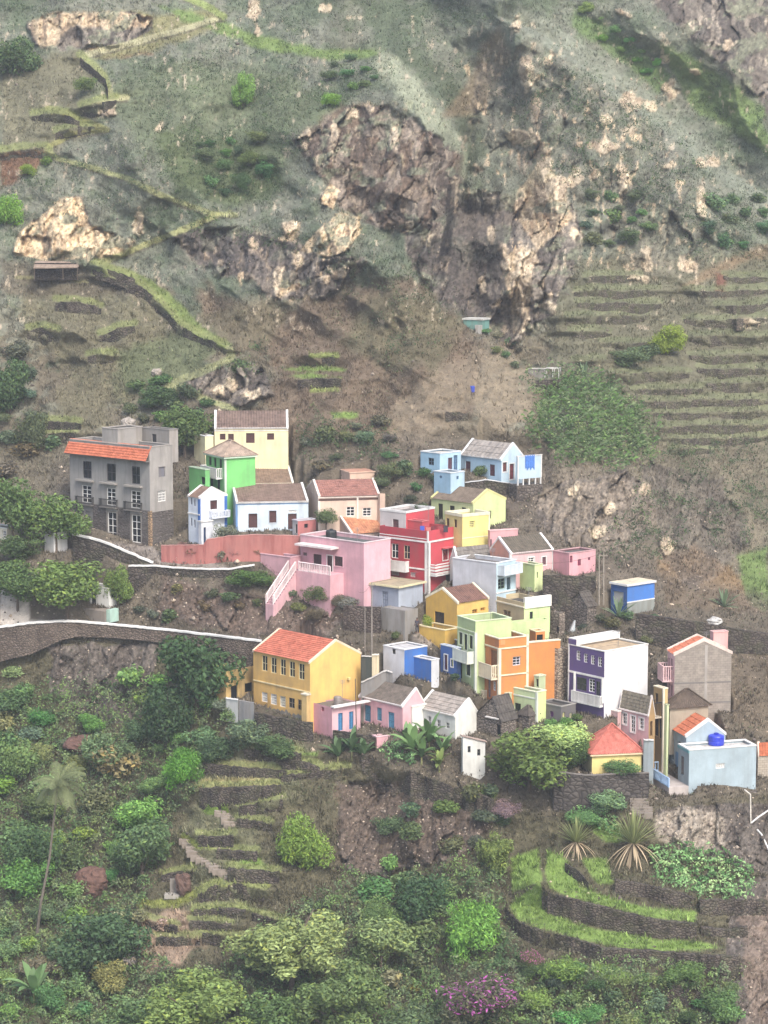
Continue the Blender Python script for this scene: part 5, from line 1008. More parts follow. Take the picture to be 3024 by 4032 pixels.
    h.win('L', 'grid', 570, 868, 603, 952, rgb=WHITE, trim=WHITE); h.win('L', 'french', 632, 890, 666, 1012, rgb=WHITE, trim=WHITE); h.win('L', 'grid', 696, 905, 729, 990, rgb=WHITE, trim=WHITE); h.win('R', 'door', 776, 930, 796, 1040, rgb=(110, 82, 48))
    h.walls((222, 178, 178), (176, 140, 84), .2); h.gable('R', ('z', h.H + 1.9), (150, 138, 116), (122, 110, 92), (244, 234, 224), .5, .03, 6, eave=(246, 232, 226))
    v = Vol('F', 535, 965, 862, 480, 560, 52, root=h.root, Y=h.B[1] + 2.5, carve=False); v.win('L', 'door', 505, 905, 530, 955, rgb=(96, 80, 96)); v.walls((220, 176, 172), stain=.2, name='side_wing'); v.flat(.1, (236, 220, 210), (130, 120, 110))
    # ---------- ochre house
    h = house('ochre_house', 'narrow ochre house with black iron balcony squeezed beside the steps', 'house', 'F', 872, 1075, 690, 800, 905, 60, dY=2.2)
    h.win('L', 'door', 812, 905, 838, 1040, rgb=(74, 58, 40)); h.win('L', 'door', 846, 910, 862, 1060, rgb=(66, 52, 36)); h.win('L', 'shut', 815, 720, 838, 800, rgb=(90, 66, 40)); h.walls((176, 140, 76), (206, 180, 116), .25); h.flat(.2, (240, 226, 190), (128, 112, 86), wallrgb=(190, 156, 92)); h.balcony('L', 800, 775, 868, 885, 1.3, (230, 216, 190), 'bars', rail=(40, 38, 38)); h.pilaster((238, 226, 200), .14)
    # ---------- hipped brown roof house
    h = house('brown_hip_roof_house', 'low house with a dark brown hipped roof before the block house', 'house', 'F', 925, 900, 835, 885, 1212, 70)
    h.walls((206, 214, 160), (178, 164, 140), .35); h.hip(solve_apex_z(h, 'F', 1045, 690), (112, 94, 78), (86, 72, 62), .3, .2, per=.3)
    h = house('lime_alley_house', 'narrow lime green wall house beside the alley steps', 'house', 'F', 900, 1100, 812, 880, 914, 62, dY=.5)
    h.win('L', 'shut', 882, 850, 890, 930, rgb=(96, 110, 70)); h.walls((214, 228, 168), stain=.25); h.flat(.1, (220, 230, 180), (130, 120, 100))
    # ---------- pale blue house in the right foreground
    h = house('pale_blue_terrace_house', 'pale grey blue house with white edged flat roof, orange gable and blue balustrade', 'house', 'F', 1066, 1415, 1148, 985, 1567, 74, ext=1.0)
    h.win('L', 'shut', 1005, 1190, 1030, 1330, rgb=(128, 118, 112)); h.win('R', 'grille', 1269, 1245, 1335, 1282, rgb=WHITE); h.walls((160, 176, 180), (172, 192, 200), .14); h.flat(.22, WHITE, (214, 208, 200), wallrgb=(172, 192, 200), cw=.3)
    MB().fbox(h.fr['L'], -.05, h.w1, .0, .1, h.H - .3, h.H - .02).build('teal_fascia', plaster((104, 168, 172), .15), h.root)
    v = Vol('F', 1044, 1310, 1042, 917, 1336, 74, root=h.root, Y=h.B[1] + 3.1, ext=3, pad=2.5); v.win('L', 'door', 940, 1060, 955, 1220, rgb=(84, 100, 112)); v.win('L', 'shut', 985, 1080, 1008, 1180, rgb=(120, 132, 140)); v.walls((166, 184, 194), (166, 186, 196), .15, name='gabled_wing'); v.gable('R', (1215, 920), (226, 120, 76), (208, 104, 66), (248, 240, 232), .26, .05, 5, cw=.32, ch=.2)
    MB().fbox(v.fr['L'], .0, v.w1 * .6, 0, .02, -2, 1.6).build('blue_dado', plaster((92, 150, 206), .3), h.root)
    v = Vol('F', 1490, 1110, 1022, 1478, 1620, 74, root=h.root, Y=h.B[1] + 7.2, carve=False, ext=3); v.walls((196, 206, 214), stain=.15, name='rear_block'); v.flat(.1, (206, 212, 216), (190, 190, 190))
    v = Vol('F', 1345, 1040, 988, 1328, 1482, 74, root=h.root, Y=h.B[1] + 7.0, carve=False, ext=2); v.walls((226, 226, 224), stain=.15, name='roof_room'); v.flat(.3, WHITE, (150, 146, 140), wallrgb=(226, 226, 224))
    # terrace with balustrade and the stone base
    O = lambda u, y, z: h.B + h.eL * u + h.eR * y + np.array((0, 0, z)); tL, tw = 6.9, 2.15; fr3 = (h.B, h.eL, h.eR)
    MB().fbox(fr3, -.0, tL, -tw, .0, -.9, .0).build('terrace_floor', plaster((196, 184, 176), .3), h.root)
    MB().fbox(fr3, -.3, tL + .1, -tw - .15, h.w2 + .1, -h.ext - 2.6, -.92).build('stone_base', stone((126, 118, 110), (88, 82, 78), (80, 75, 72), 1.8), h.root)
    CARVE.append(([tuple(O(u, y, 0)[:2]) for u, y in ((-.5, -tw - .5), (tL, -tw - .5), (tL, .2), (-.5, .2))], h.B[2] - .9))
    m = MB(); balusters(m, [O(.1, -tw, 0), O(tL, -tw, 0)], .95, .3, .06); balusters(m, [O(tL, -tw, 0), O(tL, -.2, 0)], .95, .3, .06); m.build('balustrade', simple('blue_white_paint', (176, 206, 238), .6, .85, .3, 9), h.root)
    t = empty('water_tank', h.B + h.eR * h.w2 * .54 + h.eL * 2.4 + np.array((0, 0, h.H - .2))); tag(t, 'bright blue ribbed water tank on the white edged flat roof', 'water tank'); c = np.array(t.location); q = simple('blue_plastic', (44, 62, 190), .4)
    MB().lathe(c, [(.78, 0), (.82, .06), (.82, .35), (.78, .4), (.82, .45), (.82, .9), (.76, 1.0), (.3, 1.12)], 20).build('tank_body', q, t); MB().lathe(c + np.array((0, 0, 1.12)), [(.26, 0), (.26, .1), (.2, .13)]).build('lid', simple('blue_plastic_lid', (36, 50, 160), .4), t)
    h = house('orange_edge_house', 'orange roofed block house cut by the right edge of the photo', 'house', 'F', 1580, 1400, 1180, 1568, 1760, 76, dY=2.5)
    h.walls(None, mats=(plaster((190, 178, 160), .5), blockwork((190, 178, 160), (130, 120, 108)))); h.gable('L', ('z', h.H + 1.2), (232, 122, 74), (214, 104, 62), (248, 220, 200), .3, .05, 5)
    # ---------- yellow house with red hip roof
    h = house('yellow_hip_house', 'small yellow house with a salmon red hipped roof and cream eaves', 'house', 'F', 342, 1335, 1178, 264, 712, 79)
    h.win('L', 'shut', 282, 1140, 300, 1220, rgb=(190, 176, 130)); h.walls((226, 216, 160), (246, 222, 128), .2); h.hip(solve_apex_z(h, 'F', 492, 950), (226, 118, 98), (206, 102, 84), .28, .05, .24, .3, edge=(250, 220, 170))
    # ---------- school
    h = house('ochre_school', 'large two storey ochre yellow building with orange tile roof and rows of windows', 'school', 'E', 978, 920, 432, 516, 1390, 46)
    for q in ((582, 376, 628, 503), (655, 392, 702, 521), (731, 405, 777, 538), (805, 424, 852, 552), (882, 442, 930, 574)): h.win('L', 'dark', *q, rgb=(206, 196, 158))
    for q in ((580, 676, 628, 755), (653, 690, 704, 777)): h.win('L', 'grille', *q, rgb=WHITE)
    h.win('L', 'grille', 728, 708, 777, 797, rgb=(226, 222, 206)); h.win('L', 'dark', 800, 722, 850, 806, rgb=(130, 118, 100)); h.win('L', 'dark', 874, 736, 916, 822, rgb=(150, 124, 80))
    h.walls((226, 178, 84), (250, 200, 92), .14, ); h.gable('R', (1188, 252), (226, 120, 90), (206, 100, 74), (250, 226, 190), .24, .05, 14, cw=.2, patch=.3); h.band('L', h.uv('L', 740, 625)[1], .13, (244, 222, 160), .08)  # ochre in its shaded tone on the left wall, lit tone on the right
    for q in ((595, 795, 640, 850), (650, 800, 735, 868), (735, 808, 815, 884), (832, 845, 918, 905)):
        a, b, c, d = h.rect('L', *q); r = random.Random(q[0]); n = 7; pts = []
        O_ = h.fr['L']; vs = [O_[0] + O_[1] * (a + (b - a) * i / n) + O_[2] * .012 + np.array((0, 0, c)) for i in range(n + 1)] + [O_[0] + O_[1] * (a + (b - a) * i / n) + O_[2] * .012 + np.array((0, 0, c + (d - c) * r.uniform(.55, 1.0))) for i in range(n + 1)]
        MB().add(vs, [(i, i + 1, n + 2 + i, n + 1 + i) for i in range(n)]).build('bare_plaster', plaster((142, 136, 126), .3), h.root)
    MB().fbox(h.fr['L'], -.05, .75, 0, .55, -3, h.uv('L', 950, 690)[1]).build('chimney_pillar', plaster((224, 186, 110), .6, (120, 96, 64)), h.root); MB().fbox(h.fr['L'], -.12, .82, -.02, .62, h.uv('L', 950, 690)[1], h.uv('L', 950, 690)[1] + .15).build('pillar_cap', plaster((240, 228, 200), .5), h.root)
    MB().fbox(h.fr['R'], h.w2 * .72, h.w2 * .72 + .3, 0, .3, h.uv('R', 1285, 570)[1], h.uv('R', 1285, 552)[1]).build('wall_lamp', plaster((250, 226, 140), .1), h.root)
    h = house('derelict_annex', 'derelict ochre annex with stained walls and empty dark openings left of the school', 'house', 'E', 292, 790, 508, 112, 520, 42, dY=.8)
    h.win('L', 'hole', 184, 606, 224, 682); h.win('R', 'hole', 331, 620, 386, 735); h.win('R', 'hole', 444, 598, 508, 672)
    h.walls((214, 174, 92), (236, 196, 112), .85); h.flat(.2, None, (120, 108, 80), wallrgb=(206, 168, 92))
    # ---------- pink house with blue doors
    h = house('pink_blue_door_house', 'small flat pink house with blue doors and a white roof edge', 'house', 'E', 1156, 1050, 800, 1000, 1388, 50)
    h.win('L', 'grille', 1068, 796, 1092, 832, rgb=(150, 90, 100)); h.win('R', 'door', 1206, 845, 1244, 990, rgb=(74, 138, 184)); h.win('R', 'door', 1296, 832, 1332, 978, rgb=(74, 138, 184)); h.walls((226, 160, 170), (240, 190, 196), .2); h.flat(.12, None, (118, 108, 98), wallrgb=(226, 160, 170)); MB().fbox(h.fr['R'], -.1, h.w2 + 2.2, -.1, .5, h.H, h.H + .16).build('roof_edge', plaster(WHITE, .2), h.root)
    t = empty('water_drum', h.B + h.eL * .9 + h.eR * 1.5 + np.array((0, 0, h.H))); tag(t, 'grey water drum standing on the flat roof of the pink house with blue doors', 'water drum'); c = np.array(t.location)
    MB().lathe(c, [(.42, 0), (.44, .3), (.41, .34), (.44, .38), (.44, .75), (.4, .8)]).build('drum_body', simple('grey_drum', (136, 128, 122), .6), t); MB().lathe(c + np.array((0, 0, .8)), [(.38, 0), (.36, .05)]).build('lid', simple('grey_drum', (136, 128, 122), .6), t)
    # ---------- pink gabled house with blue shutters
    h = house('pink_gable_house', 'pink gabled cottage with grey brown roof and blue shutters', 'house', 'D', 250, 1170, 978, -66, 405, 48)
    h.win('L', 'shut', 61, 990, 98, 1085, rgb=(92, 148, 172)); h.win('L', 'door', 143, 1022, 189, 1150, rgb=(92, 150, 180)); h.win('L', 'door', -30, 970, 18, 1090, rgb=(84, 140, 170)); h.walls((232, 172, 178), (240, 184, 190), .2); h.gable('R', (350, 852), (132, 118, 104), (104, 92, 82), (244, 236, 230), .3, .04, eave=(246, 236, 232))
    m = Vol('D', 62, 1285, 1205, 30, 182, 60, root=h.root, dY=0, carve=False); m.walls((236, 176, 184), stain=.2, name='garden_wall', top=m.H); m.flat(.3, (240, 196, 200), (90, 84, 72), wallrgb=(236, 176, 184))
    # ---------- white gabled house
    h = house('white_gable_house', 'white gabled house with pale grey roof above the banana plants', 'house', 'D', 632, 1215, 1050, 362, 792, 48)
    for q in ((430, 1050, 456, 1128), (497, 1076, 523, 1132), (561, 1096, 588, 1142)): h.win('L', 'dark', *q, rgb=(200, 200, 196))
    h.walls((226, 226, 220), (244, 243, 232), .16); h.gable('R', (736, 926), (186, 172, 158), (160, 148, 136), (246, 244, 236), .6, .025, 5, eave=(246, 244, 236))
    v = Vol('D', 320, 1168, 986, 232, 428, 48, root=h.root, Y=h.B[1] + 2.6, ext=4); v.win('L', 'dark', 262, 1022, 281, 1056, rgb=(120, 116, 110)); v.walls((230, 229, 220), (242, 241, 230), .16, name='side_wing'); v.flat(.1, (246, 244, 236), (196, 188, 176))
    # ---------- white shed
    h = house('white_shed', 'small white shed with two little dark windows at the foot of the village', 'shed', 'D', 686, 1478, 1250, 676, 848, 76)
    h.win('R', 'dark', 722, 1268, 743, 1314, rgb=(90, 88, 84)); h.win('R', 'dark', 791, 1290, 814, 1338, rgb=(90, 88, 84)); h.walls((232, 231, 222), stain=.15)
    B, eL, eR, H, w1, w2 = h.B, h.eL, h.eR, h.H, h.w1, h.w2; zz = lambda z: np.array((0, 0, z)); r_ = .75
    MB().add([B + zz(H), B + eR * w2 + zz(H), B + zz(H + r_), B + eL * w1 + zz(H), B + eL * w1 + eR * w2 + zz(H), B + eL * w1 + zz(H + r_)], [(0, 1, 2), (3, 5, 4), (0, 2, 5, 3)]).build('wall', plaster((232, 231, 222), .15), h.root)
    q = [B - eR * .15 - eL * .12 + zz(H + r_ + .02), B + eR * (w2 + .15) - eL * .12 + zz(H + .02), B + eR * (w2 + .15) + eL * (w1 + .1) + zz(H + .02), B - eR * .15 + eL * (w1 + .1) + zz(H + r_ + .02)]
    MB().hexa([p for p in q] + [p + zz(.09) for p in q]).build('roof', roofing((196, 168, 150), (150, 128, 114)), h.root)
    # ---------- blue and white block
    h = house('blue_white_house', 'flat house with a white left wall and vivid blue front below the concrete wall', 'house', 'D', 262, 752, 572, 110, 428, 48)
    h.win('L', 'grille', 173, 560, 198, 600, rgb=(60, 60, 60)); h.walls((222, 222, 226), BLUE, .12); h.flat(.08, (236, 236, 236), (206, 204, 204))
    v = Vol('D', 458, 800, 647, 330, 514, 48, root=h.root, Y=h.B[1] - 1.1, carve=True); v.walls(BLUE, (226, 228, 232), .12, name='front_wing'); v.flat(.08, (236, 236, 236), (206, 204, 204))
    h = house('blue_alley_house', 'deep blue house wall with a white door frame beside the lime balcony', 'house', 'D', 642, 760, 560, 524, 672, 52, dY=.6)
    h.win('L', 'door', 553, 605, 575, 715, rgb=(120, 62, 58), trim=WHITE); h.win('L', 'shut', 600, 640, 616, 690, rgb=(150, 160, 84), trim=WHITE); h.walls((52, 104, 178), stain=.2); h.flat(.2, (214, 224, 234), (110, 108, 106), wallrgb=(196, 206, 214))
    v = Vol('D', 642, 600, 500, 524, 690, 52, root=h.root, Y=h.B[1] + 3.4, carve=False, ext=1); v.walls((108, 104, 102), stain=.5, name='rear_block'); v.flat(.1, (232, 232, 228), (120, 116, 110))
    # ---------- light blue house up the slope
    h = house('sky_blue_house', 'sky blue house with pale slatted roof standing apart on the brown slope', 'house', 'C', 874, 335, 200, 575, 1036, 46, dY=-2.8)
    for q in ((612, 214, 650, 300), (788, 238, 826, 322)): h.win('L', 'door', *q, rgb=(98, 56, 66))
    h.win('R', 'shut', 884, 222, 914, 290, rgb=(120, 70, 66), trim=WHITE); h.win('R', 'door', 934, 232, 966, 345, rgb=(120, 50, 58), trim=WHITE); h.walls((168, 200, 222), (198, 224, 238), .12); h.gable('R', (962, 86), (178, 166, 154), (146, 138, 130), (238, 240, 240), .7, .06, 3, patch=.5, eave=(224, 232, 236))
    v = Vol('C', 427, 305, 160, 287, 580, 46, root=h.root, Y=h.B[1] + .8, ext=4); v.win('L', 'dark', 342, 190, 384, 244, rgb=(90, 110, 130)); v.win('R', 'door', 487, 188, 519, 274, rgb=(100, 66, 78)); v.win('R', 'door', 527, 170, 556, 280, rgb=(96, 128, 160)); v.walls((160, 202, 228), (184, 222, 242), .1, name='flat_wing'); v.flat(.15, (236, 240, 240), (200, 192, 180), wallrgb=(160, 202, 228))
    v = Vol('C', 505, 425, 302, 385, 606, 46, root=h.root, Y=h.B[1] - 4.0, ext=3); v.win('L', 'grille', 424, 318, 442, 338, rgb=(80, 110, 140)); v.win('R', 'grille', 548, 322, 565, 345, rgb=(80, 110, 140)); v.walls((150, 190, 216), (180, 212, 230), .14, name='lower_wing'); v.flat(.12, (220, 230, 236), (176, 186, 192))
    v = Vol('C', 990, 345, 182, 982, 1166, 58, root=h.root, Y=h.B[1] - 1.5, ext=0, carve=False); v.walls((190, 216, 234), (196, 222, 236), .08, name='cistern'); v.flat(.1, WHITE, (200, 206, 210), wallrgb=(190, 216, 234))
    m = MB()
    for f in (.03, .25, .5, .75, .97): m.fbox(v.fr['R'], v.w2 * f - .07, v.w2 * f + .07, -.14, .0, -.75, 0)
    m.fbox(v.fr['R'], 0, .14, 0, .04, 0, v.H).fbox(v.fr['R'], v.w2 - .14, v.w2, 0, .04, 0, v.H); m.build('stilt_frame', plaster(WHITE, .15), h.root)
    MB().fbox((v.B, v.eL, v.eR), -.05, 1.6, -.1, v.w2 + .1, -3.4, -.74).build('stone_base', stone((112, 104, 96), (80, 73, 68), (66, 60, 56), 2.0), h.root)
    a, b, c, d = v.rect('R', 1045, 168, 1112, 268); cm = MB(); n = 16; O_ = v.fr['R']; vs = []
    for i in range(n + 1):
        for z in (d, c + .35 * math.sin(i * 1.1) * .5): vs.append(O_[0] + O_[1] * (a + (b - a) * i / n) + O_[2] * (.06 + .05 * math.sin(i * 2.1)) + np.array((0, 0, z)))
    cl = cm.add(vs, [(2 * i, 2 * i + 2, 2 * i + 3, 2 * i + 1) for i in range(n)]).build('hanging_cloth', WOOD((76, 128, 206))); tag(cl, 'blue cloth hung to dry over the wall of the sky blue house', 'cloth')
    # ---------- blue hut at the right
    h = house('blue_hut', 'small bright blue hut with a white slab roof on the right slope', 'hut', 'R', 386, 500, 250, 240, 632, 50)
    h.win('L', 'board', 262, 296, 355, 420, rgb=(196, 192, 184)); h.walls((40, 92, 158), (56, 130, 218), .12); h.slab((232, 214, 178), WHITE, .15, .22)
    z = h.uv('R', 500, 378)[1]; h.band('R', z, .12, WHITE, .06); MB().fbox(h.fr['R'], -.02, h.w2, 0, .03, -4, z - .06).build('plinth', plaster((150, 156, 148), .5), h.root)
    # ---------- grey yard building
    h = house('grey_yard_house', 'low dark grey yard building with small coloured openings left of the purple house', 'house', 'D', 1400, 1100, 985, 1232, 1505, 46, dY=.4)
    h.win('L', 'hole', 1282, 1002, 1294, 1040); h.win('L', 'shut', 1320, 1015, 1345, 1055, rgb=(120, 70, 130)); h.win('R', 'shut', 1410, 1022, 1428, 1062, rgb=(220, 214, 150)); h.win('R', 'shut', 1460, 1025, 1482, 1072, rgb=(200, 196, 160)); h.walls((112, 108, 108), stain=.5); h.flat(.2, (160, 156, 150), (84, 80, 76), wallrgb=(112, 108, 108))
    h = house('stone_tower_house', 'tall bare stone house wall squeezed between orange and purple houses', 'house', 'D', 1372, 975, 560, 1290, 1446, 50, dY=3.2)
    h.walls(None, mats=(stone((176, 160, 140), (142, 126, 110), (110, 98, 88), 2.0),) * 2); h.flat(.1, None, (120, 110, 100))
    h = house('grey_stone_block', 'narrow rough grey stone building behind the orange stair head', 'house', 'D', 1385, 520, 300, 1322, 1425, 52, dY=3.0)
    h.walls(None, mats=(stone((150, 138, 124), (116, 104, 94), (92, 82, 74), 2.2),) * 2); h.win('L', 'hole', 1365, 400, 1385, 450); h.flat(.1, None, (110, 102, 94))
    # ---------- thatched ruin
    st = (stone((132, 122, 112), (96, 88, 82), (70, 64, 60), 2.4),) * 2
    h = house('stone_ruin', 'dark dry stone ruin with a peaked thatch remnant beside the white house', 'ruin', 'D', 965, 1200, 1085, 772, 1075, 46); h.win('L', 'hole', 930, 1110, 960, 1195); h.walls(None, mats=st); g = h.gable('L', (905, 915), (104, 96, 88), (78, 71, 66), None, .4, .05, 3)
    MB().fbox((h.B, h.eL, h.eR), .3, h.w1 * .55, -.25, 1.1, h.H + .1, h.H + .22).build('tin_sheet', plaster((226, 220, 214), .4), h.root)
    h = house('thatched_hut', 'small dark hut with a pointed thatch roof left of the grey yard building', 'hut', 'D', 1165, 1110, 1055, 1085, 1235, 46, dY=.3); h.walls(None, mats=st); h.hip(solve_apex_z(h, 'D', 1160, 975), (108, 97, 88), (80, 72, 66), .15, .05, .3)
    h = house('stone_barn', 'dark stone barn with steep thatched gable below the blue hut', 'barn', 'D', 1590, 330, 255, 1450, 1655, 52, dY=1.0); h.walls(None, mats=st); h.gable('L', (1535, 155), (106, 96, 86), (80, 72, 66), None, .4, .05, 3)
    # ---------- buildings among the trees at the left
    h = house('white_tree_house', 'white house half hidden under the trees at the lower left road', 'house', 'G', 890, 1230, 1075, 540, 985, 35)
    h.win('L', 'hole', 690, 1105, 732, 1215); h.win('L', 'hole', 745, 1110, 783, 1220); h.win('R', 'dark', 908, 1080, 955, 1150, rgb=(150, 150, 150)); h.walls((226, 226, 222), stain=.3); h.flat(.2, WHITE, (150, 144, 136), wallrgb=(226, 226, 222))
    MB().fbox((h.B, h.eL, h.eR), -1.0, h.w1 + 4.5, -1.9, 0, -1.3, -.05).build('platform', plaster((152, 140, 128), .5), h.root)
    MB().fbox((h.B, h.eL, h.eR), -1.6, -1.1, -1.7, -.2, -1.3, .15).build('green_panel', plaster((178, 214, 196), .3), h.root)
    h = house('cream_tree_house', 'cream house wall with a white window at the left edge behind the trees', 'house', 'G', 60, 790, 585, -120, 155, 40); h.win('L', 'grid', 20, 600, 50, 665, rgb=WHITE); h.walls((232, 222, 196), stain=.2); h.flat(.1, WHITE, (150, 140, 120))
    h = house('white_roadside_house', 'small white house beside the white topped road wall under the trees', 'house', 'G', 440, 780, 628, 365, 552, 45); h.walls((238, 236, 232), stain=.3); h.flat(.1, WHITE, (170, 164, 156))
    # ---------- concrete retaining block under the grey blue house
    h = house('concrete_retaining_block', 'stained grey concrete terrace block under the grey blue house', 'retaining wall', 'B', 1440, 1655, 1462, 1248, 1545, 42); h.walls((156, 152, 146), stain=.7); h.flat(.1, None, (150, 144, 138))
    h = house('red_kiosk', 'small red plastered kiosk at the end of the red wall', 'shed', 'B', 565, 845, 730, 522, 716, 55); h.win('R', 'hole', 618, 752, 650, 785); h.win('L', 'door', 545, 755, 562, 830, rgb=(60, 50, 50)); h.walls((196, 190, 190), (206, 116, 112), .5); h.flat(.15, (214, 206, 214), (150, 140, 140), wallrgb=(196, 120, 116))
    done = set()
    for q in VOLS:
        n = q.root.name
        if n in done: continue
        done.add(n); zz = lambda z: np.array((0, 0, z)); c = q.B + q.eL * q.w1 * .35 + q.eR * q.w2 * .6
        if n == 'red_house': aerial('thin television aerial on the red house roof', c + zz(q.H - .6), 3.0)
        if n == 'pink_house': aerial('television aerial at the rear of the flat pink roof', c + zz(q.H - .4), 1.6)
        if n == 'purple_house': aerial('television aerial on the roof of the purple house', c + zz(q.H - .1), 1.7)
        if n == 'blank_grey_house': aerial('television aerial on the pale grey blank house', c + zz(q.H - .3), 1.6)
        if n == 'tan_house': aerial('television aerial on the dark roof of the tan house', c + zz(q.H - .5), 1.8)
        if n == 'pink_blue_door_house': aerial('tall thin aerial beside the grey water drum', c + zz(q.H - .1), 2.6)
        if n == 'lime_terrace_house': aerial('aerial on the walled lime green roof terrace', c + zz(q.H - .7), 2.0)
        if n == 'block_house': aerial('aerial on top of the grey block house', c + zz(q.H + .6), 1.6)
    global SHELTER; SHELTER = gP(*CV('L', 345, 437)) + np.array((0, -1.6, 0)); b_ = SHELTER; CARVE.append(([(b_[0] - 2.6, b_[1] - .6), (b_[0] + 2.6, b_[1] - .6), (b_[0] + 2.5, b_[1] + .2), (b_[0] - 2.5, b_[1] + .2)], b_[2] - .02))
    for q in VOLS: q.flush()
# ------------------------------------------------------------------ vegetation
def leaf_mat(name='foliage', rough=.6):
    if name in _mats: return _mats[name]
    m, nt, b = nodes(name); at = N(nt, 'ShaderNodeAttribute', attribute_name='Col'); oi = N(nt, 'ShaderNodeObjectInfo')
    nt.links.new(mixc(nt, 1.0, at.outputs[0], oi.outputs['Color'], 'MULTIPLY'), b.inputs['Base Color']); b.inputs['Roughness'].default_value = rough; b.inputs['Specular IOR Level'].default_value = .2
    tr = N(nt, 'ShaderNodeBsdfTranslucent'); nt.links.new(mixc(nt, 1.0, at.outputs[0], oi.outputs['Color'], 'MULTIPLY'), tr.inputs[0])
    ms = N(nt, 'ShaderNodeMixShader'); ms.inputs[0].default_value = .25; nt.links.new(b.outputs[0], ms.inputs[1]); nt.links.new(tr.outputs[0], ms.inputs[2]); nt.links.new(ms.outputs[0], nt.nodes['Material Output'].inputs[0])
    _mats[name] = m; return m
def leaves(C, D, size, rg, asp=.5, droop=0.):
    """rhombic leaves at C facing roughly D"""
    n = len(C); rv = rg.normal(size=(n, 3)); Nn = D + rv * .75; Nn /= np.linalg.norm(Nn, axis=1)[:, None]
    t = np.cross(Nn, rg.normal(size=(n, 3))); t /= np.linalg.norm(t, axis=1)[:, None] + 1e-9; t[:, 2] -= droop; b = np.cross(Nn, t)
    s = size * rg.uniform(.6, 1.4, n)[:, None]
    V = np.stack([C - t * s, C + b * s * asp, C + t * s, C - b * s * asp], 1).reshape(-1, 3)
    return V, np.arange(n * 4).reshape(-1, 4)
def crown_mesh(name, seed, n, lobes=14, leaf=.06, lobe_r=(.28, .5), flat=.85, asp=.5, hollow=.55, tint=None, droop=0., flower=0):
    rg = np.random.default_rng(seed); C, D, K = [], [], []
    d = rg.normal(size=(lobes, 3)); d[:, 2] = d[:, 2] * .95 + .02; d /= np.linalg.norm(d, axis=1)[:, None]
    cen = d * rg.uniform(.3, .72, (lobes, 1)) * np.array((1, 1, flat)); cen[:3] *= .15; rad = rg.uniform(*lobe_r, lobes); rad[:3] *= 1.35; per = (rad ** 2 / (rad ** 2).sum() * n).astype(int)
    for c, r, k in zip(cen, rad, per):
        u = rg.normal(size=(k, 3)); u /= np.linalg.norm(u, axis=1)[:, None]; rr = r * rg.uniform(hollow, 1.12, k) ** .6
        C.append(c + u * rr[:, None] * np.array((1, 1, .85))); D.append(u + np.array((0, 0, .5))); K.append(np.full(k, rg.uniform(.8, 1.2)))
    C = np.concatenate(C); D = np.concatenate(D); K = np.concatenate(K) * rg.uniform(.65, 1.35, len(C)); C[:, 2] = C[:, 2] + 1.0
    V, Fq = leaves(C, D, leaf, rg, asp, droop); col = np.repeat(K[:, None] * np.array((1., 1., 1.)), 4, 0)
    w = rg.random(len(K)); y = np.repeat(w > .85, 4); col[y] *= (1.25, 1.12, .8)
    if flower:
        f = np.repeat((rg.random(len(K)) < flower) & (C[:, 2] > .9), 4); col[f] = np.array((4.2, 1.05, 5.6))
    return np_mesh(name, V, Fq, leaf_mat(), col)
def blade_plant(name, seed, n, spread, length, width, bend, up=.6, colr=None, seg=4, low=0.):
    """rosette of arching blades (palm, banana, agave); unit size"""
    rg = np.random.default_rng(seed); V, Fc, K = [], [], []
    for i in range(n):
        az = rg.uniform(0, 2 * math.pi); el = rg.uniform(low, up); L = length * rg.uniform(.75, 1.15); p = np.zeros(3); d = np.array((math.cos(az) * math.cos(el), math.sin(az) * math.cos(el), math.sin(el)))
        sd = np.array((-math.sin(az), math.cos(az), 0)); k0 = len(V); sh = rg.uniform(.7, 1.3)
        for j in range(seg + 1):
            t = j / seg; w = width * (math.sin(math.pi * min(1, t * .85 + .12)) ** .7) * (1 if j < seg else .1)
            V += [p - sd * w + np.array((0, 0, w * .4)), p.copy(), p + sd * w + np.array((0, 0, w * .4))]; K += [sh] * 3
            p = p + d * L / seg; d = d - np.array((0, 0, bend / seg)); d /= np.linalg.norm(d)
        for j in range(seg): a = k0 + 3 * j; Fc += [(a, a + 1, a + 4, a + 3), (a + 1, a + 2, a + 5, a + 4)]
    return np_mesh(name, np.array(V), np.array(Fc), leaf_mat(), np.array(K)[:, None] * np.ones(3))
def frond_plant(name, seed, n, length, width, bend, up=1.2, low=-.6, leaflets=26, dead=0):
    """feather palm crown: ribs carrying leaflets"""
    rg = np.random.default_rng(seed); V, Fc, K = [], [], []
    for i in range(n):
        az = 2 * math.pi * i / n * 2.4 + rg.uniform(-.3, .3); el = low + (up - low) * (i / n) ** .8; L = length * rg.uniform(.85, 1.1); p = np.zeros(3); d = np.array((math.cos(az) * math.cos(el), math.sin(az) * math.cos(el), math.sin(el))); sd = np.array((-math.sin(az), math.cos(az), 0)); sh = rg.uniform(.75, 1.25)
        for j in range(leaflets):
            t = j / leaflets; w = width * (.35 + .65 * math.sin(math.pi * (t * .9 + .08)))
            for s in (-1, 1):
                k = len(V); e = p + sd * s * w + d * w * .5 - np.array((0, 0, w * .55)); q = d * L / leaflets * .7
                V += [p, p + q, e + q * .4, e]; K += [sh] * 4; Fc.append((k, k + 1, k + 2, k + 3))
            p = p + d * L / leaflets; d = d - np.array((0, 0, bend / leaflets)); d /= np.linalg.norm(d)
    return np_mesh(name, np.array(V), np.array(Fc), leaf_mat(), np.array(K)[:, None] * np.ones(3))
PROTO = {}
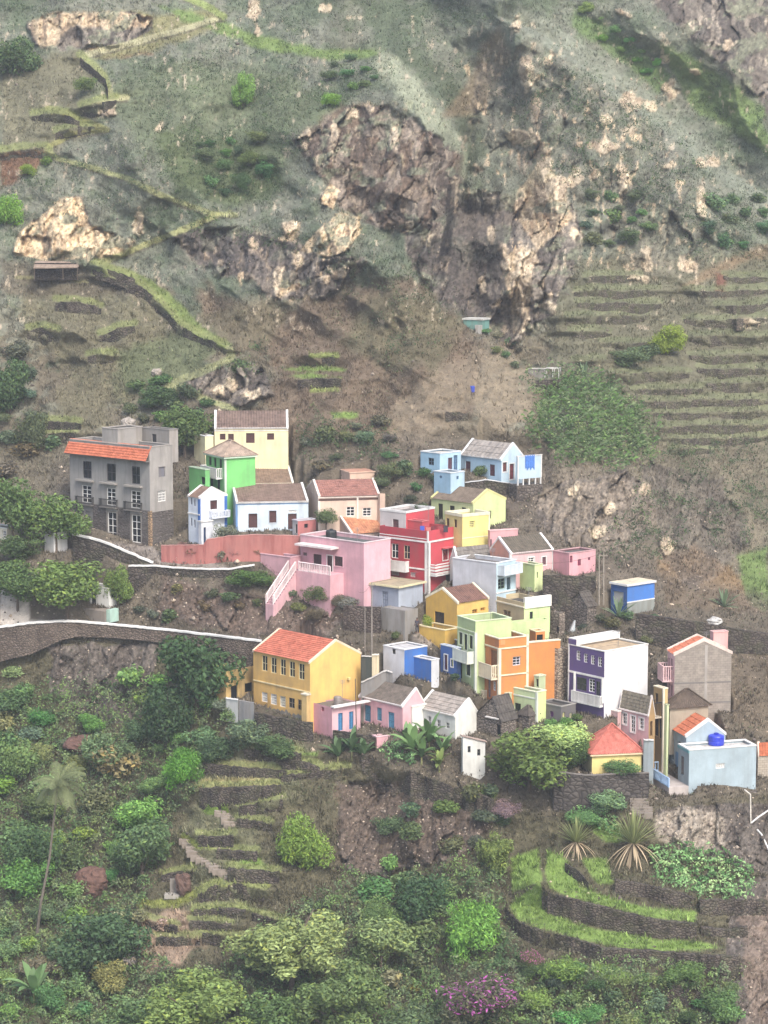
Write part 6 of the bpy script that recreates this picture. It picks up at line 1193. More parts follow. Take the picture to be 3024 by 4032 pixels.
def protos():
    for i in range(3): PROTO['dense%d' % i] = crown_mesh('dense_crown', 100 + i, 5200, 20, .05, (.26, .42), .9)
    for i in range(3): PROTO['loose%d' % i] = crown_mesh('loose_crown', 110 + i, 3200, 16, .055, (.22, .4), .8, .4, .3)
    for i in range(2): PROTO['feather%d' % i] = crown_mesh('feathery_crown', 120 + i, 7500, 24, .05, (.22, .38), .95, .28, .35, droop=.25)
    for i in range(3): PROTO['small%d' % i] = crown_mesh('shrub_crown', 130 + i, 900, 9, .1, (.3, .5), .8, .5)
    for i in range(2): PROTO['tiny%d' % i] = crown_mesh('low_shrub_crown', 140 + i, 420, 7, .15, (.3, .55), .7, .45)
    for i in range(2): PROTO['spread%d' % i] = crown_mesh('spreading_crown', 150 + i, 9000, 34, .035, (.14, .26), .75, .45, .4)
    PROTO['bloom0'] = crown_mesh('flowering_crown', 160, 6500, 26, .04, (.18, .34), .7, .35, .4, flower=.2)
    PROTO['bloom1'] = crown_mesh('flowering_crown', 161, 4000, 22, .05, (.18, .34), .7, .35, .4, flower=.3)
    PROTO['banana0'] = blade_plant('banana_leaves', 170, 9, 1, 1.0, .14, 1.0, 1.35, low=.5); PROTO['banana1'] = blade_plant('banana_leaves', 171, 11, 1, 1.0, .13, 1.3, 1.4, low=.3)
    PROTO['agave0'] = blade_plant('agave_leaves', 172, 26, 1, 1.0, .05, .3, 1.4, low=.1)
    PROTO['palm0'] = frond_plant('palm_fronds', 180, 24, 1.0, .22, 1.7, 1.25, -.5)
    PROTO['yucca0'] = blade_plant('palm_fan_upper', 182, 90, 1, 1.0, .022, .25, 1.5, low=.35); PROTO['yucca1'] = blade_plant('palm_fan_lower', 183, 60, 1, 1.0, .022, 1.0, -.1, low=-1.1)
def inst(name, proto, loc, sc3, rz, rgb, k=1.0, parent=None, tilt=None):
    o = bpy.data.objects.new(name, PROTO[proto]); COL.objects.link(o); o.location = loc; o.scale = sc3; o.rotation_euler = (tilt[0], tilt[1], rz) if tilt else (0, 0, rz); o.color = (*lin(*rgb, k=k * 1.5), 1)
    if parent is not None: o.parent = parent
    return o
BARK = lambda: simple('bark', (104, 90, 76), .9, .8, .35, 5)
VR = random.Random(99)
def tree(name, px, ytop, ybase, w, proto, rgb, label, group=None, trunk=.25, trunk_px=None, k=.66, cat='tree', lean=0.0):
    """crown between ytop and ybase (photo rows); the trunk runs on down to the ground"""
    gy_ = ybase if trunk_px is None else trunk_px
    B = gP(px, gy_); ppm = FPX / B[1]; h = (gy_ - ytop) / ppm; rw = w / ppm / 2; ch = (ybase - ytop) / ppm * 1.18
    root = empty(name, B, VR.uniform(0, 6.28)); tag(root, label, cat, group); cb = h - ch
    c = inst('crown', proto, (0, 0, cb - .05 * ch), (rw * 1.12, rw * 1.12, ch / 2 * 1.08), VR.uniform(0, 6), rgb, k, root)
    m = MB(); top = B + np.array((0, 0, cb + ch * .55)); r0 = max(.05, rw * .06); m.tube([B - np.array((0, 0, .4)), B + np.array((lean * .4, 0, max(cb * .6, .3))), top], [r0, r0 * .8, r0 * .35])
    for i in range(6):
        a = VR.uniform(0, 6.28); s = B + np.array((0, 0, cb + ch * (.12 + .06 * i))); m.bar(s, s + np.array((math.cos(a) * rw * .6, math.sin(a) * rw * .6, ch * .3)), r0 * .45, r0 * .12, 5)
    m.build('trunk', BARK(), root); return root
def shrub(px, ytop, ybase, w, proto, rgb, label, group=None, name='shrub', k=.66, cat='shrub'):
    B = gP(px, ybase); ppm = FPX / B[1]; rw = w / ppm / 2; ch = (ybase - ytop) / ppm
    o = inst(name, proto, B - np.array((0, 0, ch * .12)), (rw * 1.15, rw * 1.15, ch / 2 * 1.12), VR.uniform(0, 6.28), rgb, k); tag(o, label, cat, group); return o
GREENS = [(100, 124, 72), (86, 110, 66), (112, 136, 78), (96, 114, 80), (124, 140, 92), (80, 104, 66), (106, 120, 86)]
def patch(crop, poly, n, size, label, group, palette=GREENS, kinds=('small0', 'small1', 'small2', 'tiny0', 'tiny1'), asp=(.55, .9), name='shrub', k=.72, seed=0):
    r = random.Random(seed); pts = CVS(crop, poly); xs = [p[0] for p in pts]; ys = [p[1] for p in pts]; got = []; tries = 0
    while len(got) < n and tries < n * 60:
        tries += 1; x, y = r.uniform(min(xs), max(xs)), r.uniform(min(ys), max(ys))
        if not inpoly(np.array([x]), np.array([y]), pts)[0]: continue
        s = r.uniform(*size)
        if any((x - a) ** 2 + (y - b) ** 2 < (.38 * (s + c)) ** 2 for a, b, c in got): continue
        got.append((x, y, s))
    for x, y, s in got:
        rgb = r.choice(palette); rgb = tuple(min(255, max(10, int(v * r.uniform(.88, 1.14)))) for v in rgb)
        shrub(x, y - s * r.uniform(*asp), y, s, r.choice(kinds), rgb, label, group, name, k)
def plants():
    protos(); T = tree; S = shrub
    ORC = 'trees by the road left of the concrete house'
    T('tree', 50, 1835, 2085, 270, 'dense0', (94, 118, 68), 'tall light green tree at the left edge beside the concrete house', ORC, trunk_px=2180)
    T('tree', 222, 1925, 2110, 260, 'dense1', (98, 122, 68), 'rounded light green tree right in front of the concrete house', ORC, trunk_px=2170)
    T('tree', 55, 2080, 2190, 240, 'loose0', (78, 98, 60), 'dark low tree below the two light green trees at the left edge', ORC, trunk_px=2220)
    T('tree', 265, 2145, 2360, 350, 'dense2', (102, 124, 66), 'wide light green tree with a bent dark trunk before the white house', ORC, trunk_px=2432)
    T('tree', 70, 2180, 2345, 230, 'dense0', (88, 112, 64), 'darker green tree at the left edge above the road', ORC, trunk_px=2400)
    T('tree', 464, 2188, 2350, 125, 'dense1', (106, 128, 66), 'small round tree at the right end of the white house under the road', ORC, trunk_px=2375)
    T('tree', 728, 1545, 1760, 260, 'dense2', (84, 104, 58), 'green tree growing behind the grey rooftop rooms', None, trunk_px=1800); T('tree', 640, 1495, 1600, 200, 'dense2', (70, 92, 56), 'dark bushy tree on the path above the concrete house', None)
    T('tree', 775, 2440, 2760, 350, 'dense0', (68, 94, 58), 'big dark green tree left of the ochre school', None, trunk_px=2810); T('tree', 660, 2620, 2880, 260, 'dense2', (56, 78, 50), 'dark tree in front of and below the big dark green tree', None, trunk_px=2920)
    T('tree', 1195, 3150, 3425, 262, 'feather0', (116, 142, 66), 'bright yellow green feathery tree on the brown slope below the pink houses', None); T('tree', 712, 2895, 3090, 190, 'feather1', (92, 140, 56), 'round bright green tree left of the dry grass terraces', None)
    T('tree', 2085, 2845, 3080, 390, 'dense1', (104, 124, 66), 'big rounded green tree between the white shed and the yellow house', None, trunk_px=3110, k=.6); S(2215, 2815, 2935, 260, 'dense2', (176, 200, 128), 'pale green flowering creeper on top of the big rounded tree', None, 'creeper', .62, 'creeper')
    S(2270, 2880, 3030, 130, 'dense0', (84, 108, 60), 'dark green bush between the pale creeper and the yellow house', None)
    T('tree', 1284, 1944, 2032, 122, 'loose2', (92, 108, 70), 'small spreading tree in front of the peach house', None, trunk_px=2070); S(1285, 1800, 1890, 120, 'loose0', (128, 146, 122), 'pale grey green bush behind the peach house', None)
    S(895, 2030, 2150, 130, 'loose1', (112, 118, 100), 'thin grey green bush against the pale blue house', None); S(1260, 2255, 2390, 135, 'loose2', (92, 104, 66), 'bush with reddish flowers below the pink stairs', None); S(1275, 2215, 2290, 120, 'small1', (86, 104, 58), 'creeper hanging over the pink balustrade terrace', None)
    S(985, 2232, 2312, 180, 'dense1', (82, 110, 56), 'dense green bush under the curved white topped wall', None); S(1370, 2330, 2390, 110, 'small2', (110, 112, 104), 'grey bush at the foot of the pink house', None)
    S(1895, 1808, 1868, 75, 'small0', (96, 116, 76), 'round bush before the sky blue house', None); S(1972, 1845, 1880, 34, 'tiny0', (90, 108, 68), 'tiny bush by the red door of the sky blue house', None); S(1885, 1855, 1925, 120, 'small1', (78, 92, 60), 'dark bush on the bank below the sky blue house', None)
    S(1828, 2338, 2425, 74, 'dense0', (84, 100, 62), 'dark round bush beside the brown roof of the mustard house', None); S(1684, 2402, 2475, 52, 'small2', (118, 132, 52), 'yellow green bush on the mustard terrace wall', None)
    T('tree', 2630, 1252, 1395, 175, 'feather0', (128, 146, 60), 'yellow green tree on the terraced hillside at the right', None); S(2480, 1345, 1452, 175, 'loose0', (98, 116, 82), 'bluish green bush left of the yellow green tree', None); S(2545, 1330, 1420, 120, 'small2', (84, 100, 70), 'dark bush just left of the yellow green tree', None)
    S(1307, 350, 428, 90, 'feather1', (120, 160, 70), 'single bright green bush high above the brown cliff', None); T('tree', 958, 262, 425, 125, 'feather0', (112, 148, 72), 'bright green tree on the grey green slope near the top', None)
    T('tree', 60, 128, 295, 210, 'dense1', (82, 104, 66), 'dark green tree at the top left edge', None); T('tree', 25, 728, 890, 130, 'dense2', (112, 152, 66), 'bright green tree at the left edge above the pale boulder', None)
    S(340, 278, 372, 115, 'loose1', (98, 116, 66), 'green bush on the field beside the topmost path wall', None); S(115, 632, 700, 76, 'feather1', (128, 152, 62), 'yellow green bush at the left below the brown field', None); S(185, 608, 650, 60, 'small1', (104, 132, 56), 'small green bush by the lowest brown field wall', None)
    T('tree', 40, 1375, 1630, 190, 'dense0', (74, 96, 60), 'dark tree mass at the left edge above the concrete house', None); T('tree', 130, 1560, 1780, 170, 'loose1', (84, 94, 66), 'thin grey green tree left of and above the concrete house', None)
    S(940, 1390, 1480, 110, 'small0', (90, 110, 72), 'green bush at the bend of the green path', None)
    BS = 'bushes below the ochre school'
    S(960, 2790, 2965, 230, 'loose0', (98, 116, 88), 'large grey green bush at the corner below the ochre school', BS); S(1090, 2880, 2985, 200, 'dense1', (82, 104, 66), 'green bush under the stone base of the ochre school', BS); S(860, 2860, 3000, 170, 'dense2', (74, 96, 66), 'dark green bush left of the large grey green bush', BS); S(900, 2730, 2800, 150, 'loose2', (110, 122, 102), 'grey bush below the derelict annex', BS)
    GB = 'bushes in the gully between the two grass slopes'
    T('tree', 1655, 3370, 3640, 300, 'dense2', (66, 92, 60), 'dark green tree in the gully', GB); T('tree', 1850, 3470, 3760, 270, 'feather1', (112, 156, 72), 'bright green leafy bush tree beside the grass terraces', GB); T('tree', 1965, 3235, 3420, 200, 'loose0', (112, 128, 70), 'yellowish bush tree at the left top of the grass terraces', GB)
    S(1540, 3180, 3290, 160, 'loose1', (84, 104, 72), 'green bush on the brown cliff below the long dark wall', GB); S(1480, 3500, 3650, 150, 'loose2', (98, 122, 74), 'light green bush left of the dark gully tree', GB)
    S(1890, 3730, 4070, 440, 'bloom0', (100, 102, 78), 'bougainvillea bush with magenta flowers at the bottom', None, 'bougainvillea', .55, 'bougainvillea'); S(2105, 3700, 3830, 120, 'bloom1', (106, 112, 74), 'small bougainvillea with magenta flowers left of the lowest grass terrace', None, 'bougainvillea', .55, 'bougainvillea')
    S(1995, 3120, 3225, 150, 'loose2', (140, 120, 124), 'pinkish grey bush at the end of the long dark wall', None)
    S(2380, 3075, 3215, 200, 'loose0', (116, 144, 104), 'pale bluish green bush before the dark wall of the yellow house', None); S(2300, 3170, 3250, 180, 'dense2', (104, 142, 88), 'leafy green bush above the small palm', None); T('tree', 2440, 2965, 3045, 190, 'loose2', (92, 124, 76), 'flat crowned tree in front of the yellow hipped house', None, trunk_px=3110)
    S(2240, 3730, 3880, 230, 'loose1', (106, 132, 66), 'light green bush in front of the lower grass terrace wall', None); S(2700, 3760, 3870, 200, 'loose2', (98, 124, 70), 'green bush at the right end of the lower grass terrace', None); S(2830, 3880, 4020, 190, 'dense1', (92, 120, 72), 'bush at the lower right beside the bare cliff', None)
    T('tree', 1150, 3490, 3840, 600, 'spread0', (138, 152, 96), 'large loose pale green tree at the bottom middle', None, trunk_px=3900); T('tree', 1330, 3700, 4060, 520, 'spread1', (104, 124, 76), 'broad dark and light leaved tree at the bottom, right of the middle', None, trunk_px=4100); T('tree', 780, 3740, 4100, 600, 'spread1', (122, 142, 80), 'broad yellow green tree at the bottom left of the middle', None, trunk_px=4120)
    T('tree', 400, 3540, 3800, 380, 'dense1', (74, 98, 66), 'large dark leaved tree left of the pinkish dry patch', None, trunk_px=3850); T('tree', 1090, 3850, 4090, 330, 'dense2', (88, 112, 66), 'dense green tree at the bottom edge', None)
    T('tree', 1500, 3560, 3780, 330, 'loose0', (124, 142, 92), 'pale loose bushy tree between the large loose tree and the bright leafy bush tree', None, trunk_px=3840); T('tree', 560, 3880, 4090, 330, 'dense1', (96, 120, 76), 'round green tree at the bottom left, right of the pale banana plant', None, trunk_px=4120); T('tree', 1620, 3900, 4100, 330, 'loose2', (96, 116, 80), 'dull green bushy tree at the bottom left of the big bougainvillea', None, trunk_px=4140)
    T('tree', 110, 3180, 3420, 260, 'dense2', (84, 110, 70), 'dark green tree behind the trunk of the slender palm', None, trunk_px=3460); T('tree', 560, 3180, 3420, 300, 'dense0', (92, 116, 76), 'broad green tree in the gully left of the stone stairs', None, trunk_px=3460); T('tree', 60, 2860, 3060, 230, 'loose1', (104, 128, 76), 'light green tree at the left edge below the road wall', None, trunk_px=3090); T('tree', 420, 2830, 3010, 240, 'loose2', (100, 122, 84), 'grey green tree between the reddish rock and the round bright tree', None, trunk_px=3040)
    T('tree', 1410, 1680, 1830, 280, 'loose1', (108, 114, 82), 'large thin olive green tree on the bank behind the peach house', None, trunk_px=1880); T('tree', 1530, 1800, 1890, 130, 'loose0', (98, 108, 74), 'small olive tree right of the large thin olive tree', None, trunk_px=1910)
    # thickets: bushes one can count but not tell apart
    patch('J', [(0, 0), (200, 60), (300, 100), (560, 120), (860, 180), (880, 330), (900, 560), (820, 700), (800, 880), (560, 1000), (300, 1060), (0, 1200)], 96, (110, 290), 'green bush in the overgrown gully at the lower left', 'bushes in the overgrown gully', GREENS + [(110, 132, 70), (84, 108, 66)], ('small0', 'small1', 'small2', 'dense0', 'loose0', 'loose1'), (.55, .95), seed=1)
    patch('J', [(0, 1180), (260, 1060), (700, 1330), (700, 1500), (560, 1703), (0, 1703)], 32, (100, 230), 'broad leaved bush at the bottom left corner', 'bushes at the bottom left corner', GREENS + [(120, 140, 72)], ('small0', 'small1', 'dense1', 'loose2'), seed=2)
    patch('I', [(560, 1050), (700, 850), (1000, 1180), (1000, 1450), (900, 1750), (600, 1800), (500, 1400)], 16, (90, 170), 'bush beside the narrow gully at the bottom', 'bushes beside the narrow gully', GREENS, seed=3)
    patch('H', [(280, 1240), (640, 1230), (900, 1420), (1300, 1440), (1420, 1330), (1500, 1500), (1400, 1560), (250, 1560)], 26, (90, 170), 'dark green bush along the bottom right edge', 'bushes along the bottom right edge', GREENS[:4] + [(66, 84, 58)], ('small0', 'small1', 'small2', 'loose1', 'dense0'), seed=4)
    patch('J', [(620, 1150), (760, 1060), (900, 1200), (760, 1400), (640, 1420)], 8, (60, 110), 'grey twiggy bush on the pinkish dry patch', 'twiggy bushes on the pinkish patch', [(150, 128, 118), (128, 116, 104)], ('tiny0', 'tiny1'), seed=5)
    patch('Z', [(1250, 430), (1400, 430), (1400, 530), (1270, 540)], 16, (50, 130), 'dark shrub above the terraced hillside', 'dark shrubs above the terraces', [(82, 106, 72), (88, 112, 76)], ('small0', 'small1', 'loose0'), seed=11)
    patch('Z', [(640, 930), (830, 920), (870, 1000), (840, 1060), (660, 1010)], 14, (60, 130), 'grey green bush on the bank behind the peach house', 'bushes behind the peach house', [(98, 108, 80), (88, 100, 70)], ('small0', 'loose1', 'loose2'), seed=14)
    patch('Z', [(830, 1020), (900, 1000), (1000, 1080), (900, 1120)], 7, (50, 100), 'dark bush left of the lime gabled house', 'bushes left of the lime gabled house', [(76, 96, 62), (66, 82, 56)], seed=15)
    patch('Z', [(300, 840), (420, 830), (460, 900), (380, 930), (250, 900)], 12, (60, 120), 'bush on the bank above the concrete house', 'bushes above the concrete house', [(82, 102, 62), (74, 90, 60)], seed=16)
    patch('Z', [(0, 760), (60, 780), (110, 930), (120, 1010), (0, 1040)], 12, (70, 140), 'grey green bush at the left edge beside the field', 'bushes at the left edge', [(84, 98, 70), (92, 104, 76)], seed=17)
    patch('Z', [(270, 1480), (420, 1470), (520, 1560), (430, 1640), (300, 1620)], 12, (80, 150), 'bush on the bank left of the ochre annex', 'bushes on the bank by the annex', GREENS, seed=18)
    patch('Z', [(0, 1440), (60, 1430), (100, 1560), (60, 1620), (0, 1640)], 8, (80, 150), 'green bush below the road at the left edge', 'bushes below the road', GREENS, seed=19)
    patch('Z', [(920, 1470), (1000, 1460), (1010, 1510), (940, 1510)], 4, (50, 80), 'dark bush below the blue house', 'bushes below the blue house', [(70, 84, 56)], seed=20)
    patch('Z', [(1020, 700), (1120, 760), (1180, 800), (1150, 830), (1060, 760)], 8, (40, 80), 'small shrub at the foot of the gorge', 'shrubs at the foot of the gorge', [(96, 110, 78)], seed=21)
    patch('Z', [(860, 1750), (1060, 1720), (1100, 1800), (980, 1850), (850, 1830)], 9, (70, 130), 'bush clinging to the brown cliff under the village', 'bushes on the brown cliff', [(84, 100, 68), (76, 94, 62)], seed=24)
    patch('Z', [(1180, 1270), (1250, 1250), (1300, 1300), (1260, 1340)], 4, (40, 70), 'bush by the stone barn', 'bushes by the stone barn', [(70, 84, 60)], seed=25)
    patch('Z', [(385, 1190), (470, 1178), (560, 1190), (560, 1206), (480, 1210), (390, 1212)], 7, (50, 100), 'dry reddish brown bush in front of the red garden wall', 'dry bushes before the red wall', [(128, 92, 82), (118, 98, 84)], ('small0', 'small1', 'loose1'), seed=31)
    patch('Z', [(620, 1290), (700, 1275), (740, 1320), (690, 1350), (640, 1330)], 7, (50, 110), 'dull bush on the bank below the pink stairs', 'bushes below the pink stairs', [(96, 98, 72), (84, 88, 66)], ('small0', 'loose1', 'small2'), seed=32)
    patch('Z', [(1190, 1300), (1300, 1290), (1420, 1340), (1400, 1400), (1300, 1350), (1200, 1340)], 9, (40, 90), 'dull bush by the dark wall below the blue hut', 'bushes by the wall below the blue hut', [(92, 100, 72), (80, 90, 64)], ('small0', 'tiny0', 'small2'), seed=33)
    patch('Z', [(1180, 1560), (1250, 1540), (1260, 1580), (1200, 1600)], 4, (50, 90), 'green bush below the purple house', 'bushes below the purple house', [(100, 122, 70), (86, 110, 62)], seed=34)
    patch('Z', [(840, 1370), (900, 1380), (920, 1400), (830, 1390)], 3, (30, 60), 'small bush by the path above the blue house', 'bushes by the path', [(92, 108, 64)], seed=35)
    patch('Z', [(240, 1290), (420, 1270), (560, 1290), (600, 1330), (420, 1360), (260, 1350)], 10, (40, 90), 'low dry bush on the bank between the two road walls', 'low bushes between the road walls', [(104, 98, 78), (92, 96, 70)], ('tiny0', 'tiny1', 'small1'), seed=36)
    patch('Z', [(430, 320), (560, 310), (590, 400), (520, 440), (430, 400)], 16, (50, 130), 'dark green bush on the slope left of the brown cliff', 'dark bushes left of the brown cliff', [(80, 108, 64), (70, 96, 58), (92, 116, 74)], ('loose0', 'loose1', 'small1', 'feather1'), seed=41)
    patch('Z', [(1500, 450), (1659, 430), (1659, 530), (1540, 550)], 10, (60, 130), 'dark grey green bush at the right edge above the terraces', 'bushes at the right edge above the terraces', [(78, 102, 72), (88, 108, 78)], ('loose0', 'small1'), seed=42)
    patch('Z', [(1250, 20), (1340, 70), (1440, 160), (1400, 170), (1300, 100)], 12, (40, 90), 'bright green shrub in the gully at the top right', 'bright shrubs in the top right gully', [(98, 134, 70), (110, 146, 78)], ('small0', 'feather0', 'loose2'), seed=43)
    patch('Z', [(700, 130), (830, 135), (820, 190), (720, 200)], 8, (40, 90), 'green bush on top of the rounded ridge', 'bushes on the rounded ridge', [(84, 108, 68), (94, 116, 76)], ('small0', 'loose1'), seed=44)
    # banana plants, agaves, palms
    BN = 'banana plants in front of the white gabled house'
    for i, (x, y, h, c) in enumerate([(1625, 2985, 150, (116, 146, 92)), (1690, 2960, 160, (104, 134, 84)), (1745, 2990, 130, (120, 150, 100)), (1660, 3010, 120, (98, 126, 78)), (1600, 2950, 110, (104, 132, 88)), (1730, 3040, 110, (132, 150, 84))]):
        B = gP(x, y); s = h / (FPX / B[1]); r = empty('banana_plant', B, i); tag(r, 'banana plant with broad torn leaves before the white gabled house', 'banana plant', BN)
        inst('leaves', 'banana%d' % (i % 2), (0, 0, s * .25), (s * .75,) * 3, i * 1.3, c, .6, r); MB().bar(B - np.array((0, 0, .3)), B + np.array((0, 0, s * .35)), .12, .08).build('stem', simple('banana_stem', (128, 128, 82), .7), r)
    for i, (x, y, h) in enumerate([(1330, 3005, 110), (1385, 2985, 120), (1430, 3000, 100)]):
        B = gP(x, y); s = h / (FPX / B[1]); r = empty('banana_plant', B, i); tag(r, 'dark green banana plant below the pink house with blue doors', 'banana plant', 'banana plants below the pink houses')
        inst('leaves', 'banana%d' % (i % 2), (0, 0, s * .25), (s * .8,) * 3, i * 2.1, (84, 108, 72), .6, r); MB().bar(B - np.array((0, 0, .3)), B + np.array((0, 0, s * .35)), .1, .07).build('stem', simple('banana_stem', (128, 128, 82), .7), r)
    B = gP(135, 3960); s = 190 / (FPX / B[1]); r = empty('banana_plant', B, 0); tag(r, 'banana plant with pale broad leaves at the bottom left corner', 'banana plant'); inst('leaves', 'banana0', (0, 0, s * .3), (s * .72,) * 3, .6, (116, 146, 94), .55, r); MB().bar(B - np.array((0, 0, .3)), B + np.array((0, 0, s * .4)), .16, .1).build('stem', simple('banana_stem', (128, 128, 82), .7), r)
    for x, y, h, lab in [(2435, 2430, 100, 'spiky agave clump in front of the blue hut'), (2850, 2390, 90, 'spiky agave on the slope at the right edge of the village'), (2300, 1490, 80, 'pale spiky agave beside the ruined hut above the reeds')]:
        B = gP(x, y); s = h / (FPX / B[1]); o = inst('agave', 'agave0', B, (s * .9,) * 3, 0, (116, 136, 104), .6); tag(o, lab, 'agave')
    B = gP(140, 3700); Y = B[1] - 1.0; top = P(228, 3085, Y); mid = P(195, 3380, Y); r = empty('coconut_palm', B); tag(r, 'tall slender palm with drooping yellowish fronds at the left', 'palm')
    MB().tube([B - np.array((0, 0, .5)), P(160, 3560, Y), mid, P(215, 3200, Y), top], [.17, .14, .12, .11, .1], 7).build('trunk', simple('palm_bark', (112, 104, 92), .9), r); inst('fronds', 'palm0', top - B, (3.4, 3.4, 3.4), 0, (116, 124, 86), .62, r)
    for (x, yb, yt, h, lab) in [(2268, 3345, 3340, 170, 'smaller shaggy palm with a skirt of dead leaves on the grass terrace'), (2492, 3360, 3352, 230, 'larger shaggy palm with a skirt of dead leaves beside the creeper patch')]:
        B = gP(x, yb); s = h / (FPX / B[1]); r = empty('shaggy_palm', B); tag(r, lab, 'palm'); inst('fronds', 'yucca0', (0, 0, s * .15), (s * .62,) * 3, 0, (142, 150, 100), .62, r); inst('dead_fronds', 'yucca1', (0, -.2, s * .2), (s * .6,) * 3, 1, (178, 160, 132), .62, r)
        MB().bar(B - np.array((0, 0, .5)), B + np.array((0, 0, s * .2)), .2, .16).build('trunk', BARK(), r)
# ------------------------------------------------------------------ ground cover nobody could count
def cover(C):
    rg = np.random.default_rng(5)
    dense = np.zeros(GX.shape)
    for i, poly in enumerate([[(0, 1500), (420, 1480), (470, 1600), (430, 1700), (350, 1800), (330, 1900), (280, 2040), (430, 2130), (560, 2020), (760, 1900), (900, 1900), (1090, 1860), (1080, 2000), (1150, 2120), (1250, 2212), (1300, 2300), (-40, 2300), (-40, 1500)],
                              [(1150, 2090), (1600, 2100), (1560, 2300), (1100, 2300)], [(1130, 820), (1250, 800), (1330, 830), (1400, 900), (1420, 1010), (1300, 1010), (1180, 960)]]):
        dense = np.maximum(dense, mask('Z', poly, 30, 30, 50, 70 + i))
    creep = mask('H', [(960, 520), (1200, 490), (1480, 560), (1610, 700), (1560, 790), (1260, 790), (1000, 690)], 16, 28, 34, 80)
    creep = np.maximum(creep, mask('I', [(640, 90), (760, 40), (900, 120), (880, 190), (720, 170)], 10, 10)); creep = np.maximum(creep, mask('H', [(470, 290), (640, 270), (780, 330), (820, 440), (680, 400), (520, 340)], 10, 10))
    reed = mask('Z', [(1180, 860), (1230, 820), (1310, 830), (1380, 900), (1410, 960), (1350, 1000), (1230, 1000), (1150, 940)], 45, 75, 55, 81)
    bare = np.clip(sstep(.45, .75, M_rock) * .82 + M_village * .35, 0, 1)
    bare = np.maximum(bare, mask('G', [(0, 1050), (640, 1180), (640, 1345), (0, 1400)], 10)); bare = np.maximum(bare, .75 * mask('Z', [(850, 880), (990, 775), (1110, 770), (1180, 840), (1060, 945), (950, 965), (820, 985)], 15))
    allow = 1 - bare
    def pick(n, wt):
        x = rg.uniform(-120, 3150, n); y = rg.uniform(-80, 4120, n); w = bil(wt, x, y); k = rg.random(n) < w; return x[k], y[k]
    def colour(x, y, jit=.3): return np.stack([bil(C[..., i], x, y) for i in range(3)], -1) * rg.uniform(1 - jit, 1 + jit * 1.2, (len(x), 1))
    # grass tufts, all over the open slopes
    x, y = pick(330000, allow * (.35 + .65 * sstep(.35, .6, fbm(np.stack([GX / 70, GY / 50, GX * 0], -1), 4, 95)))); P0 = gPa(x, y); n = len(x); c = colour(x, y) * np.where(rg.random((n, 1)) < .25, 1.35, .95); nb = 3
    s = rg.uniform(.12, .34, n) * np.where(rg.random(n) < .08, 1.8, 1); V = []; 
    for b in range(nb):
        az = rg.uniform(0, 6.283, n); d = np.stack([np.cos(az), np.sin(az), np.zeros(n)], -1); sd = np.stack([-np.sin(az), np.cos(az), np.zeros(n)], -1); L = s[:, None]; o = P0 + d * rg.uniform(0, .3, (n, 1))
        V.append(np.stack([o - sd * L * .16, o + sd * L * .16, o + d * L * .55 + sd * L * .05 + np.array((0, 0, 1.)) * L * rg.uniform(.7, 1.2, (n, 1)), o + d * L * .5 - sd * L * .06 + np.array((0, 0, .9)) * L], 1))
    V = np.stack(V, 1).reshape(-1, 3); Fq = np.arange(len(V)).reshape(-1, 4); col = np.repeat(c, 4 * nb, 0)
    def stuff(name, V, Fq, col):
        o = bpy.data.objects.new(name, np_mesh(name, V, Fq, leaf_mat(), col)); COL.objects.link(o); o['kind'] = 'stuff'; o.color = (1, 1, 1, 1)
    stuff('grass', V, Fq, col)
    # leafy undergrowth of the gullies, in clumps
    pal = np.array([lin(*g, k=.55) for g in GREENS + [(120, 134, 84), (74, 94, 62)]]) * 1.7
    def leafy(name, wt, n, size, height, palette, nsc=38, asp=.5):
        x, y = pick(n, wt); q = np.stack([x / nsc, y / nsc * 1.3, x * 0], -1); cl = fbm(q, 3, 96); h = height * np.clip((cl - .3) / .35, .08, 1.2) * rg.uniform(.3, 1.0, len(x)) ** .6; P0 = gPa(x, y); P0[:, 2] += h; P0[:, 1] -= h * .35
        D = np.stack([rg.normal(0, .3, len(x)), np.full(len(x), -.5), np.full(len(x), .8)], -1); V, Fq = leaves(P0, D, size, rg, asp); ci = (vnoise(q * .6 + 9, 5) * len(palette) * .999).astype(int); col = palette[np.clip(ci, 0, len(palette) - 1)] * rg.uniform(.6, 1.4, (len(x), 1)) * (.75 + .5 * cl)[:, None]
        stuff(name, V, Fq, np.repeat(col, 4, 0))
    leafy('undergrowth', np.clip(dense - creep, 0, 1), 680000, .14, 1.5, pal * .95)
    leafy('creeper_patch', creep, 700000, .14, .7, np.array([lin(112, 150, 92, k=1.), lin(130, 164, 110, k=1.), lin(88, 126, 74, k=1.), lin(150, 178, 120, k=1.)]), 20, .6)
    leafy('low_weeds', np.clip(allow * sstep(.52, .66, fbm(np.stack([GX / 110, GY / 70, GX * 0 + 7], -1), 4, 97)) * (GY > 100) * .5, 0, 1), 260000, .085, .35, np.array([lin(108, 118, 84, k=.8), lin(98, 110, 78, k=.8), lin(120, 122, 98, k=.8)]), 30)
    hill = np.zeros(GX.shape)
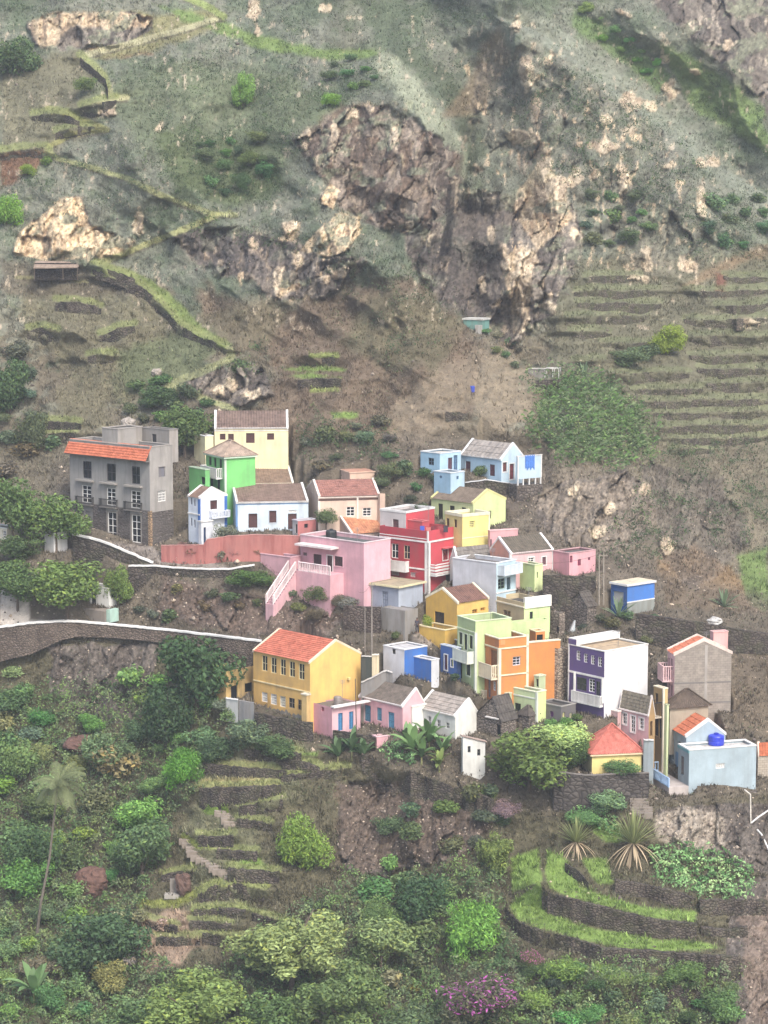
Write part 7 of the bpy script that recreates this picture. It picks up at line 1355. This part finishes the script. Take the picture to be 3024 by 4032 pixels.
    for i, (poly, a) in enumerate([([(330, 250), (620, 280), (660, 330), (570, 470), (350, 460)], 1.0), ([(380, 110), (720, 115), (840, 160), (760, 225), (620, 265), (340, 255), (250, 180)], .75), ([(480, -30), (1010, -30), (1060, 60), (970, 220), (860, 110), (700, 92), (540, 60)], .75),
                              ([(1230, -20), (1330, 60), (1460, 160), (1430, 205), (1300, 115)], 1.0), ([(1430, 100), (1570, 160), (1670, 240), (1670, 330), (1500, 250)], 1.0), ([(1440, 450), (1680, 420), (1680, 545), (1500, 565)], 1.0), ([(1050, 200), (1200, 110), (1430, 270), (1600, 430), (1450, 470), (1250, 420), (1150, 330)], 1.0),
                              ([(1420, 950), (1680, 980), (1680, 1200), (1480, 1160)], .8), ([(1240, 1200), (1420, 1040), (1500, 1080), (1480, 1200), (1380, 1240)], .7), ([(0, -30), (330, -30), (320, 30), (0, 60)], .7), ([(200, 300), (330, 330), (420, 440), (330, 540), (230, 430)], .6), ([(330, 470), (480, 470), (700, 540), (650, 560), (480, 510), (380, 520)], .8), ([(0, 380), (160, 340), (300, 420), (200, 470), (130, 430), (0, 540)], .7),
                              ([(700, 560), (900, 560), (1000, 690), (960, 760), (840, 790), (740, 720)], .4), ([(440, 780), (560, 740), (600, 800), (500, 830)], .8), ([(640, 900), (840, 930), (860, 1010), (640, 990)], .8)]):
        hill = np.maximum(hill, a * mask('Z', poly, 40, 50, 60, 170 + i))
    leafy('hillside_scrub', hill * sstep(.44, .54, fbm(np.stack([GX / 60, GY / 42, GX * 0 + 4], -1), 5, 99, .6)), 900000, .12, 1.35, np.array([lin(90, 110, 74, k=.62), lin(80, 102, 66, k=.6), lin(104, 118, 86, k=.66), lin(74, 98, 62, k=.55), lin(98, 124, 72, k=.66)]), 26)
    # reeds
    x, y = pick(620000, reed * .95); P0 = gPa(x, y); n = len(x); az = rg.uniform(0, 6.283, n); L = rg.uniform(.4, 1.1, (n, 1)); d = np.stack([np.cos(az), np.sin(az) * .6 - .3, np.zeros(n)], -1); sd = np.stack([-np.sin(az), np.cos(az), np.zeros(n)], -1); up = np.array((0, 0, 1.))
    hh = fbm(np.stack([x / 45, y / 34, x * 0 + 2], -1), 4, 93); P0 = P0 + up * rg.uniform(0, 1, (n, 1)) * np.clip((hh - .3) * 5, .1, 2.2)[:, None]; V = np.stack([P0 - sd * .026, P0 + sd * .026, P0 + d * L * .5 + up * L * .45 + sd * .03, P0 + d * L * .8 + up * L * .25], 1).reshape(-1, 3)
    rp = np.array([lin(112, 132, 90, k=1.), lin(92, 118, 72, k=1.), lin(130, 146, 104, k=1.), lin(104, 136, 74, k=1.)]); col = rp[rg.integers(0, 4, n)] * rg.uniform(.6, 1.4, (n, 1)) * (.35 + .8 * hh)[:, None]; stuff('reeds', V, np.arange(len(V)).reshape(-1, 4), np.repeat(col, 4, 0))
# ------------------------------------------------------------------ walls with caps, poles, huts, steps, a person
def strip(name, label, cat, pts, mat, cap=None, thick=.35, cap_h=.16, group=None, cap_w=.12, jit=.03, dY=0., sink=.8):
    """wall along photo points (x, y_top, y_bottom): stands on the ground at y_bottom"""
    mb, cb = MB(), MB(); n = max(6, int(abs(pts[-1][0] - pts[0][0]) / 12)); rows = []; r = random.Random(len(pts) * 7 + int(pts[0][0])); seg = [0]
    for i in range(n + 1):
        t = i / n * (len(pts) - 1); j = min(int(t), len(pts) - 2); f = t - j; f = f
        x, yt, yb = (pts[j][k] * (1 - f) + pts[j + 1][k] * f for k in range(3))
        B = gP(x, yb); Y = B[1] - .15 + dY; T = P(x, yt, Y); rows.append((np.array((T[0], Y, B[2] - sink)), np.array((T[0], Y + r.uniform(-jit, jit), T[2] + r.uniform(-jit, jit)))))
    for i in range(n):
        (a0, a1), (b0, b1) = rows[i], rows[i + 1]; d = np.array((0, thick, 0))
        mb.quad(a0, b0, b1, a1); mb.quad(a1, b1, b1 + d, a1 + d); mb.quad(a0 + d, a1 + d, b1 + d, b0 + d)
        if cap:
            e = np.array((0, cap_w, 0)); up = np.array((0, 0, cap_h)); cb.hexa([a1 - e, b1 - e, b1 + d + e, a1 + d + e, a1 - e + up, b1 - e + up, b1 + d + e + up, a1 + d + e + up])
    for a0, a1 in (rows[0], rows[-1]): mb.add([a0, a1, a1 + np.array((0, thick, 0)), a0 + np.array((0, thick, 0))], [(0, 1, 2, 3)])
    root = empty(name, rows[0][0]); tag(root, label, cat, group, 'thing'); mb.build('masonry', mat, root)
    if cap: cb.build('coping', plaster(cap, .2), root)
    return root
def boulder(label, px, ytop, ybase, w, rgb, seed, name='boulder', sq=1.):
    B = gP(px, ybase); ppm = FPX / B[1]; rx, rz = w / ppm / 2, (ybase - ytop) / ppm / 2; n, m = 28, 18; V = []
    for j in range(m + 1):
        for i in range(n):
            a, b = 2 * math.pi * i / n, math.pi * j / m; V.append((math.cos(a) * math.sin(b), math.sin(a) * math.sin(b), math.cos(b)))
    V = np.array(V); f = 1 + (fbm(V * 1.3 + seed, 3, seed) - .5) * .9 + (fbm(V * 4 + seed, 3, seed + 1, .5, True) - .5) * .22; V = V * f[:, None] * np.array((rx, rx * .9, rz * 1.1)) + B + np.array((0, .2, rz * .85))
    mb = MB(); mb.add(V, [(j * n + i, j * n + (i + 1) % n, (j + 1) * n + (i + 1) % n, (j + 1) * n + i) for j in range(m) for i in range(n)])
    o = mb.build(name, roofing(rgb, tuple(int(v * .72) for v in rgb), patch=.7, scale=3.)); tag(o, label, 'boulder')
def pole(label, x, yt, yb, dY=0., arm=True, rgb=(150, 142, 132), lean=0, group=None, r=.075):
    B = gP(x, yb); Y = B[1] + dY; B = P(x, yb, Y); T = P(x + lean, yt, Y); root = empty('utility_pole', B); tag(root, label, 'pole', group)
    MB().bar(B - np.array((0, 0, .5)), T, r, r * .7, 8).build('shaft', simple('pole_wood', rgb, .8), root)
    if arm: MB().bar(T + np.array((-.45, 0, -.35)), T + np.array((.45, 0, -.35)), .04, n=4).bar(T + np.array((-.3, 0, -.3)), T + np.array((-.3, 0, -.15)), .04).bar(T + np.array((.3, 0, -.3)), T + np.array((.3, 0, -.15)), .04).build('crossarm', simple('pole_wood', rgb, .8), root)
    return T
def wire(label, a, b, sag=.5):
    a, b = np.array(a), np.array(b); n = 14; pts = [a + (b - a) * i / n - np.array((0, 0, sag * 4 * (i / n) * (1 - i / n))) for i in range(n + 1)]
    o = MB().tube(pts, [.012] * (n + 1), 4).build('power_cable', simple('black_cable', (40, 40, 42), .6)); tag(o, label, 'cable')
def steps(name, label, pts, w, n, mat, group=None):
    """flight of slabs along photo points"""
    root = empty(name, gP(*pts[0])); tag(root, label, 'stairs', group); r = random.Random(4)
    for i in range(n):
        t = i / (n - 1) * (len(pts) - 1); j = min(int(t), len(pts) - 2); f = t - j; x = pts[j][0] * (1 - f) + pts[j + 1][0] * f; y = pts[j][1] * (1 - f) + pts[j + 1][1] * f
        p = gP(x, y); q = w * r.uniform(.8, 1.15); MB().fbox((p, np.array((1., 0, 0)), np.array((0, 1., 0))), -q, q, -.35, .3, -.5, .1 + r.uniform(0, .05)).build('step', mat, root)
def person(label, px, ybase, h_px, shirt, trousers, rz=0.4):
    B = gP(px, ybase); B[1] -= .3; s = h_px / (FPX / B[1]) / 1.75; root = empty('person', B, rz); tag(root, label, 'person')
    def skin(name, V, E, rad, rgb, sub=2):
        me = bpy.data.meshes.new(name); me.from_pydata([tuple(np.array(v) * s) for v in V], E, []); o = bpy.data.objects.new(name, me); COL.objects.link(o); o.parent = root
        m = o.modifiers.new('skin', 'SKIN'); m.use_smooth_shade = True
        for i, q in enumerate(rad): me.skin_vertices[0].data[i].radius = (q * s, q * s)
        me.skin_vertices[0].data[0].use_root = True; u = o.modifiers.new('sub', 'SUBSURF'); u.levels = sub; u.render_levels = sub; me.materials.append(simple('cloth' if name != 'body' else 'skin', rgb, .8)); return o
    V = [(0, 0, .95), (0, 0, 1.15), (0, .02, 1.36), (0, 0, 1.46), (0, -.02, 1.56), (0, -.02, 1.68), (-.19, .02, 1.38), (-.25, 0, 1.12), (-.24, -.1, .88), (-.24, -.13, .8), (.19, .02, 1.38), (.26, .02, 1.12), (.25, -.06, .88), (.25, -.09, .8), (-.1, 0, .9), (-.11, -.04, .5), (-.11, .02, .09), (-.11, -.12, .04), (.1, 0, .9), (.12, .06, .5), (.13, .12, .09), (.13, -.02, .04)]
    E = [(0, 1), (1, 2), (2, 3), (3, 4), (4, 5), (2, 6), (6, 7), (7, 8), (8, 9), (2, 10), (10, 11), (11, 12), (12, 13), (0, 14), (14, 15), (15, 16), (16, 17), (0, 18), (18, 19), (19, 20), (20, 21)]
    skin('body', V, E, [.13, .12, .13, .055, .085, .075, .06, .045, .035, .04, .06, .045, .035, .04, .09, .06, .045, .04, .09, .06, .045, .04], (112, 78, 60))
    skin('shirt', [(0, 0, .92), (0, 0, 1.15), (0, .02, 1.38), (-.19, .02, 1.39), (-.25, 0, 1.16), (.19, .02, 1.39), (.26, .02, 1.16)], [(0, 1), (1, 2), (2, 3), (3, 4), (2, 5), (5, 6)], [.16, .15, .155, .08, .065, .08, .065], shirt)
    skin('trousers', [(0, 0, .97), (-.1, 0, .88), (-.11, -.04, .5), (-.11, .02, .12), (.1, 0, .88), (.12, .06, .5), (.13, .12, .12)], [(0, 1), (1, 2), (2, 3), (0, 4), (4, 5), (5, 6)], [.15, .1, .08, .065, .1, .08, .065], trousers)
    hb = MB(); c = np.array(B) + np.array((0, .02, 1.66)) * s; hb.lathe(c, [(.085 * s, -.02 * s), (.095 * s, .03 * s), (.07 * s, .075 * s), (.02 * s, .09 * s)], 10); hb.build('hair', simple('hair', (30, 26, 24), .8), root)
def props():
    ST = stone((108, 98, 90), (76, 68, 62), (62, 56, 52), 2.2); STD = stone((90, 82, 76), (62, 56, 52), (50, 46, 43), 2.0, moss=.2); gw = (238, 236, 230); RG = 'white topped road walls'
    G = lambda *p: [(*CV('G', a, b), CV('G', a, c)[1]) for a, b, c in p]; Bc = lambda *p: [(*CV('B', a, b), CV('B', a, c)[1]) for a, b, c in p]; E = lambda *p: [(*CV('E', a, b), CV('E', a, c)[1]) for a, b, c in p]
    strip('road_wall', 'upper white topped road wall curving down from the concrete house', 'road wall', G((590, 634, 720), (690, 658, 735), (800, 684, 765), (900, 720, 810), (1000, 764, 850), (1100, 806, 870), (1180, 844, 890), (1250, 868, 895)), STD, gw, group=RG, thick=.45, cap_h=.2)
    strip('road_wall', 'middle thin white topped wall running under the red wall', 'road wall', [(506, 2231, 2250), (603, 2229, 2252), (675, 2237, 2262), (800, 2243, 2270), (905, 2244, 2268), (960, 2233, 2258), (1002, 2227, 2248)], STD, gw, group=RG, thick=.35, cap_h=.13)
    strip('road_wall', 'lower long white topped road wall from the left edge', 'road wall', [(-60, 2482, 2590), (0, 2473, 2588), (120, 2456, 2560), (241, 2449, 2505), (299, 2450, 2492), (434, 2461, 2495), (579, 2476, 2508), (714, 2490, 2524), (914, 2514, 2540), (1030, 2528, 2552)], stone((116, 104, 94), (90, 80, 72), (72, 65, 60), 2.8), gw, group=RG, thick=.45, cap_h=.17, dY=-1.2, sink=.2)
    strip('red_wall', 'long weathered red garden wall below the pale blue house', 'garden wall', [(634, 2149, 2206), (720, 2148, 2216), (800, 2147, 2214), (815, 2125, 2214), (900, 2112, 2206), (1011, 2106, 2206), (1180, 2111, 2204)], plaster((190, 116, 106), .95, (132, 66, 62)), (206, 140, 130), thick=.3, cap_h=.06, cap_w=.03)
    strip('retaining_wall', 'dark retaining wall under the yellow hipped house and its garden', 'retaining wall', [(2181, 3041, 3190), (2320, 3056, 3195), (2455, 3046, 3150), (2556, 3046, 3136)], stone((92, 86, 82), (70, 65, 62), (62, 58, 55), 1.5), (128, 120, 112), cap_h=.08, cap_w=.03)
    strip('retaining_wall', 'dark stone wall left of the stained concrete block', 'retaining wall', [(1351, 2386, 2478), (1420, 2388, 2484), (1500, 2392, 2492)], ST, None)
    strip('retaining_wall', 'broad dark stone wall behind the block house with orange roof', 'retaining wall', [(2505, 2418, 2520), (2650, 2436, 2560), (2760, 2452, 2560), (2900, 2478, 2570), (3040, 2498, 2580)], STD, None, thick=.6)
    strip('retaining_wall', 'dark garden wall before the pink houses with blue doors', 'retaining wall', E((1160, 988, 1065), (1330, 1010, 1100), (1512, 1050, 1135)), STD, None, dY=-.4)
    strip('school_base_wall', 'dark stone wall the ochre school stands on', 'retaining wall', E((522, 842, 965), (700, 880, 1010), (900, 918, 1070), (1000, 928, 1080)), STD, None, thick=.5)
    strip('yard_wall', 'white end wall of the yard below the derelict annex', 'yard wall', E((288, 726, 830), (388, 742, 850)), plaster((222, 220, 214), .3), gw, cap_h=.06, dY=-1.2)
    strip('yard_wall', 'grey yard wall between the annex and the ochre school', 'yard wall', E((392, 742, 860), (518, 762, 870)), plaster((146, 144, 142), .4), None, dY=-1.0)
    strip('yard_wall', 'grey ramp wall climbing right of the ochre school', 'yard wall', E((1392, 600, 700), (1480, 560, 680), (1590, 502, 600), (1650, 520, 610)), plaster((140, 136, 132), .5), (206, 202, 194), cap_h=.06)
    strip('gate_pillar', 'cream pillar beside the dark gate right of the ochre school', 'pillar', E((1482, 374, 530), (1540, 374, 520)), plaster((222, 204, 164), .5), (236, 226, 200), cap_h=.08)
    strip('dark_gate', 'dark green gate right of the ochre school', 'gate', E((1396, 384, 545), (1480, 384, 535)), plaster((58, 66, 58), .3), (226, 222, 210), thick=.12, cap_h=.05)
    strip('yard_wall', 'concrete alley wall left of the pale blue balustrade', 'yard wall', [(*CV('F', a, b), CV('F', a, c)[1]) for a, b, c in ((730, 1072, 1250), (806, 1074, 1250))], plaster((150, 162, 166), .35), (214, 212, 206), cap_h=.05)
    strip('yard_wall', 'rough stone wall below the row of pink houses on the right', 'yard wall', [(*CV('C', a, b), CV('C', a, c)[1]) for a, b, c in ((1175, 1045, 1140), (1300, 1040, 1140), (1420, 1050, 1135), (1560, 1052, 1110))], STD, None, dY=-.3)
    strip('yard_wall', 'dark stone terrace under the sky blue house', 'yard wall', [(*CV('C', a, b), CV('C', a, c)[1]) for a, b, c in ((610, 372, 420), (760, 350, 430), (900, 372, 430), (1040, 385, 425))], STD, (206, 206, 204), cap_h=.06, dY=-.6)
    # poles and cables
    p1 = pole('tall slim utility pole before the dark stone wall in the middle', 1464, 2292, 2580); p2 = pole('thin pole with a red tip left of the tall utility pole', 1437, 2388, 2580, arm=False, r=.05); pole('thin dark pole in front of the pink house with blue doors', 1404, 2672, 2890, arm=False, rgb=(92, 80, 70), lean=-5, r=.06)
    p3 = pole('left of the two poles right of the pink corner house', 2359, 2184, 2366, arm=False, rgb=(160, 150, 136)); p4 = pole('right of the two poles right of the pink corner house', 2377, 2176, 2364, rgb=(160, 150, 136))
    wire('cable from the tall utility pole to the pink house', p1, P(1410, 2330, p1[1] + 2)); wire('cable from the tall utility pole toward the red house', p1, P(1800, 2180, p1[1] + 6), .6); wire('long cable from the pole pair over the pink houses', p4, P(2010, 2200, p4[1]), .8)
    person('person in a dark top and white trousers standing by the concrete wall', 1622, 2506, 74, (52, 54, 72), (222, 220, 216)); person('second person in dark clothes just right of the first by the concrete wall', 1642, 2490, 64, (70, 66, 74), (60, 58, 62), -.6)
    # cave shelter
    B = SHELTER; ppm = FPX / B[1]; r = empty('cave_shelter', B); tag(r, 'open shelter with a thatched lean to roof under the pale boulder', 'shelter'); w = 88 / ppm; fr = (B, np.array((1., 0, 0)), np.array((0, 1., 0))); u = 1 / ppm
    zt, ze = 58 * u, 34 * u
    MB().hexa([B + np.array(p) for p in ((-w, -.4, ze), (w * .98, -.4, ze + .1), (w, 1.5, zt - .1), (-w, 1.5, zt))] + [B + np.array(p) for p in ((-w, -.4, ze + .14), (w * .98, -.4, ze + .24), (w, 1.5, zt + .05), (-w, 1.5, zt + .16))]).build('roof', roofing((178, 154, 132), (140, 116, 98), patch=.7), r)
    for q in (-w * .97, w * .3, w * .95): MB().bar(B + np.array((q, -.3, -.3)), B + np.array((q, -.3, ze + .05)), .06).build('post', BARK(), r)
    MB().fbox(fr, -w, w, .6, .8, -.4, zt - .1).build('back_wall', stone((70, 64, 60), (50, 46, 43), (40, 37, 35)), r)
    # ruined hut with a white frame, teal tank
    B = gP(*CV('K', 250, 912)); r = empty('ruined_hut', B); tag(r, 'small grey hut with an open white frame on the tan slope', 'hut'); u = B[1] / FPX / 1.5447; fr = (B, np.array((.97, -.24, 0)), np.array((.24, .97, 0)))
    MB().fbox(fr, -50 * u, 48 * u, 0, 1.4, -.6, 56 * u).build('wall', plaster((150, 144, 136), .5), r); m = MB()
    for x in (52, 100, 138):
        for y in (0, 1.3): m.fbox(fr, x * u - .05, x * u + .05, y, y + .1, -.5, 62 * u)
    for y in (0, 1.3): m.fbox(fr, 50 * u, 140 * u, y, y + .1, 60 * u, 66 * u)
    m.build('frame', plaster((226, 222, 212), .3), r); MB().fbox(fr, -54 * u, 52 * u, -.1, 1.5, 56 * u, 60 * u).build('roof', plaster((196, 190, 178), .4), r)
    strip('retaining_wall', 'small stone wall below the ruined hut on the tan slope', 'retaining wall', [(*CV('K', a, b), CV('K', a, c)[1]) for a, b, c in ((245, 925, 960), (330, 920, 975), (410, 915, 970))], STD, None)
    B = gP(*CV('Q', 1300, 752)); r = empty('teal_cistern', B); tag(r, 'teal green water cistern at the foot of the gorge', 'cistern'); u = B[1] / FPX / 1.508; fr = (B, np.array((.9, -.43, 0)), np.array((.43, .9, 0)))
    MB().fbox(fr, -62 * u, 62 * u, 0, 2.2, -1, 58 * u).build('wall', plaster((104, 160, 148), .5), r); MB().fbox(fr, -68 * u, 68 * u, -.1, 2.3, 58 * u, 68 * u).build('rim', plaster((206, 206, 196), .4), r); MB().fbox(fr, 20 * u, 62 * u, -.35, 0, -1.5, 30 * u).build('base', plaster((190, 186, 176), .5), r)
    # loose stones on the banks and rocky slopes: nobody could count them
    rg = np.random.default_rng(12); wt = np.clip(M_village * .35 + M_rock * .4 * (GY > 2000) + .05, 0, 1); n = 60000; x = rg.uniform(-60, 3080, n); y = rg.uniform(0, 4090, n); k = rg.random(n) < bil(wt, x, y); x, y = x[k], y[k]; P0 = gPa(x, y); n = len(x); s = rg.uniform(.05, .16, n) * np.where(rg.random(n) < .06, 2.2, 1)
    o8 = np.array([(1, 0, 0), (0, 1, 0), (-1, 0, 0), (0, -1, 0), (0, 0, .8), (0, 0, -.8)]); f8 = np.array([(0, 1, 4), (1, 2, 4), (2, 3, 4), (3, 0, 4), (1, 0, 5), (2, 1, 5), (3, 2, 5), (0, 3, 5)])
    Vs = P0[:, None, :] + o8[None] * s[:, None, None] * rg.uniform(.6, 1.4, (n, 6, 1)); Fs = (np.arange(n) * 6)[:, None, None] + f8[None]; tone = np.array([lin(150, 138, 124, k=.9), lin(112, 102, 94, k=.9), lin(184, 168, 148, k=.9), lin(92, 84, 78, k=.9)])[rg.integers(0, 4, n)] * rg.uniform(.7, 1.2, (n, 1))
    Vs[:, :, 2] += (rg.uniform(-.3, .6, n) * s)[:, None]
    o = bpy.data.objects.new('loose_stones', np_mesh('loose_stones', Vs.reshape(-1, 3), Fs.reshape(-1, 3), vcol_mat('loose_stone', .95, .3, 3.0), np.repeat(tone, 6, 0), n=3)); COL.objects.link(o); o['kind'] = 'stuff'
    # boulders, slab seat, steps, pipes
    boulder('large reddish boulder in the overgrown gully', 360, 3415, 3515, 118, (132, 94, 78), 3); boulder('reddish rounded rock above the tall slender palm', 302, 2892, 2958, 104, (130, 92, 80), 5); boulder('white painted boulder on the wall behind the block house', 2815, 2430, 2458, 60, (226, 222, 212), 8)
    boulder('pale rock standing above the concrete house', 505, 1645, 1690, 60, (196, 184, 168), 9); boulder('pale rock beside the field under the green path', 618, 1450, 1478, 40, (206, 190, 172), 12); boulder('dark reddish rock by the stone slab seat', 720, 3430, 3520, 70, (124, 92, 78), 14)
    p = gP(*CV('J', 945, 1000)); r = empty('slab_seat', p); tag(r, 'grey stone slab seat with upright back beside the path', 'seat'); fr = (p, np.array((1., 0, 0)), np.array((0, 1., 0)))
    MB().fbox(fr, -.9, .9, -.5, .4, -.3, .14).build('seat', plaster((178, 172, 160), .3), r); MB().fbox(fr, -.4, .4, .45, .7, -.2, 1.5).build('backrest', plaster((150, 142, 132), .5), r)
    sm = plaster((158, 144, 128), .5); steps('stone_stairs', 'long flight of stone stairs down the terraced slope', CVS('J', [(1010, 700), (1080, 790), (1180, 850), (1265, 905)]), .75, 13, sm); steps('stone_stairs', 'short concrete stairs left of the pale blue house base', CVS('H', [(905, 215), (920, 262), (930, 300)]), 1.0, 6, plaster((146, 134, 120), .5)); steps('stone_stairs', 'upper stone steps left of the long terrace wall', CVS('J', [(1200, 545), (1240, 580), (1270, 620)]), .7, 6, sm)
    V_ = lambda x, y, d=0: P(*CV('V', x, y), gY(*CV('V', x, min(y + 200, 1250))) + d)
    Y = gY(*CV('V', 1030, 1180)); q = [P(*CV('V', x, y), Y + d) for x, y, d in ((930, 640, .6), (1025, 715, 0), (1030, 1180, 0))]; o = MB().tube(q, [.07] * 3, 8).build('drain_pipe', simple('white_pvc', (222, 214, 200), .5)); tag(o, 'white drain pipe coming down from the pale blue house base', 'pipe')
    q = [P(*CV('V', x, y), Y - .3) for x, y in ((1040, 1165), (1150, 1075), (1340, 950))]; o = MB().tube(q, [.09] * 3, 8).build('water_pipe', simple('white_pvc', (232, 230, 226), .5)); tag(o, 'white pipe slanting up to the right edge of the photo', 'pipe')
    q = [P(*CV('V', x, y), gY(*CV('V', x, y)) - .3) for x, y in ((1130, 1270), (1200, 1350), (1330, 1620))]; o = MB().tube(q, [.09] * 3, 8).build('water_pipe', simple('white_pvc', (226, 224, 220), .5)); tag(o, 'white pipe running down the bare cliff at the right edge', 'pipe')
    B = gP(*CV('Q', 1296, 1112)); o = MB().lathe(B, [(.3, -.2), (.32, 0), (.32, .5), (.28, .55)]).build('blue_drum', simple('blue_plastic_drum', (52, 72, 170), .5)); tag(o, 'blue drum beside the gully wall on the tan slope', 'drum')
# ------------------------------------------------------------------ camera, light, air
def finish():
    cam = bpy.data.cameras.new('camera'); co = bpy.data.objects.new('camera', cam); COL.objects.link(co)
    cam.sensor_fit = 'VERTICAL'; cam.sensor_height = 24.0; cam.sensor_width = 18.0; cam.lens = FPX / 4032 * 24.0
    cam.clip_end = 3000; cam.clip_start = 1.0
    co.location = (0, 0, 0); co.rotation_euler = (R(90) - PITCH, 0, 0); sc.camera = co
    w = bpy.data.worlds.new('World'); sc.world = w; w.use_nodes = True; nt = w.node_tree; bg = nt.nodes['Background']
    sky = nt.nodes.new('ShaderNodeTexSky'); sky.sky_type = 'NISHITA'; sky.sun_disc = False
    EL, AZ = R(50), R(156)                              # sun behind the right shoulder, veiled by thin cloud
    sky.sun_elevation = EL; sky.sun_rotation = AZ; sky.air_density = 1.0; sky.dust_density = 3.5; sky.ozone_density = .6
    nt.links.new(sky.outputs[0], bg.inputs[0]); bg.inputs[1].default_value = .15
    l = bpy.data.lights.new('sun', 'SUN'); l.energy = 1.5; l.angle = R(14); l.color = (1, .97, .93)
    lo = bpy.data.objects.new('sun', l); COL.objects.link(lo)
    d = Vector((math.sin(AZ) * math.cos(EL), math.cos(AZ) * math.cos(EL), math.sin(EL)))
    lo.rotation_euler = (-d).to_track_quat('-Z', 'Y').to_euler(); lo.location = (60, 100, 120)
    if HAZE:
        lo_, hi_ = np.array((1e9,) * 3), np.array((-1e9,) * 3)
        for ob in sc.objects:
            if ob.type == 'MESH':
                for c in ob.bound_box: q = np.array(ob.matrix_world @ Vector(c)) if ob.parent is None else None; lo_, hi_ = (np.minimum(lo_, q), np.maximum(hi_, q)) if q is not None else (lo_, hi_)
        lo_ = np.minimum(lo_, (-60, -6, -60)) - 1; hi_ = np.maximum(hi_, (60, 0, 2)) + 1
        m = bpy.data.materials.new('valley_haze'); m.use_nodes = True; nt2 = m.node_tree; nt2.nodes.remove(nt2.nodes['Principled BSDF'])
        pv = nt2.nodes.new('ShaderNodeVolumePrincipled'); pv.inputs['Color'].default_value = (.82, .87, .93, 1); pv.inputs['Density'].default_value = HAZE; pv.inputs['Anisotropy'].default_value = .1
        nt2.links.new(pv.outputs[0], nt2.nodes['Material Output'].inputs['Volume'])
        hz = MB().hexa([(x, y, z) for z in (lo_[2], hi_[2]) for x, y in ((lo_[0], lo_[1]), (hi_[0], lo_[1]), (hi_[0], hi_[1]), (lo_[0], hi_[1]))]).build('haze', m); hz['kind'] = 'stuff'
    sc.cycles.volume_bounces = 1
    sc.view_settings.view_transform = 'Standard'; sc.view_settings.look = 'None'; sc.view_settings.gamma = 1; sc.view_settings.exposure = EXPOSURE
    sc.render.engine = 'CYCLES'; sc.cycles.max_bounces = 5; sc.cycles.diffuse_bounces = 3; sc.cycles.transparent_max_bounces = 4
    sc.cycles.use_denoising = True
EXPOSURE = 1.22
HAZE = .00025
village(); C, V = build_ground(); build_walls(); plants(); props(); cover(C); finish()
